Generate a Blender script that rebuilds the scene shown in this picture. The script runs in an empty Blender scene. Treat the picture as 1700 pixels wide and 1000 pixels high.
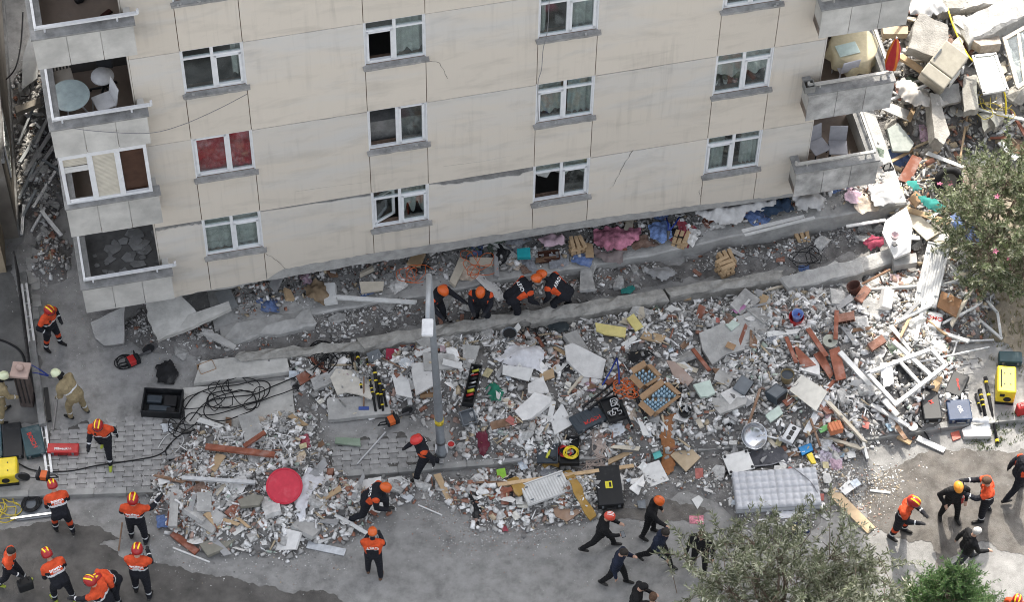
import bpy, bmesh, math, random
import numpy as np
from mathutils import Vector, Matrix, Euler
from mathutils.noise import noise as pnoise
random.seed(7); np.random.seed(7)
R=math.radians
sc=bpy.context.scene
COL=sc.collection
# ---------------------------------------------------------------- camera
PITCH=R(54); FPX=4700.0; DIST=FPX/70
FW=Vector((0,math.cos(PITCH),-math.sin(PITCH))); RT=Vector((1,0,0)); UP=RT.cross(FW)
CAMP=-FW*DIST
cd=bpy.data.cameras.new('camera'); cam=bpy.data.objects.new('camera',cd); COL.objects.link(cam)
cd.sensor_width=36; cd.lens=36*FPX/1700; cd.clip_end=2000; cd.clip_start=1
cam.location=CAMP; cam.rotation_euler=(math.pi/2-PITCH,0,0); sc.camera=cam
# ---------------------------------------------------------------- sky, sun, exposure
SUN_EL=R(50); SUN_AZ=R(4)      # sun stands behind the building (+Y), a little to the right
w=bpy.data.worlds.new('World'); sc.world=w; w.use_nodes=True
nt=w.node_tree; sky=nt.nodes.new('ShaderNodeTexSky'); sky.sky_type='NISHITA'; sky.sun_disc=False
sky.sun_elevation=SUN_EL; sky.sun_rotation=SUN_AZ; sky.air_density=1.0; sky.dust_density=5.0; sky.ozone_density=1.0
hs=nt.nodes.new('ShaderNodeHueSaturation'); hs.inputs['Saturation'].default_value=.35
nt.links.new(sky.outputs[0],hs.inputs['Color'])
bg=nt.nodes['Background']; bg.inputs[1].default_value=0.15; nt.links.new(hs.outputs[0],bg.inputs[0])
sd=bpy.data.lights.new('sun','SUN'); sun=bpy.data.objects.new('sun',sd); COL.objects.link(sun)
sd.energy=2.0; sd.angle=R(1.2); sd.color=(1,.93,.82)
sdir=Vector((math.sin(SUN_AZ)*math.cos(SUN_EL),math.cos(SUN_AZ)*math.cos(SUN_EL),math.sin(SUN_EL)))
sun.rotation_euler=sdir.to_track_quat('Z','Y').to_euler()
sc.view_settings.view_transform='Standard'; sc.view_settings.look='None'; sc.view_settings.exposure=1.5; sc.view_settings.gamma=1
sc.view_settings.use_curve_mapping=False
sc.cycles.filter_width=1.0
# ---------------------------------------------------------------- pixel -> place
def ray(px,py): return FW+RT*((px-850)/FPX)-UP*((py-500)/FPX)
def G(px,py,z=0.0):
    d=ray(px,py); return CAMP+d*((z-CAMP.z)/d.z)
# facade frame: x along, y inward, z up
U2=Vector((0.97816139,0.20775585,-0.00614897)); V3=Vector((0.01251217,-0.02932806,0.99949153)); IN=-U2.cross(V3)
FO=Vector((0,.8,0))
FM=Matrix(((U2.x,IN.x,V3.x,FO.x),(U2.y,IN.y,V3.y,FO.y),(U2.z,IN.z,V3.z,FO.z),(0,0,0,1)))
def F(px,py,out=0.0):
    d=ray(px,py); n=-IN; o=FO+n*out; P=CAMP+d*((o-CAMP).dot(n)/d.dot(n))-o
    return P.dot(U2),P.dot(V3)
def FW2(u,d,v): return FM@Vector((u,d,v))
def img_ang(dx,dy): return math.atan2(-dy/math.sin(PITCH),dx)   # image direction -> heading on the ground
# ---------------------------------------------------------------- materials
MATS={}
def mat(name,col,rough=.8,var=.12,scale=6.0,bump=.0,metal=0.0,dust=0.0,dcol=(.42,.41,.39),rnd=0.0,attr=None,spec=.3,detail=6.0,bscale=None,trans=0,alpha=1):
    if name in MATS: return MATS[name]
    m=bpy.data.materials.new(name); m.use_nodes=True; MATS[name]=m
    n=m.node_tree.nodes; L=m.node_tree.links; b=n['Principled BSDF']
    b.inputs['Roughness'].default_value=rough; b.inputs['Metallic'].default_value=metal
    b.inputs['Specular IOR Level'].default_value=spec
    tc=n.new('ShaderNodeTexCoord')
    no=n.new('ShaderNodeTexNoise'); no.inputs['Scale'].default_value=scale; no.inputs['Detail'].default_value=detail; no.inputs['Roughness'].default_value=.62
    L.new(tc.outputs['Object'],no.inputs['Vector'])
    mr=n.new('ShaderNodeMapRange'); mr.inputs[1].default_value=.25; mr.inputs[2].default_value=.75
    mr.inputs[3].default_value=1-var*1.5; mr.inputs[4].default_value=1+var*1.2
    L.new(no.outputs[0],mr.inputs[0])
    mx=n.new('ShaderNodeMix'); mx.data_type='RGBA'; mx.blend_type='MULTIPLY'; mx.inputs[0].default_value=1
    if attr:
        a=n.new('ShaderNodeAttribute'); a.attribute_name=attr; L.new(a.outputs['Color'],mx.inputs[6])
    else: mx.inputs[6].default_value=(*col,1)
    L.new(mr.outputs[0],mx.inputs[7]); out=mx.outputs[2]
    if rnd:
        oi=n.new('ShaderNodeObjectInfo'); hv=n.new('ShaderNodeHueSaturation')
        r2=n.new('ShaderNodeMapRange'); r2.inputs[3].default_value=1-rnd; r2.inputs[4].default_value=1+rnd
        L.new(oi.outputs['Random'],r2.inputs[0]); L.new(r2.outputs[0],hv.inputs['Value']); L.new(out,hv.inputs['Color']); out=hv.outputs[0]
    if dust:
        d2=n.new('ShaderNodeTexNoise'); d2.inputs['Scale'].default_value=2.7*max(1,scale/6); d2.inputs['Detail'].default_value=8; d2.inputs['Roughness'].default_value=.7
        L.new(tc.outputs['Object'],d2.inputs['Vector'])
        r3=n.new('ShaderNodeMapRange'); r3.inputs[1].default_value=.62-.35*dust; r3.inputs[2].default_value=.82-.2*dust; r3.inputs[4].default_value=min(1,dust*1.3)
        L.new(d2.outputs[0],r3.inputs[0])
        dm=n.new('ShaderNodeMix'); dm.data_type='RGBA'; L.new(r3.outputs[0],dm.inputs[0]); L.new(out,dm.inputs[6]); dm.inputs[7].default_value=(*dcol,1); out=dm.outputs[2]
    L.new(out,b.inputs['Base Color'])
    if bump:
        bn=n.new('ShaderNodeTexNoise'); bn.inputs['Scale'].default_value=bscale or scale*5; bn.inputs['Detail'].default_value=6
        L.new(tc.outputs['Object'],bn.inputs['Vector'])
        bp=n.new('ShaderNodeBump'); bp.inputs['Strength'].default_value=bump; bp.inputs['Distance'].default_value=.03
        L.new(bn.outputs[0],bp.inputs['Height']); L.new(bp.outputs[0],b.inputs['Normal'])
    if trans: b.inputs['Transmission Weight'].default_value=trans
    if alpha<1: b.inputs['Alpha'].default_value=alpha
    return m
def pm(name,col,rough=.55,dust=.35,**k): return mat(name,col,rough,dust=dust,**k)
# ---------------------------------------------------------------- mesh helpers
class MB:
    def __init__(s): s.v=[]; s.f=[]; s.mi=[]; s.cur=0
    def add(s,vs,fs):
        o=len(s.v); s.v+= [tuple(v) for v in vs]; s.f+= [tuple(i+o for i in f) for f in fs]; s.mi+=[s.cur]*len(fs); return s
    def box(s,x0,x1,y0,y1,z0,z1,M=None):
        vs=[(x,y,z) for z in (z0,z1) for y in (y0,y1) for x in (x0,x1)]
        if M is not None: vs=[M@Vector(v) for v in vs]
        return s.add(vs,[(0,2,3,1),(4,5,7,6),(0,1,5,4),(2,6,7,3),(0,4,6,2),(1,3,7,5)])
    def bar(s,a,b,wd,ht,roll=0.0):
        a=Vector(a); b=Vector(b); d=b-a; L=d.length; z=d.normalized()
        up=Vector((0,0,1)) if abs(z.z)<.95 else Vector((0,1,0))
        x=up.cross(z).normalized(); y=z.cross(x)
        if roll: q=Matrix.Rotation(roll,3,z); x=q@x; y=q@y
        vs=[a+x*(sx*wd/2)+y*(sy*ht/2)+z*(k*L) for k in (0,1) for sy in (-1,1) for sx in (-1,1)]
        return s.add(vs,[(0,2,3,1),(4,5,7,6),(0,1,5,4),(2,6,7,3),(0,4,6,2),(1,3,7,5)])
    def tube(s,pts,r,n=6,closed=False,cap=True):
        P=[Vector(p) for p in pts]; m=len(P); rs=r if hasattr(r,'__len__') else [r]*m
        rings=[]; px=None
        for i in range(m):
            t=(P[(i+1)%m]-P[i-1]) if closed else (P[min(i+1,m-1)]-P[max(i-1,0)])
            t=t.normalized() if t.length>1e-9 else Vector((0,0,1))
            if px is None:
                a=Vector((0,0,1)) if abs(t.z)<.9 else Vector((1,0,0)); px=a.cross(t).normalized()
            else:
                px=(px-t*px.dot(t)); px=px.normalized() if px.length>1e-6 else Vector((1,0,0))
            py=t.cross(px)
            rings.append([P[i]+(px*math.cos(2*math.pi*k/n)+py*math.sin(2*math.pi*k/n))*rs[i] for k in range(n)])
        vs=[v for g in rings for v in g]; fs=[]
        for i in range(m if closed else m-1):
            j=(i+1)%m
            for k in range(n): fs.append((i*n+k,i*n+(k+1)%n,j*n+(k+1)%n,j*n+k))
        if cap and not closed: fs+=[tuple(range(n-1,-1,-1)),tuple((m-1)*n+k for k in range(n))]
        return s.add(vs,fs)
    def lathe(s,prof,n=16,c=(0,0,0),M=None):
        vs=[];m=len(prof)
        for r,z in prof:
            for k in range(n):
                a=2*math.pi*k/n; v=Vector((c[0]+r*math.cos(a),c[1]+r*math.sin(a),c[2]+z)); vs.append(M@v if M is not None else v)
        fs=[(i*n+k,i*n+(k+1)%n,(i+1)*n+(k+1)%n,(i+1)*n+k) for i in range(m-1) for k in range(n)]
        fs+=[tuple(range(n-1,-1,-1)),tuple((m-1)*n+k for k in range(n))]
        return s.add(vs,fs)
    def prism(s,poly,z0,z1,M=None):
        n=len(poly); a=sum(poly[i][0]*poly[(i+1)%n][1]-poly[(i+1)%n][0]*poly[i][1] for i in range(n))
        if a<0: poly=poly[::-1]
        vs=[Vector((p[0],p[1],z)) for z in (z0,z1) for p in poly]
        if M is not None: vs=[M@v for v in vs]
        return s.add(vs,[tuple(range(n-1,-1,-1)),tuple(range(n,2*n))]+[(i,(i+1)%n,n+(i+1)%n,n+i) for i in range(n)])
    def mesh(s,name,mats,smooth=False):
        me=bpy.data.meshes.new(name); me.from_pydata(s.v,[],s.f); 
        for m in (mats if isinstance(mats,(list,tuple)) else [mats]): me.materials.append(m)
        if len(me.materials)>1: me.polygons.foreach_set('material_index',s.mi)
        if smooth: me.polygons.foreach_set('use_smooth',[True]*len(me.polygons))
        me.update(); return me
def obj(name,me,parent=None,M=None):
    o=bpy.data.objects.new(name,me); COL.objects.link(o)
    if parent is not None: o.parent=parent
    if M is not None: o.matrix_local=M
    return o
def part(mb,name,m,parent=None,smooth=False,bev=0,M=None):
    o=obj(name,mb.mesh(name,m,smooth),parent,M)
    if bev:
        b=o.modifiers.new('b','BEVEL'); b.width=bev; b.segments=2; b.limit_method='ANGLE'
    return o
def tag(o,label=None,cat=None,group=None,kind=None):
    if label: o['label']=label
    if cat: o['category']=cat
    if group: o['group']=group
    if kind: o['kind']=kind
    return o
def thing(name,label,cat,loc=(0,0,0),rz=0.0,group=None,M=None):
    o=bpy.data.objects.new(name,None); COL.objects.link(o); o.empty_display_size=.1
    if M is not None: o.matrix_world=M
    else: o.location=loc; o.rotation_euler=(0,0,rz)
    return tag(o,label,cat,group)
def copy_tree(o,parent=None):
    c=o.copy(); COL.objects.link(c)
    if parent is not None: c.parent=parent
    for ch in o.children: copy_tree(ch,c)
    return c
def text_mesh(s,size,m,extr=.002,align='CENTER',bold=.0):
    cu=bpy.data.curves.new('t','FONT'); cu.body=s; cu.size=size; cu.extrude=extr; cu.align_x=align; cu.align_y='CENTER'; cu.offset=bold
    o=bpy.data.objects.new('t',cu); COL.objects.link(o); dg=bpy.context.evaluated_depsgraph_get(); dg.update()
    me=bpy.data.meshes.new_from_object(o.evaluated_get(dg)); bpy.data.objects.remove(o); bpy.data.curves.remove(cu)
    me.materials.clear(); me.materials.append(m); return me
def jag(p,q,n,amp):
    out=[]
    for i in range(n+1):
        t=i/n; k=0 if i in (0,n) else random.uniform(-amp,amp)
        dx,dy=q[0]-p[0],q[1]-p[1]; L=math.hypot(dx,dy) or 1
        out.append((p[0]+dx*t-dy/L*k,p[1]+dy*t+dx/L*k))
    return out
# ---------------------------------------------------------------- relief of the ground
CURB=[(-260,845),(-60,832),(265,822),(547,798),(832,775),(1050,763),(1318,739),(1450,734),(1560,716),(1800,690),(2100,650)]
CURBW=[G(*p) for p in CURB]
def curb_y(x):
    for a,b in zip(CURBW,CURBW[1:]):
        if a.x<=x<=b.x: t=(x-a.x)/(b.x-a.x); return a.y+(b.y-a.y)*t
    return CURBW[0].y if x<CURBW[0].x else CURBW[-1].y
PAVE=.13
GX0,GY0,GS=-16.0,-12.0,.08
NX,NY=410,320
gx=GX0+np.arange(NX)*GS; gy=GY0+np.arange(NY)*GS
XX,YY=np.meshgrid(gx,gy)
def sdf(poly):
    P=np.array(poly); n=len(P); d=np.full(XX.shape,1e9); ins=np.zeros(XX.shape,bool)
    for i in range(n):
        a=P[i]; b=P[(i+1)%n]; e=b-a; wx=XX-a[0]; wy=YY-a[1]
        t=np.clip((wx*e[0]+wy*e[1])/(e@e+1e-12),0,1); d=np.minimum(d,np.hypot(wx-t*e[0],wy-t*e[1]))
        c=((a[1]<=YY)!=(b[1]<=YY)); 
        with np.errstate(divide='ignore',invalid='ignore'): xi=a[0]+(YY-a[1])/(b[1]-a[1])*e[0]
        ins^=(c&(XX<xi))
    return np.where(ins,d,-d)
def gpoly(pp,z=.1): return [(G(x,y,z).x,G(x,y,z).y) for x,y in pp]
rs=np.random.RandomState(3)
def fnoise(step,seed):
    r=np.random.RandomState(seed); h=int(NY*GS/step)+3; wd=int(NX*GS/step)+3; g=r.rand(h,wd)
    fx=(XX-GX0)/step; fy=(YY-GY0)/step; ix=fx.astype(int); iy=fy.astype(int); tx=fx-ix; ty=fy-iy
    tx=tx*tx*(3-2*tx); ty=ty*ty*(3-2*ty)
    return (g[iy,ix]*(1-tx)+g[iy,ix+1]*tx)*(1-ty)+(g[iy+1,ix]*(1-tx)+g[iy+1,ix+1]*tx)*ty
NZ=.55*fnoise(1.1,1)+.3*fnoise(.5,2)+.15*fnoise(.25,3)
ZONES={}
def zone(name,pp,h,fall,z=.1):
    s=sdf(gpoly(pp,z))+(NZ-.5)*.9; t=np.clip((s+.05)/fall,0,1); t=t*t*(3-2*t); ZONES[name]=s; return h*t*(.55+.9*NZ)
H=np.where(YY>np.interp(XX,[p.x for p in CURBW],[p.y for p in CURBW]),PAVE,0.0)
M1=[(395,600),(560,578),(700,552),(850,530),(1000,510),(1200,472),(1420,440),(1500,420),(1570,470),(1605,590),(1590,690),(1500,735),(1440,770),(1300,765),(1100,775),(960,770),(870,780),(760,770),(735,715),(640,700),(545,690),(490,650),(480,610)]
H+=zone('main',M1,.42,1.5)
M2=[(268,800),(330,705),(420,690),(520,690),(545,745),(555,790),(700,790),(870,780),(1010,790),(980,850),(880,868),(800,880),(720,815),(640,850),(560,885),(470,925),(400,930),(330,915),(290,890),(262,840)]
H+=zone('front',M2,.34,.8,.05)
M3=[(1010,790),(1200,775),(1330,755),(1430,770),(1460,800),(1420,850),(1330,900),(1260,895),(1220,860),(1190,820),(1100,830),(1040,835)]
H+=zone('frontright',M3,.16,.6,.05)
M4=[(150,560),(250,510),(390,530),(480,520),(700,500),(850,470),(1000,450),(1300,400),(1500,360),(1500,420),(1300,445),(1000,500),(700,545),(400,598),(330,600),(260,590)]
H+=zone('trench',M4,.16,.4,.1)
M5=[(1385,-120),(1340,-260),(1900,-260),(1900,230),(1700,260),(1600,250),(1560,330),(1520,400),(1470,420),(1440,345),(1475,300)]
H+=zone('heap',M5,1.5,2.6,.4)
M7=[(1440,345),(1500,300),(1575,250),(1605,300),(1600,400),(1640,470),(1640,560),(1600,600),(1540,520),(1500,430),(1450,405)]
H+=zone('right',M7,.25,.5,.1)
M6=[(20,120),(75,90),(95,300),(125,440),(100,470),(45,470),(30,300)]
H+=zone('alley',M6,.25,.5,.1)
# low hump against the broken wall
ZONES['any']=np.maximum.reduce([ZONES[k] for k in ('main','front','frontright','trench','heap','alley','right')])
H+=np.where(ZONES['any']>0,.06*(NZ-.5),0)
def hz(x,y):
    fx=min(max((x-GX0)/GS,0),NX-2.001); fy=min(max((y-GY0)/GS,0),NY-2.001); i=int(fx); j=int(fy); a=fx-i; b=fy-j
    return float((H[j,i]*(1-a)+H[j,i+1]*a)*(1-b)+(H[j+1,i]*(1-a)+H[j+1,i+1]*a)*b)
def zs(name,x,y):
    i=min(max(int((x-GX0)/GS),0),NX-1); j=min(max(int((y-GY0)/GS),0),NY-1); return float(ZONES[name][j,i])
def on(px,py,dz=0.0):
    z=.2
    for _ in range(8):
        P=G(px,py,z); z=.5*z+.5*(hz(P.x,P.y)+dz)
    P=G(px,py,z); P.z=hz(P.x,P.y)+dz; return P
# ---------------------------------------------------------------- ground sheets
m_street=mat('street_dust',(.225,.222,.214),.93,var=.32,scale=2.3,bump=.6,bscale=70,dust=.6,dcol=(.33,.325,.313),detail=12)
m_asph=mat('damp_asphalt',(.10,.094,.087),.8,var=.35,scale=2.2,bump=.6,bscale=60,dust=.16,dcol=(.22,.2,.18),spec=.35)
m_pave=mat('pavement_dust',(.27,.266,.257),.95,var=.3,scale=2.6,bump=.6,bscale=60,dust=.55,dcol=(.39,.383,.37),detail=12)
m_bed=mat('rubble_bed',(.185,.178,.17),.95,var=.4,scale=3.0,bump=.9,bscale=30,dust=.3,dcol=(.36,.345,.33),detail=10)  # bed coloured dark to stand in for shade between the chips
m_soil=mat('garden_soil',(.24,.205,.155),.95,var=.35,scale=1.5,bump=.7,bscale=30,dust=.4,dcol=(.36,.33,.27))
mb=MB(); mb.add([(-600,-600,-.004),(600,-600,-.004),(600,600,-.004),(-600,600,-.004)],[(0,1,2,3)])
tag(part(mb,'street',m_street),kind='structure')
# pavement: one raised sheet behind the kerb
mb=MB(); cw=[(p.x,p.y) for p in CURBW]
poly=[(-60,cw[0][1])]+cw+[(60,cw[-1][1]),(60,60),(-60,60)]
mb.prism(poly,-.05,PAVE-.004)
pavement=tag(part(mb,'pavement',m_pave),kind='structure')
# relief sheet of the rubble (only where it rises)
sel=ZONES['any']>-.12
mb=MB(); idx=-np.ones(H.shape,int); c=0; vs=[]; fs=[]
Hs=H-np.clip(-ZONES['any']*.35,0,.1)-.002
for j in range(NY-1):
    row=np.nonzero(sel[j,:-1]&sel[j+1,:-1]&sel[j,1:]&sel[j+1,1:])[0]
    for i in row:
        q=[]
        for (a,b) in ((j,i),(j,i+1),(j+1,i+1),(j+1,i)):
            if idx[a,b]<0: idx[a,b]=c; c+=1; vs.append((gx[b],gy[a],float(Hs[a,b])))
            q.append(int(idx[a,b]))
        fs.append(tuple(q))
mb.add(vs,fs); tag(part(mb,'rubble_ground',m_bed,smooth=True),kind='structure')
def patch(name,pp,z,m,n=5,amp=.12,zz=0):
    P=gpoly(pp,zz); out=[]
    for a,b in zip(P,P[1:]+P[:1]):
        seg=[a,b]; am=math.hypot(b[0]-a[0],b[1]-a[1])*.13
        for _ in range(5):
            ns=[]
            for p,q in zip(seg,seg[1:]): L=math.hypot(q[0]-p[0],q[1]-p[1]) or 1; k=random.uniform(-am,am); ns+=[p,((p[0]+q[0])/2-(q[1]-p[1])/L*k,(p[1]+q[1])/2+(q[0]-p[0])/L*k)]
            seg=ns+[seg[-1]]; am*=.58
        out+=seg[:-1]
    mb=MB(); mb.add([(x,y,z) for x,y in out],[tuple(range(len(out)))]) if sum(out[i][0]*out[(i+1)%len(out)][1]-out[(i+1)%len(out)][0]*out[i][1] for i in range(len(out)))>0 else mb.add([(x,y,z) for x,y in out[::-1]],[tuple(range(len(out)))])
    return tag(part(mb,name,m),kind='structure')
patch('damp_asphalt',[(-200,880),(0,880),(60,868),(130,872),(185,885),(205,895),(165,905),(200,925),(280,940),(345,955),(430,975),(480,985),(560,990),(590,1015),(640,1060),(300,1150),(-300,1150)],.004,m_asph,6,.06)
patch('damp_asphalt',[(1440,800),(1500,770),(1600,745),(1750,735),(1900,720),(1900,960),(1720,930),(1640,900),(1560,955),(1545,900),(1480,895),(1440,870)],.004,mat('muddy_asphalt',(.115,.105,.094),.85,var=.4,scale=2.6,bump=.6,bscale=60,dust=.5,dcol=(.2,.192,.18),detail=12),6,.12)
patch('damp_asphalt',[(930,770),(1000,800),(1080,800),(1110,830),(1180,850),(1100,870),(1000,860),(960,840)],.006,mat('muddy_asphalt',(.105,.09,.072)),5,.1)
patch('garden_soil',[(1560,300),(1900,180),(1900,640),(1690,600),(1620,560),(1590,470)],PAVE+.002,m_soil,5,.15)
# kerb
kerb=thing('kerb',None,None); del_k=None
kerb['kind']='structure'
m_kerb=mat('kerb_stone',(.27,.27,.26),.9,var=.2,scale=3,bump=.35,bscale=60,dust=.4,rnd=.12)
for a,b in zip(CURBW[1:],CURBW[2:-1]):
    L=(b-a).length; n=max(1,round(L/.75)); d=(b-a)/n
    ang=math.atan2(d.y,d.x)
    for i in range(n):
        c0=a+d*i; mb=MB(); mb.box(.006,d.length-.006,-.02,.15,-.1,PAVE+.012+random.uniform(-.006,.004))
        o=part(mb,'kerb_stone',m_kerb,kerb,bev=.012); o.matrix_local=Matrix.Translation(c0)@Matrix.Rotation(ang+random.uniform(-.01,.01),4,'Z')
# interlocking pavers (bone shaped)
m_pav=mat('concrete_paver',(.30,.296,.288),.92,var=.2,scale=5,bump=.35,bscale=60,dust=.45,rnd=.14)
def paver_mesh():
    a,b,c=.135,.088,.036   # half length (along y), half width, waist step
    poly=[(-b-c,-a),(b+c,-a),(b+c,-a*.45),(b,-a*.25),(b,a*.25),(b+c,a*.45),(b+c,a),(-b-c,a),(-b-c,a*.45),(-b,a*.25),(-b,-a*.25),(-b-c,-a*.45)]
    poly=[(x*.94,y*.955) for x,y in poly]
    top=[(x*.95,y*.955) for x,y in poly]; n=len(poly)
    vs=[(x,y,-.03) for x,y in poly]+[(x,y,.0) for x,y in poly]+[(x,y,.008) for x,y in top]
    fs=[(i,(i+1)%n,n+(i+1)%n,n+i) for i in range(n)]+[(n+i,n+(i+1)%n,2*n+(i+1)%n,2*n+i) for i in range(n)]+[tuple(range(2*n,3*n))]
    m=MB(); m.add(vs,fs); return m.mesh('paver',m_pav)
pme=paver_mesh(); m_pbed=mat('paver_joint',(.10,.095,.088),.95,var=.3,scale=8,dust=.3,dcol=(.2,.195,.185))
for q_ in ([(84,714),(150,698),(272,695),(322,720),(287,805),(82,818)],[(545,750),(600,727),(700,724),(736,755),(690,774),(550,790)],[(1490,655),(1530,620),(1600,580),(1630,600),(1560,690),(1500,690)]): patch('paver_bed',q_,PAVE-.001,m_pbed,1,.0,PAVE)
def lay(pp,ang,lim):
    s=gpoly(pp,PAVE); import itertools
    cx=sum(p[0] for p in s)/len(s); cy=sum(p[1] for p in s)/len(s); cnt=0
    def ins(x,y):
        k=False
        for (x0,y0),(x1,y1) in zip(s,s[1:]+s[:1]):
            if (y0<=y)!=(y1<=y) and x<x0+(y-y0)/(y1-y0)*(x1-x0): k=not k
        return k
    ca,sa=math.cos(ang),math.sin(ang)
    for j in range(-30,31):
        for i in range(-40,41):
            lx=i*.212; ly=j*.274+(.137 if i%2 else 0)
            x=cx+lx*ca-ly*sa; y=cy+lx*sa+ly*ca
            if not ins(x,y) or cnt>=lim: continue
            cnt+=1
            o=obj('paver',pme,pavement); o.location=(x,y,PAVE+.002+random.uniform(-.004,.003)); o.rotation_euler=(random.uniform(-.012,.012),random.uniform(-.012,.012),ang+random.uniform(-.015,.015))
lay([(84,716),(150,700),(270,697),(320,720),(285,805),(82,818)],img_ang(260,-12),235)
lay([(545,752),(600,728),(700,725),(735,755),(690,774),(550,790)],img_ang(290,-15),150)
lay([(1490,655),(1530,620),(1600,580),(1630,600),(1560,690),(1500,690)],img_ang(290,-40),60)
# ---------------------------------------------------------------- apartment building
def facade_mat():
    m=bpy.data.materials.new('facade_render'); m.use_nodes=True; n=m.node_tree.nodes; L=m.node_tree.links; b=n['Principled BSDF']
    b.inputs['Roughness'].default_value=.92; b.inputs['Specular IOR Level'].default_value=.15
    tc=n.new('ShaderNodeTexCoord'); sp=n.new('ShaderNodeSeparateXYZ'); L.new(tc.outputs['Object'],sp.inputs[0])
    def math_(op,a,bv,c=None):
        q=n.new('ShaderNodeMath'); q.operation=op
        for i,x in enumerate((a,bv,c)):
            if x is None: continue
            if isinstance(x,(int,float)): q.inputs[i].default_value=x
            else: L.new(x,q.inputs[i])
        return q.outputs[0]
    fr=math_('FRACT',math_('DIVIDE',math_('SUBTRACT',sp.outputs[2],4.131-2.968*4),2.968),0)
    def noi(sx,sz,det,rg,off):
        mp=n.new('ShaderNodeMapping'); mp.inputs['Scale'].default_value=(sx,1,sz); mp.inputs['Location'].default_value=(off,0,off*2)
        L.new(tc.outputs['Object'],mp.inputs[0]); q=n.new('ShaderNodeTexNoise'); q.inputs['Scale'].default_value=1; q.inputs['Detail'].default_value=det; q.inputs['Roughness'].default_value=rg
        q.inputs['Distortion'].default_value=.4
        L.new(mp.outputs[0],q.inputs['Vector']); return q.outputs[0]
    f1=noi(.35,1.3,5,.55,3); f2=noi(2.5,5,8,.65,9); f3=noi(.8,2.6,7,.6,17)
    g=math_('MULTIPLY_ADD',fr,.9,-.42); g=math_('ADD',g,math_('MULTIPLY_ADD',f1,2.6,-1.2)); g=math_('ADD',g,math_('MULTIPLY_ADD',f2,.5,-.25))
    q=n.new('ShaderNodeClamp'); L.new(g,q.inputs[0])
    mx=n.new('ShaderNodeMix'); mx.data_type='RGBA'; L.new(q.outputs[0],mx.inputs[0]); mx.inputs[6].default_value=(.635,.58,.50,1); mx.inputs[7].default_value=(.585,.575,.55,1)
    # soot-like grime blotches
    r=n.new('ShaderNodeMapRange'); r.inputs[1].default_value=.5; r.inputs[2].default_value=.78; r.inputs[3].default_value=1; r.inputs[4].default_value=.8; L.new(f3,r.inputs[0])
    m2=n.new('ShaderNodeMix'); m2.data_type='RGBA'; m2.blend_type='MULTIPLY'; m2.inputs[0].default_value=1; L.new(mx.outputs[2],m2.inputs[6]); L.new(r.outputs[0],m2.inputs[7])
    f4=noi(7,.35,5,.6,23); f5=noi(.5,.6,3,.5,31); rs=math_('MULTIPLY',math_('SUBTRACT',f4,.52),math_('SUBTRACT',f5,.42)); rs2=n.new('ShaderNodeMapRange'); rs2.inputs[1].default_value=0; rs2.inputs[2].default_value=.035; rs2.inputs[3].default_value=1; rs2.inputs[4].default_value=.86; L.new(rs,rs2.inputs[0])
    ms=n.new('ShaderNodeMix'); ms.data_type='RGBA'; ms.blend_type='MULTIPLY'; ms.inputs[0].default_value=1; L.new(m2.outputs[2],ms.inputs[6]); L.new(rs2.outputs[0],ms.inputs[7]); m2=ms
    oi=n.new('ShaderNodeObjectInfo'); r2=n.new('ShaderNodeMapRange'); r2.inputs[3].default_value=.95; r2.inputs[4].default_value=1.04; L.new(oi.outputs['Random'],r2.inputs[0])
    m3=n.new('ShaderNodeMix'); m3.data_type='RGBA'; m3.blend_type='MULTIPLY'; m3.inputs[0].default_value=1; L.new(m2.outputs[2],m3.inputs[6]); L.new(r2.outputs[0],m3.inputs[7])
    L.new(m3.outputs[2],b.inputs['Base Color'])
    bn=n.new('ShaderNodeTexNoise'); bn.inputs['Scale'].default_value=35; bn.inputs['Detail'].default_value=5; L.new(tc.outputs['Object'],bn.inputs['Vector'])
    bp=n.new('ShaderNodeBump'); bp.inputs['Strength'].default_value=.12; bp.inputs['Distance'].default_value=.02; L.new(bn.outputs[0],bp.inputs['Height']); L.new(bp.outputs[0],b.inputs['Normal'])
    return m
m_fac=facade_mat()
m_par=mat('parapet_render',(.50,.49,.46),.92,var=.2,scale=1.6,bump=.12,bscale=40,dust=.3,dcol=(.36,.355,.34),rnd=.06)
m_core=mat('joint_mortar',(.20,.14,.105),.95,var=.3,scale=9,bump=.5)
m_conc=mat('raw_concrete',(.38,.375,.36),.93,var=.22,scale=3.5,bump=.5,bscale=26,dust=.35,dcol=(.44,.43,.41))
m_dconc=mat('grimy_concrete',(.21,.21,.205),.93,var=.3,scale=4,bump=.5,bscale=30,dust=.2)
m_cap=mat('weathered_cap',(.24,.24,.235),.9,var=.3,scale=4,bump=.3,bscale=30,dust=.25)
m_sill=mat('sill_concrete',(.30,.295,.285),.9,var=.3,scale=5,bump=.4,bscale=30,dust=.3)
m_pvc=mat('white_pvc',(.74,.75,.76),.4,var=.07,scale=6,dust=.15,dcol=(.5,.49,.47),spec=.4)
m_wmet=mat('white_painted_metal',(.66,.67,.68),.4,var=.1,scale=8,dust=.2,spec=.4)
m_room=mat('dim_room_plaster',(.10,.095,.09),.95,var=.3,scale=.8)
m_tilef=mat('balcony_tile',(.25,.2,.165),.6,var=.2,scale=1.5,dust=.25,dcol=(.34,.31,.28))
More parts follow.
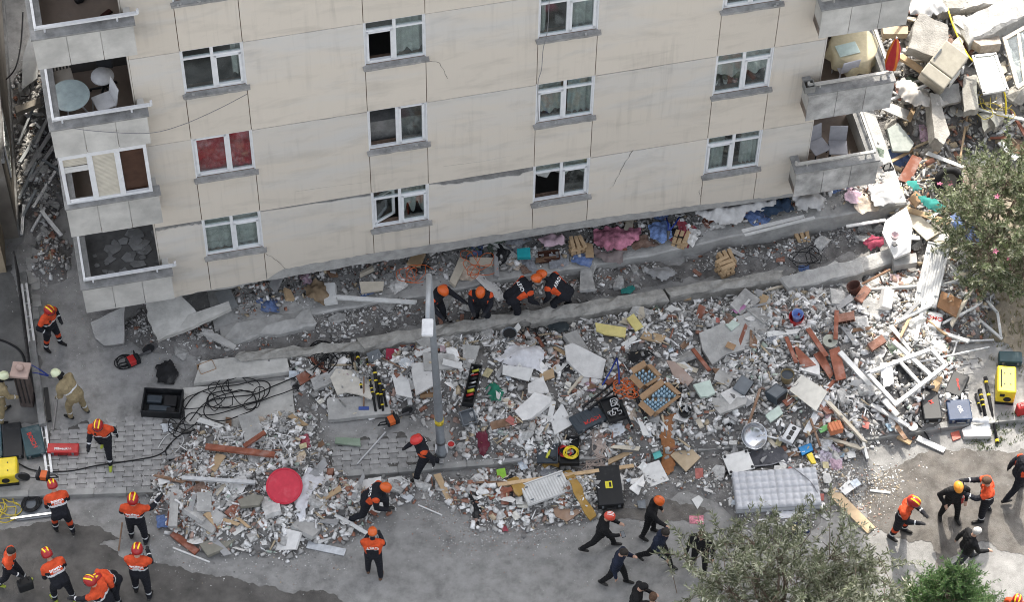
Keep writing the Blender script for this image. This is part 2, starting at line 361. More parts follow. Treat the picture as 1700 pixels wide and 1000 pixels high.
def glass_mat():
    m=bpy.data.materials.new('window_glass'); m.use_nodes=True; n=m.node_tree.nodes; L=m.node_tree.links; n.remove(n['Principled BSDF']); o=n['Material Output']
    t=n.new('ShaderNodeBsdfTransparent'); t.inputs[0].default_value=(.90,.94,.93,1); g=n.new('ShaderNodeBsdfGlossy'); g.inputs['Roughness'].default_value=.04; g.inputs[0].default_value=(.9,.95,.95,1)
    lw=n.new('ShaderNodeLayerWeight'); lw.inputs[0].default_value=.5; pw=n.new('ShaderNodeMath'); pw.operation='POWER'; L.new(lw.outputs['Facing'],pw.inputs[0]); pw.inputs[1].default_value=4; fr=n.new('ShaderNodeMath'); fr.operation='MULTIPLY_ADD'; L.new(pw.outputs[0],fr.inputs[0]); fr.inputs[1].default_value=.8; fr.inputs[2].default_value=.09
    mx=n.new('ShaderNodeMixShader'); L.new(fr.outputs[0],mx.inputs[0]); L.new(t.outputs[0],mx.inputs[1]); L.new(g.outputs[0],mx.inputs[2])
    d=n.new('ShaderNodeBsdfDiffuse'); d.inputs[0].default_value=(.35,.35,.34,1); tc=n.new('ShaderNodeTexCoord'); no=n.new('ShaderNodeTexNoise'); no.inputs['Scale'].default_value=3; no.inputs['Detail'].default_value=8; L.new(tc.outputs['Object'],no.inputs[0])
    mr=n.new('ShaderNodeMapRange'); mr.inputs[1].default_value=.4; mr.inputs[2].default_value=.9; mr.inputs[4].default_value=.12; L.new(no.outputs[0],mr.inputs[0])
    m2=n.new('ShaderNodeMixShader'); L.new(mr.outputs[0],m2.inputs[0]); L.new(mx.outputs[0],m2.inputs[1]); L.new(d.outputs[0],m2.inputs[2]); L.new(m2.outputs[0],o.inputs[0]); return m
m_glass=glass_mat()
B=thing('apartment_building','cream multi-storey apartment block with crushed ground floor and cracked facade','building',M=FM)
HF=2.968; WC=[-7.14,-3.294,.458,4.5215]; WW=1.31; WH=1.401
TOPV=[4.131+HF*j for j in range(5)]
UL,UR=-8.2,7.02
BOT=[(-8.3,1.32),(-7.22,1.40),(-6.1,1.23),(-5.8,1.46),(-5.39,1.76),(-3.34,1.79),(-.02,1.71),(1.81,1.71),(4.53,1.57),(6.2,1.41),(7.2,1.4)]
def bot(u):
    for a,b in zip(BOT,BOT[1:]):
        if a[0]<=u<=b[0]: return a[1]+(b[1]-a[1])*(u-a[0])/(b[0]-a[0])
    return 1.4
# structural wall behind the render panels
mb=MB(); edges=[UL]+[e for c in WC for e in (c,c+WW)]+[UR]
for i in range(len(edges)-1):
    u0,u1=edges[i],edges[i+1]
    if i%2==0: mb.box(u0,u1,.03,.25,1.75,18.9)
    else:
        lo=1.75
        for t in TOPV: mb.box(u0,u1,.0301,.2499,lo,t-WH); lo=t
        mb.box(u0,u1,.0301,.2499,lo,18.9)
part(mb,'wall',m_core,B)
# render panels, each its own piece
GAPS={(2,0):(.02,.02,0),(4,0):(.10,.22,.035),(6,0):(.03,.02,.006),(0,0):(.12,.14,.03),(2,1):(.02,.03,.012),(4,1):(.014,.02,.004),(6,1):(.03,.02,.01)}
GAPS[(2,0)]=(.05,.12,.02)
def gap(col,j): return GAPS.get((col,j),(.014,.014,.002))
for i in range(len(edges)-1):
    u0,u1=edges[i]+.008,edges[i+1]-.008
    if i%2==0:
        lv=[None]+TOPV+[18.9]
        for j in range(len(lv)-1):
            # bottom edge
            if lv[j] is None:
                us=[u0]+[b[0] for b in BOT if u0<b[0]<u1]+[u1]; low=[]
                for a,b in zip(us,us[1:]): low+=(jag((a,bot(a)),(b,bot(b)),max(2,int((b-a)/.12)),.025)[:-1] if b-a>.2 else [(a,bot(a))])
                low.append((u1,bot(u1)))
            else: low=[(u0,lv[j]),(u1,lv[j])]
            if j<len(TOPV)+0 and lv[j+1] in TOPV:
                ga,gb,am=gap(i,TOPV.index(lv[j+1]))
                top=jag((u1,lv[j+1]-gb),(u0,lv[j+1]-ga),14 if am>.01 else 5,am)
            else: top=[(u1,lv[j+1]),(u0,lv[j+1])]
            if i==4 and j==0:    # wide crack tapers from the left and ends in a hole at the right
                top=[(u1,TOPV[0]-.16),(u1-.25,TOPV[0]-.2),(u1-.32,TOPV[0]-.27)]+jag((u1-.5,TOPV[0]-.24),(u0+.35,TOPV[0]-.17),16,.025)+[(u0+.2,TOPV[0]-.08),(u0,TOPV[0]-.05)]
            poly=low+top
            M=Matrix(((1,0,0,0),(0,0,-1,0),(0,1,0,0),(0,0,0,1)))   # (x,y,z)->(u,-z,v)
            m2=MB(); m2.prism(poly,-.028,random.uniform(-.001,.003),M); part(m2,'facade_panel',m_fac,B)
    else:
        for j in range(-1,len(TOPV)):
            t=TOPV[j+1]-WH-.0 if j+1<len(TOPV) else 18.9
            if j<0:
                us=[u0,u1]; low=jag((u0,bot(u0)),(u1,bot(u1)),10,.02)
            else: low=[(u0,TOPV[j]+.004),(u1,TOPV[j]+.004)]
            if j>=0 and random.random()<.5:  # lintel strip as a separate band
                pass
            m2=MB(); m2.prism(low+[(u1,t-.01),(u0,t-.01)],-.028,random.uniform(-.001,.003),M); part(m2,'facade_panel',m_fac,B)
# exposed ring beam under the panels and concrete behind the cracks
mb=MB(); prev=None
us=[UL+.02+k*(UR-UL-.04)/60 for k in range(61)]
for a,b in zip(us,us[1:]):
    lo=lambda u:(1.36+.05*pnoise(Vector((u*1.7,4,2)))+.03*pnoise(Vector((u*6,4,2)))-(.06 if u<-6 else 0)-.05*max(0,u-3)/3) if u<3 else 1.34-.03*(u-3)
    for k in (0,1): pass
    mb.add([(a,.035,lo(a)),(b,.035,lo(b)),(b,.035,1.9),(a,.035,1.9),(a,.5,lo(a)),(b,.5,lo(b))],[(0,1,2,3),(0,4,5,1)])
part(mb,'ring_beam',m_conc,B)
for a_,b_,q_ in ((4,5,.4),(2,3,.25),(0,1,.25)): mb=MB(); mb.box(edges[a_],edges[b_],.026,.0295,TOPV[0]-q_,TOPV[0]+.05); part(mb,'crack_infill',m_dconc,B)
# hairline cracks in the render
def crack(pp,wd=.011,n=5,amp=.02):
    P=[F(*p) for p in pp]; Q=[]
    for a,b in zip(P,P[1:]): Q+=jag(a,b,n,amp)[:-1]
    Q.append(P[-1]); m2=MB(); vs=[]
    for k,(x,y) in enumerate(Q):
        ww=wd*(.4+.8*random.random())*(1-.5*k/len(Q)); vs+=[(x-ww/2,-.0045,y-ww/3),(x+ww/2,-.0045,y+ww/3)]
    m2.add(vs,[(2*k,2*k+1,2*k+3,2*k+2) for k in range(len(Q)-1)]); part(m2,'hairline_crack',mat('crack_shadow',(.13,.12,.11),.95),B)
crack([(1051,249),(1035,275),(1020,305),(1013,313)],.022,4)
crack([(710,100),(730,104),(738,118),(743,130)],.014,3)
crack([(440,420),(455,430),(468,440),(474,446)],.014,3)

crack([(490,318),(560,308),(610,302)],.008,8,.008)
crack([(736,276),(800,268),(850,258)],.008,8,.006); crack([(1165,310),(1160,318),(1163,326)],.012,3)

# windows
def ripple(u0,u1,v0,v1,d,n=26,amp=.03,k=6.0,hem=0.0,seed=0):
    vs=[];fs=[]; rr=random.Random(seed); ph=rr.random()*6; rows=5
    for r in range(rows):
        for i in range(n+1):
            t=i/n; s=r/(rows-1); hemv=hem*(.5+.5*math.sin(t*k*3+ph))*(1-s)
            vs.append((u0+(u1-u0)*t,d+amp*math.sin(t*k*6.28+ph+.6*s)*(.6+.4*(1-s))+.3*amp*math.sin(t*k*14+ph),v0+hemv+(v1-v0-hemv)*s))
    for r in range(rows-1):
        for i in range(n): a=r*(n+1)+i; fs.append((a,a+1,a+n+2,a+n+1))
    return vs,fs
m_cur=mat('net_curtain',(.62,.64,.62),.9,var=.15,scale=7,alpha=.7); m_red=mat('crimson_curtain',(.42,.02,.035),.85,var=.3,scale=4)
m_beige=mat('beige_curtain',(.45,.4,.3),.9)
WIN={(0,0):(1,'w',.45,1),(0,1):(0,'r',0,0),(0,2):(1,'e',0,0),(1,0):(1,'n',0,0),(1,1):(0,'d',0,0),(1,2):(1,'h',0,0),(2,0):(1,'h2',0,0),(2,1):(1,'w',.25,0),(2,2):(1,'l',.5,0),(3,0):(1,'w',.35,0),(3,1):(1,'w',.0,0),(3,2):(1,'w',.2,0)}
for ci,c in enumerate(WC):
    for j,t in enumerate(TOPV):
        tr,cu,par_,_=WIN.get((ci,j),(1,'w',.3,0)); v0=t-WH; u0,u1=c,c+WW; f=.055; d0,d1=.045,.105
        m2=MB(); m2.box(u0,u1,d0,d1,v0,v0+f); m2.box(u0,u1,d0,d1,t-f,t); m2.box(u0,u0+f,d0,d1,v0+f,t-f); m2.box(u1-f,u1,d0,d1,v0+f,t-f)
        um=c+WW*(.5 if (ci,j)!=(0,1) else .6); m2.box(um-.035,um+.035,d0-.002,d1,v0+f,t-f); vt=t-.33
        if tr:
            m2.box(u0+f,um-.035,d0,d1,vt-.028,vt+.028); m2.box(um+.035,u1-f,d0,d1,vt-.028,vt+.028)
        # outer trim ridge and one opening sash
        m2.box(u0-.012,u0+.02,.012,.046,v0,t); m2.box(u1-.02,u1+.012,.012,.046,v0,t); m2.box(u0,u1,.012,.046,t-.02,t+.004)
        sash=(ci+j)%2; a,b=(u0+f,um-.035) if sash else (um+.035,u1-f); top=vt-.028 if tr else t-f
        opens=(ci,j)==(1,0)
        if opens: a,b=um+.035,u1-f
        for (p,q,r_,s_) in ((a,b,v0+f,v0+f+.05),(a,b,top-.05,top),(a,a+.05,v0+f,top),(b-.05,b,v0+f,top)): m2.box(p,q,d0-.018,d1-.012,r_,s_)
        W=part(m2,'window',m_pvc,B)
        bays=[(u0+f,um-.035),(um+.035,u1-f)]
        for bi,(a,b) in enumerate(bays):
            if tr:
                g=MB(); g.box(a,b,.075,.081,vt+.028,t-f); part(g,'pane',m_glass,W)
            if (ci,j) in ((1,2),(1,1)) and bi==0: continue         # left sash stands open / glass gone
            if (ci,j)==(1,0) and bi==0: continue
            if (ci,j)==(2,0) and bi==0: continue
            g=MB(); g.box(a,b,.075,.081,v0+f,(vt-.028) if tr else t-f); part(g,'pane',m_glass,W)
        if (ci,j)==(1,0):  # sash swung outwards
            mm=Matrix.Translation((bays[0][0],.1,0))@Matrix.Rotation(R(24),4,'Z'); L=bays[0][1]-bays[0][0]; g=MB()
            for (p,q,r_,s_) in ((0,L,v0+f,v0+f+.06),(0,L,vt-.09,vt-.03),(0,.06,v0+f,vt-.03),(L-.06,L,v0+f,vt-.03)): g.box(p,q,-.02,.03,r_,s_,mm)
            part(g,'open_sash',m_pvc,W); g=MB(); g.box(.06,L-.06,.0,.006,v0+f+.06,vt-.09,mm); part(g,'pane',m_glass,W)
        # sill
        s=MB(); P=jag((u0-.05,-.11),(u1+.06,-.11),9,.01); s.prism(P+[(u1+.07,.044),(u0-.06,.044)],v0-.065,v0-.004)
        part(s,'sill',m_sill,W)
        if random.random()<.9:
            s=MB()
            for _ in range(random.randint(1,4)):
                x=random.uniform(u0,u1); mm=Matrix.Translation((x,random.uniform(-.12,-.05),v0+.005))@Euler((random.uniform(-.2,.2),random.uniform(-.2,.2),random.uniform(0,3))).to_matrix().to_4x4(); s.box(-.03,.03,-.02,.02,0,.02,mm)
            tag(part(s,'sill_crumbs',m_conc,W),kind='stuff')
        # curtains
        sd_=ci*7+j
        def cur(a,b,lo,hi,m,d=.2,hem=0,k=6,amp=.03):
            vs,fs=ripple(a,b,lo,hi,d,amp=amp,k=k,hem=hem,seed=sd_); q=MB(); q.add(vs,fs); part(q,'curtain',m,W,smooth=True)
        if cu=='w':
            h_=(ci*5+j*3)%4
            if h_==0: cur(u0,u1,v0-.1,t-.02,m_cur,k=7)
            elif h_==1: cur(u0,um-.05,v0+.1,t-.02,m_cur,k=3,hem=.12); cur(um+.1,u1,v0-.1,t-.02,m_cur,k=4,amp=.045)
            elif h_==2: cur(u0,u1,v0+.35,t-.02,m_cur,hem=.16,k=5)
            else: cur(u0,u0+.5,v0-.1,t,m_cur,k=4); cur(u1-.42,u1,v0-.1,t,m_cur,k=4)
        elif cu=='r': cur(u0,u1,v0,t,m_red,d=.16,amp=.02)
        elif cu=='e': cur(u1-.25,u1,v0+.2,t,m_cur,k=2)
        elif cu=='h': cur(um,u1,v0,t,m_cur,hem=.15,k=4)
        elif cu=='h2': cur(u0,u1,t-.75,t,m_cur,hem=.2)
        elif cu=='l': cur(um,u1,v0,t,m_cur,k=4); cur(u0,u0+.2,v0,t-.3,m_cur,k=2)
        elif cu=='n': cur(um,u1,v0,t,m_cur,d=.3,hem=.4)
        elif cu=='d':
            q=MB(); q.box(u0+.1,u1,.35,.9,v0-.3,v0+.55); part(q,'fallen_furniture',m_dconc,W)
# interior: floors, back wall, side walls, roof
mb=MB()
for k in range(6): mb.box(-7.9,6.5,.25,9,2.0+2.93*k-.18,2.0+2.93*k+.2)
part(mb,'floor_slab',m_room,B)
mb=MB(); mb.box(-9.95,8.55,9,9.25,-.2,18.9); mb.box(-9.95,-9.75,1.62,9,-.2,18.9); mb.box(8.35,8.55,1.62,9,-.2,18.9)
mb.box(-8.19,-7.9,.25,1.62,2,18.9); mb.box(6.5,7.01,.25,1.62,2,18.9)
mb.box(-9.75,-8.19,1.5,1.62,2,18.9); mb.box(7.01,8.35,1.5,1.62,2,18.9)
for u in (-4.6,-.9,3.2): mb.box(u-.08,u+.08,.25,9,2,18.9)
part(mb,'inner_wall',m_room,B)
mb=MB(); mb.box(-10.1,8.7,-.2,9.4,18.9,19.15); part(mb,'roof',m_conc,B)
# ---------------------------------------------------------------- balconies
m_pgrime=mat('streaked_parapet',(.43,.425,.41),.92,var=.4,scale=2.2,bump=.15,bscale=40,dust=.35,dcol=(.2,.2,.195),rnd=.05)
def balcony(side,k,vb,ph=.93,kind=''):
    lft=side<0; ua,ub=(-10.03,-8.0) if lft else (6.62,8.62)
    fl=vb+.27; D=-.5
    m2=MB(); m2.box(ua+.02,ub-.02,D+.02,1.5,vb+.02,fl)                       # slab
    o=part(m2,'balcony',m_tilef,B)
    # parapet core front, sides
    m2=MB(); m2.box(ua+.02,ub-.02,D+.02,D+.2,fl-.1,vb+ph-.005)
    so,si=(ua,ub) if lft else (ub,ua)
    s=1 if lft else -1
    x0,x1=sorted((so+s*.02,so+s*.2)); m2.box(x0,x1,D+.2,1.4,fl-.1,vb+ph-.006)
    y0,y1=sorted((si-s*.02,si-s*.16)); m2.box(y0,y1,D+.2,-.001,vb+.03,vb+ph-.007)
    part(m2,'parapet',m_par,o)
    n=3; 
    for i in range(n):
        a=ua+(ub-ua)*i/n+.006; b=ua+(ub-ua)*(i+1)/n-.006
        m2=MB(); m2.box(a,b,D+random.uniform(-.004,.0),D+.019,vb+random.uniform(0,.01),vb+ph-.012)
        part(m2,'parapet_panel',m_pgrime if (not lft and k<2) else m_par,o)
    m2=MB(); q0,q1=sorted((so-s*.02,so+s*.25)); r0,r1=sorted((si+s*.05,si-s*.02))
    xa,xb=ua-(.02 if lft else .04),ub+(.04 if lft else .02)
    m2.box(xa,xb,D-.03,D+.24,vb+ph-.004,vb+ph+.05)
    m2.box(q0,q1,D+.24,1.4,vb+ph-.004,vb+ph+.05)
    if not lft: m2.box(ua-.04,ua+.16,D+.24,-.002,vb+ph-.004,vb+ph+.05)
    part(m2,'parapet_cap',m_cap,o,bev=.008)
    if kind!='glazed':
        m2=MB(); z=vb+ph+.2; yy=D+.13; xo=so+s*.1; xi=si+(.12 if lft else -.0)*1
        pts=[(xi,0.0 if False else yy,z),(xo,yy,z),(xo,1.4,z)]
        m2.bar(pts[0],pts[1],.07,.05); m2.bar((xo,yy-.035,z),pts[2],.05,.07)
        for x in (ua+.28,ub-.3): m2.tube([(x,yy,vb+ph+.04),(x,yy,z)],.022,8)
        for y in (.2,1.1): m2.tube([(xo,y,vb+ph+.04),(xo,y,z)],.022,8)
        m2.bar((xi,yy,z-.01),(xi,yy,z+.11),.05,.05)
        part(m2,'railing',m_wmet if not (not lft) else mat('dull_metal_rail',(.42,.41,.38),.5,var=.2,dust=.3),o)
    # cream reveal and back door wall
    return o,fl
BL=[balcony(-1,0,2.0),balcony(-1,1,4.96,1.03,'glazed'),balcony(-1,2,7.83),balcony(-1,3,10.78),balcony(-1,4,13.7)]
BR=[balcony(1,0,1.98,.9),balcony(1,1,4.87,.95),balcony(1,2,7.8,.95),balcony(1,3,10.75,.95)]
# reveals beside the balconies (facade ends) and balcony back walls with a dark door
for a_,b_ in ((-8.225,-8.2),(7.02,7.045)): m2=MB(); m2.box(a_,b_,.0,1.5,2,18.9); part(m2,'reveal',m_fac,B)
# glazed balcony: white frame, three bays, blinds
o,fl=BL[1]; va,vb_=4.96+1.03+.05,4.96+2.93-.12; ua,ub=-9.98,-8.12
m2=MB(); f=.075; d0,d1=-.42,-.34
m2.box(ua,ub,d0,d1,va,va+f); m2.box(ua,ub,d0,d1,vb_-.16,vb_)
xs=[ua,ua+(ub-ua)*.345,ua+(ub-ua)*.66,ub]
for i,x in enumerate(xs):
    lo,hi=(x,x+f) if i==0 else ((x-f,x) if i==3 else (x-.06,x+.06)); m2.box(lo,hi,d0-.003,d1,va+f,vb_-.16)
m2.box(ua,ua+.06,d1,1.4,va,va+.08); m2.box(ua,ua+.06,d1,1.4,vb_-.16,vb_)
fr=part(m2,'glazing_frame',m_pvc,o,bev=.006)
m_bl=mat('roller_blind',(.6,.56,.47),.6,var=.1,dust=.1); m_blw=mat('white_blind',(.7,.7,.68),.5)
def blind(a,b,lo,hi,m,d=-.37):
    q=MB(); n=int((hi-lo)/.045)
    for i in range(n): z=lo+(hi-lo)*i/n; q.box(a,b,d-.012,d+.004,z+.004,z+(hi-lo)/n-.002); q.box(a+.004,b-.004,d,d+.003,z,z+(hi-lo)/n-.0005)
    part(q,'blind',m,o)
blind(xs[0]+f,xs[1]-.06,vb_-.5,vb_-.16,m_bl,-.33); blind(xs[0]+f,xs[1]-.06,vb_-.68,vb_-.5,m_blw,-.36)
blind(xs[1]+.06,xs[2]-.06,va+f,vb_-.16,m_bl)
q=MB(); q.box(xs[2]+.075,xs[3]-f,-.3,-.28,va,vb_-.1); part(q,'dark_bay_sheet',mat('dark_bay_sheet',(.07,.035,.022),.6,var=.2),o)  # dark sheet stands in for the darkness of the open right bay
q=MB(); q.box(xs[2]+.02,xs[2]+.06,-.46,-.43,va+.55,va+.68); part(q,'window_handle',m_pvc,o)
# broken tiles on the lowest balcony
o,fl=BL[0]; mt=mat('loose_grey_tile',(.27,.275,.275),.7,var=.2,scale=3,rnd=.25)
for i in range(46):
    n=random.randint(4,6); rr=random.uniform(.07,.2); a0=random.random()*6; P=[(rr*random.uniform(.6,1.1)*math.cos(a0+6.28*t/n),rr*random.uniform(.5,1.1)*math.sin(a0+6.28*t/n)) for t in range(n)]
    q=MB(); q.prism(P,0,.012); x=-9.7+1.55*random.random()**.7; y=random.uniform(-.1,1.35)
    part(q,'broken_tile',mt,o,M=Matrix.Translation((x,y,fl+.008+.016*random.random()))@Euler((random.uniform(-.1,.1),random.uniform(-.1,.1),0)).to_matrix().to_4x4())
for bb in (BL[0],): bb[0].data.materials[0]=mat('dark_screed',(.15,.15,.148),.9,var=.2,dust=.15,dcol=(.17,.17,.17))
# cracked slabs on the lowest right balcony
o,fl=BR[0]
for P in ([(6.75,.6),(7.0,1.4),(7.3,1.4),(7.25,.9)],[(7.1,.45),(7.3,.9),(7.8,1.0),(7.75,.6)],[(7.35,.95),(7.6,1.4),(7.9,1.4),(7.82,1.05)],[(6.7,-.1),(6.72,.5),(7.0,.45),(7.2,.0)]):
    q=MB(); q.prism(P,fl,fl+.02); part(q,'broken_tile',m_tilef,o)
# ---------------------------------------------------------------- crushed storey: lower slab edge
ST=[(-7.2,.36),(-6.2,.35),(-5.37,.36),(-3.36,.40),(-2.28,.38),(-.1,.5),(1.21,.45),(3.02,.47),(6.13,.74),(7.56,.84),(9.6,.8)]
mb=MB(); n=70
def st(u):
    for a,b in zip(ST,ST[1:]):
        if a[0]<=u<=b[0]: return a[1]+(b[1]-a[1])*(u-a[0])/(b[0]-a[0])
    return ST[0][1] if u<ST[0][0] else ST[-1][1]
vs=[];fs=[]
for i in range(n+1):
    u=-7.2+16.8*i/n; t=st(u)+.012*math.sin(u*7); jt=.05*pnoise(Vector((u*2,3,1)))+.10*max(0,pnoise(Vector((u*1.1,9,1)))-.15)
    vs+=[(u,-.45+jt,-.25),(u,-.45+jt,t-.03),(u,-.41+jt+.02*pnoise(Vector((u*5,1,1))),t),(u,5.0,t+.02),(u,5.0,-.25)]
for i in range(n):
    for k in range(4): a=i*5+k; fs.append((a,a+5,a+6,a+1))
fs+=[(0,1,2,3,4),tuple(n*5+k for k in (4,3,2,1,0))]
mb.add(vs,fs); slab=part(mb,'lower_slab',m_conc,B)
# ---------------------------------------------------------------- rubble
def hull(kind,seed):
    r=random.Random(seed); bm=bmesh.new()
    if kind=='chunk': sx,sy,sz,n=.5,.5*r.uniform(.6,1),.5*r.uniform(.4,.8),13
    elif kind=='flake': sx,sy,sz,n=.5,.5*r.uniform(.5,1),.5*r.uniform(.06,.14),11
    else: sx,sy,sz,n=.5,.5*r.uniform(.35,.6),.5*r.uniform(.3,.5),0
    if n:
        for _ in range(n):
            v=Vector((r.uniform(-1,1),r.uniform(-1,1),r.uniform(-1,1))); m=max(abs(v.x),abs(v.y)); 
            if m<.55: v.x*=.8/m; v.y*=.8/m
            if kind=='flake': v.z=1 if v.z>0 else -1
            bm.verts.new((v.x*sx,v.y*sy,v.z*sz))
    else:
        for x in (-1,1):
            for y in (-1,1):
                for z in (-1,1): bm.verts.new((x*sx*r.uniform(.75,1),y*sy*r.uniform(.75,1),z*sz*r.uniform(.75,1)))
    if kind=='stick':
        for v in bm.verts: v.co.y*=.25; v.co.z*=.22
    o=bmesh.ops.convex_hull(bm,input=bm.verts); bmesh.ops.delete(bm,geom=[g for g in o['geom_interior'] if isinstance(g,bmesh.types.BMVert)],context='VERTS')
    bmesh.ops.delete(bm,geom=[v for v in bm.verts if not v.link_faces],context='VERTS')
    bmesh.ops.triangulate(bm,faces=bm.faces); bmesh.ops.recalc_face_normals(bm,faces=bm.faces)
    bm.verts.index_update(); V=np.array([v.co[:] for v in bm.verts]); Fc=np.array([[v.index for v in f.verts] for f in bm.faces]); bm.free(); return V,Fc
HULLS={k:[hull(k,i*7+len(k)) for i in range(14)] for k in ('chunk','flake','block','stick')}
m_rub=mat('rubble_chip',(1,1,1),.92,var=.22,scale=14,attr='col',bump=.5,bscale=40,spec=.15)
PAL={'white':(.76,.755,.74),'pale':(.50,.49,.47),'grey':(.33,.325,.315),'dark':(.2,.195,.19),'brick':(.30,.15,.105),'rose':(.40,.28,.235),'sand':(.46,.38,.27),'black':(.05,.05,.05),'mint':(.40,.47,.41)}
NZ2=fnoise(1.4,11); NZ3=fnoise(.7,12)
def scatter(name,jobs,label=None):
    Vs=[];Fs=[];Cs=[];off=0; r=np.random.RandomState(len(name)*3+1)
    for (zn,count,smin,smax,pal,kinds,zoff,spread,ext) in jobs:
        S=ZONES[zn] if isinstance(zn,str) else zn
        wgt=np.clip((S+ext)/.5,0,1)*(.25+1.2*NZ3); wgt=np.where(S>-ext,wgt,0).ravel(); wgt/=wgt.sum()
        ids=r.choice(wgt.size,count,p=wgt); X=XX.ravel()[ids]+r.uniform(-.5,.5,count)*GS; Y=YY.ravel()[ids]+r.uniform(-.5,.5,count)*GS
        Z=(zoff(X,Y) if callable(zoff) else H.ravel()[ids]+zoff)+r.uniform(0,spread,count)
        names=list(pal); base=np.array([float(pal[k]) for k in names]); 
        nb=NZ2.ravel()[ids]
        sz=smin*(smax/smin)**(r.rand(count)**1.7)
        for q in range(count):
            kd=kinds[r.randint(len(kinds))]; V,Fc=HULLS[kd][r.randint(14)]
            pw=base.copy()
            for i,k in enumerate(names):
                if k in('brick','rose'): pw[i]*=max(.08,(nb[q]-.32)*3.2)
            pw/=pw.sum(); c=np.array(PAL[names[r.choice(len(names),p=pw)]])*r.uniform(.75,1.2)
            a=r.uniform(0,6.28); tl=r.normal(0,.38 if kd=='flake' else .7,2)
            ca,sa=math.cos(a),math.sin(a); cx,sx=math.cos(tl[0]),math.sin(tl[0]); cy,sy=math.cos(tl[1]),math.sin(tl[1])
            Rm=np.array([[ca,-sa,0],[sa,ca,0],[0,0,1]])@np.array([[1,0,0],[0,cx,-sx],[0,sx,cx]])@np.array([[cy,0,sy],[0,1,0],[-sy,0,cy]])
            Vs.append((V*sz[q])@Rm.T+np.array([X[q],Y[q],Z[q]])); Fs.append(Fc+off); off+=len(V); Cs.append(np.tile(np.append(c,1),(len(V),1)))
    V=np.concatenate(Vs); Fc=np.concatenate(Fs); C=np.concatenate(Cs)
    me=bpy.data.meshes.new(name); me.vertices.add(len(V)); me.vertices.foreach_set('co',V.ravel()); me.loops.add(Fc.size); me.loops.foreach_set('vertex_index',Fc.ravel())
    me.polygons.add(len(Fc)); me.polygons.foreach_set('loop_start',np.arange(0,Fc.size,3)); me.update(calc_edges=True)
    at=me.color_attributes.new('col','FLOAT_COLOR','POINT'); at.data.foreach_set('color',C.ravel()); me.materials.append(m_rub)
    return tag(obj(name,me),label,'rubble',kind='stuff')
P1={'white':7,'pale':5.5,'grey':2.8,'dark':.8,'brick':1.1,'rose':1.5,'sand':.4,'mint':.25}
P2={'white':2.5,'pale':4.5,'grey':3.5,'dark':1,'brick':.6,'rose':.6,'sand':.6}
PH={'pale':2.5,'grey':4,'dark':1.6,'sand':2,'white':.8,'brick':.8,'rose':1.2}
P3={'pale':4,'grey':4.5,'dark':1.6,'white':2.2,'brick':1.3,'rose':.5}
CH=['chunk','flake','flake','block','block']
street_zone=np.where((YY<1)&(XX>-12),.4,-9.0); street_zone=np.where(ZONES['any']>-.05,-9,street_zone); near=np.clip(1.1+ZONES['any'],-9,.4)
scatter('rubble_chips',[('main',12500,.05,.24,P1,CH,-.01,.07,.1),('front',6800,.045,.23,P1,CH,-.01,.06,.1),('frontright',2200,.025,.12,P2,CH,-.01,.04,.1),('trench',4200,.03,.15,P3,CH,-.01,.05,.05),
 ('heap',6500,.05,.3,PH,CH,-.02,.12,.0),('right',2600,.04,.22,PH,CH,-.01,.07,.05),('right',160,.15,.6,{'white':3,'sand':2,'grey':2},['stick'],.04,.1,.0),('alley',1100,.04,.2,P2,CH,-.01,.05,.1),
 ('main',1100,.12,.45,{'white':4,'sand':2,'brick':1.2,'grey':2,'dark':1},['stick'],.03,.08,.0),('front',550,.12,.4,{'white':4,'sand':2,'brick':1.2,'grey':2},['stick'],.02,.06,.0),('heap',420,.2,.8,{'white':3,'sand':2,'grey':2},['stick'],.05,.12,.0),('main',7000,.018,.04,P1,['chunk'],.0,.02,.25),('front',4000,.016,.035,P1,['chunk'],0,.02,.45)],'broken concrete, plaster and brick chips covering the ground before the building')
ZONES['slab']=sdf([(p.x,p.y) for p in (FW2(-6.8,-.36,0),FW2(9.4,-.36,0),FW2(9.4,1.3,0),FW2(-6.8,1.3,0))])
def slabz(X,Y):
    u=(X-FO.x)*U2.x+(Y-FO.y)*U2.y; d=(X-FO.x)*IN.x+(Y-FO.y)*IN.y
    return np.interp(u,[a[0] for a in ST],[a[1] for a in ST])+np.clip(d-.3,0,2)*.35+.01
scatter('crushed_floor_debris',[('slab',3600,.03,.2,P2,CH,slabz,.1,.0),('slab',1500,.03,.12,{'brick':2,'rose':2,'dark':3,'grey':2,'black':1},CH,slabz,.14,.0)],'broken plaster, brick and belongings packed in the crushed storey')
ZONES['spill']=sdf(gpoly([(1330,770),(1450,745),(1520,780),(1500,850),(1430,870),(1370,830)],0))+(NZ-.5)*1.2
ZONES['spill2']=sdf(gpoly([(850,850),(700,830),(660,870),(760,930),(900,900)],0))+(NZ-.5)*1.6
scatter('brick_spill',[('spill',1900,.012,.07,{'rose':3,'brick':2,'white':2,'sand':2,'pale':2},['chunk','flake'],.0,.006,.2),('spill2',1100,.008,.04,{'rose':2,'brick':1.2,'white':3,'pale':3},['chunk','flake'],.0,.004,.2)],'reddish brick crumbs and plaster bits spilled over the street')
crumb=np.where((ZONES['any']<0),near,-9.0)
scatter('scattered_crumbs',[(crumb,6500,.008,.045,P2,['chunk','flake'],.0,.004,.0),(street_zone,5500,.006,.026,P2,['chunk','flake'],.0,.003,.0)],'small pale crumbs strewn over the dusty street and pavement')
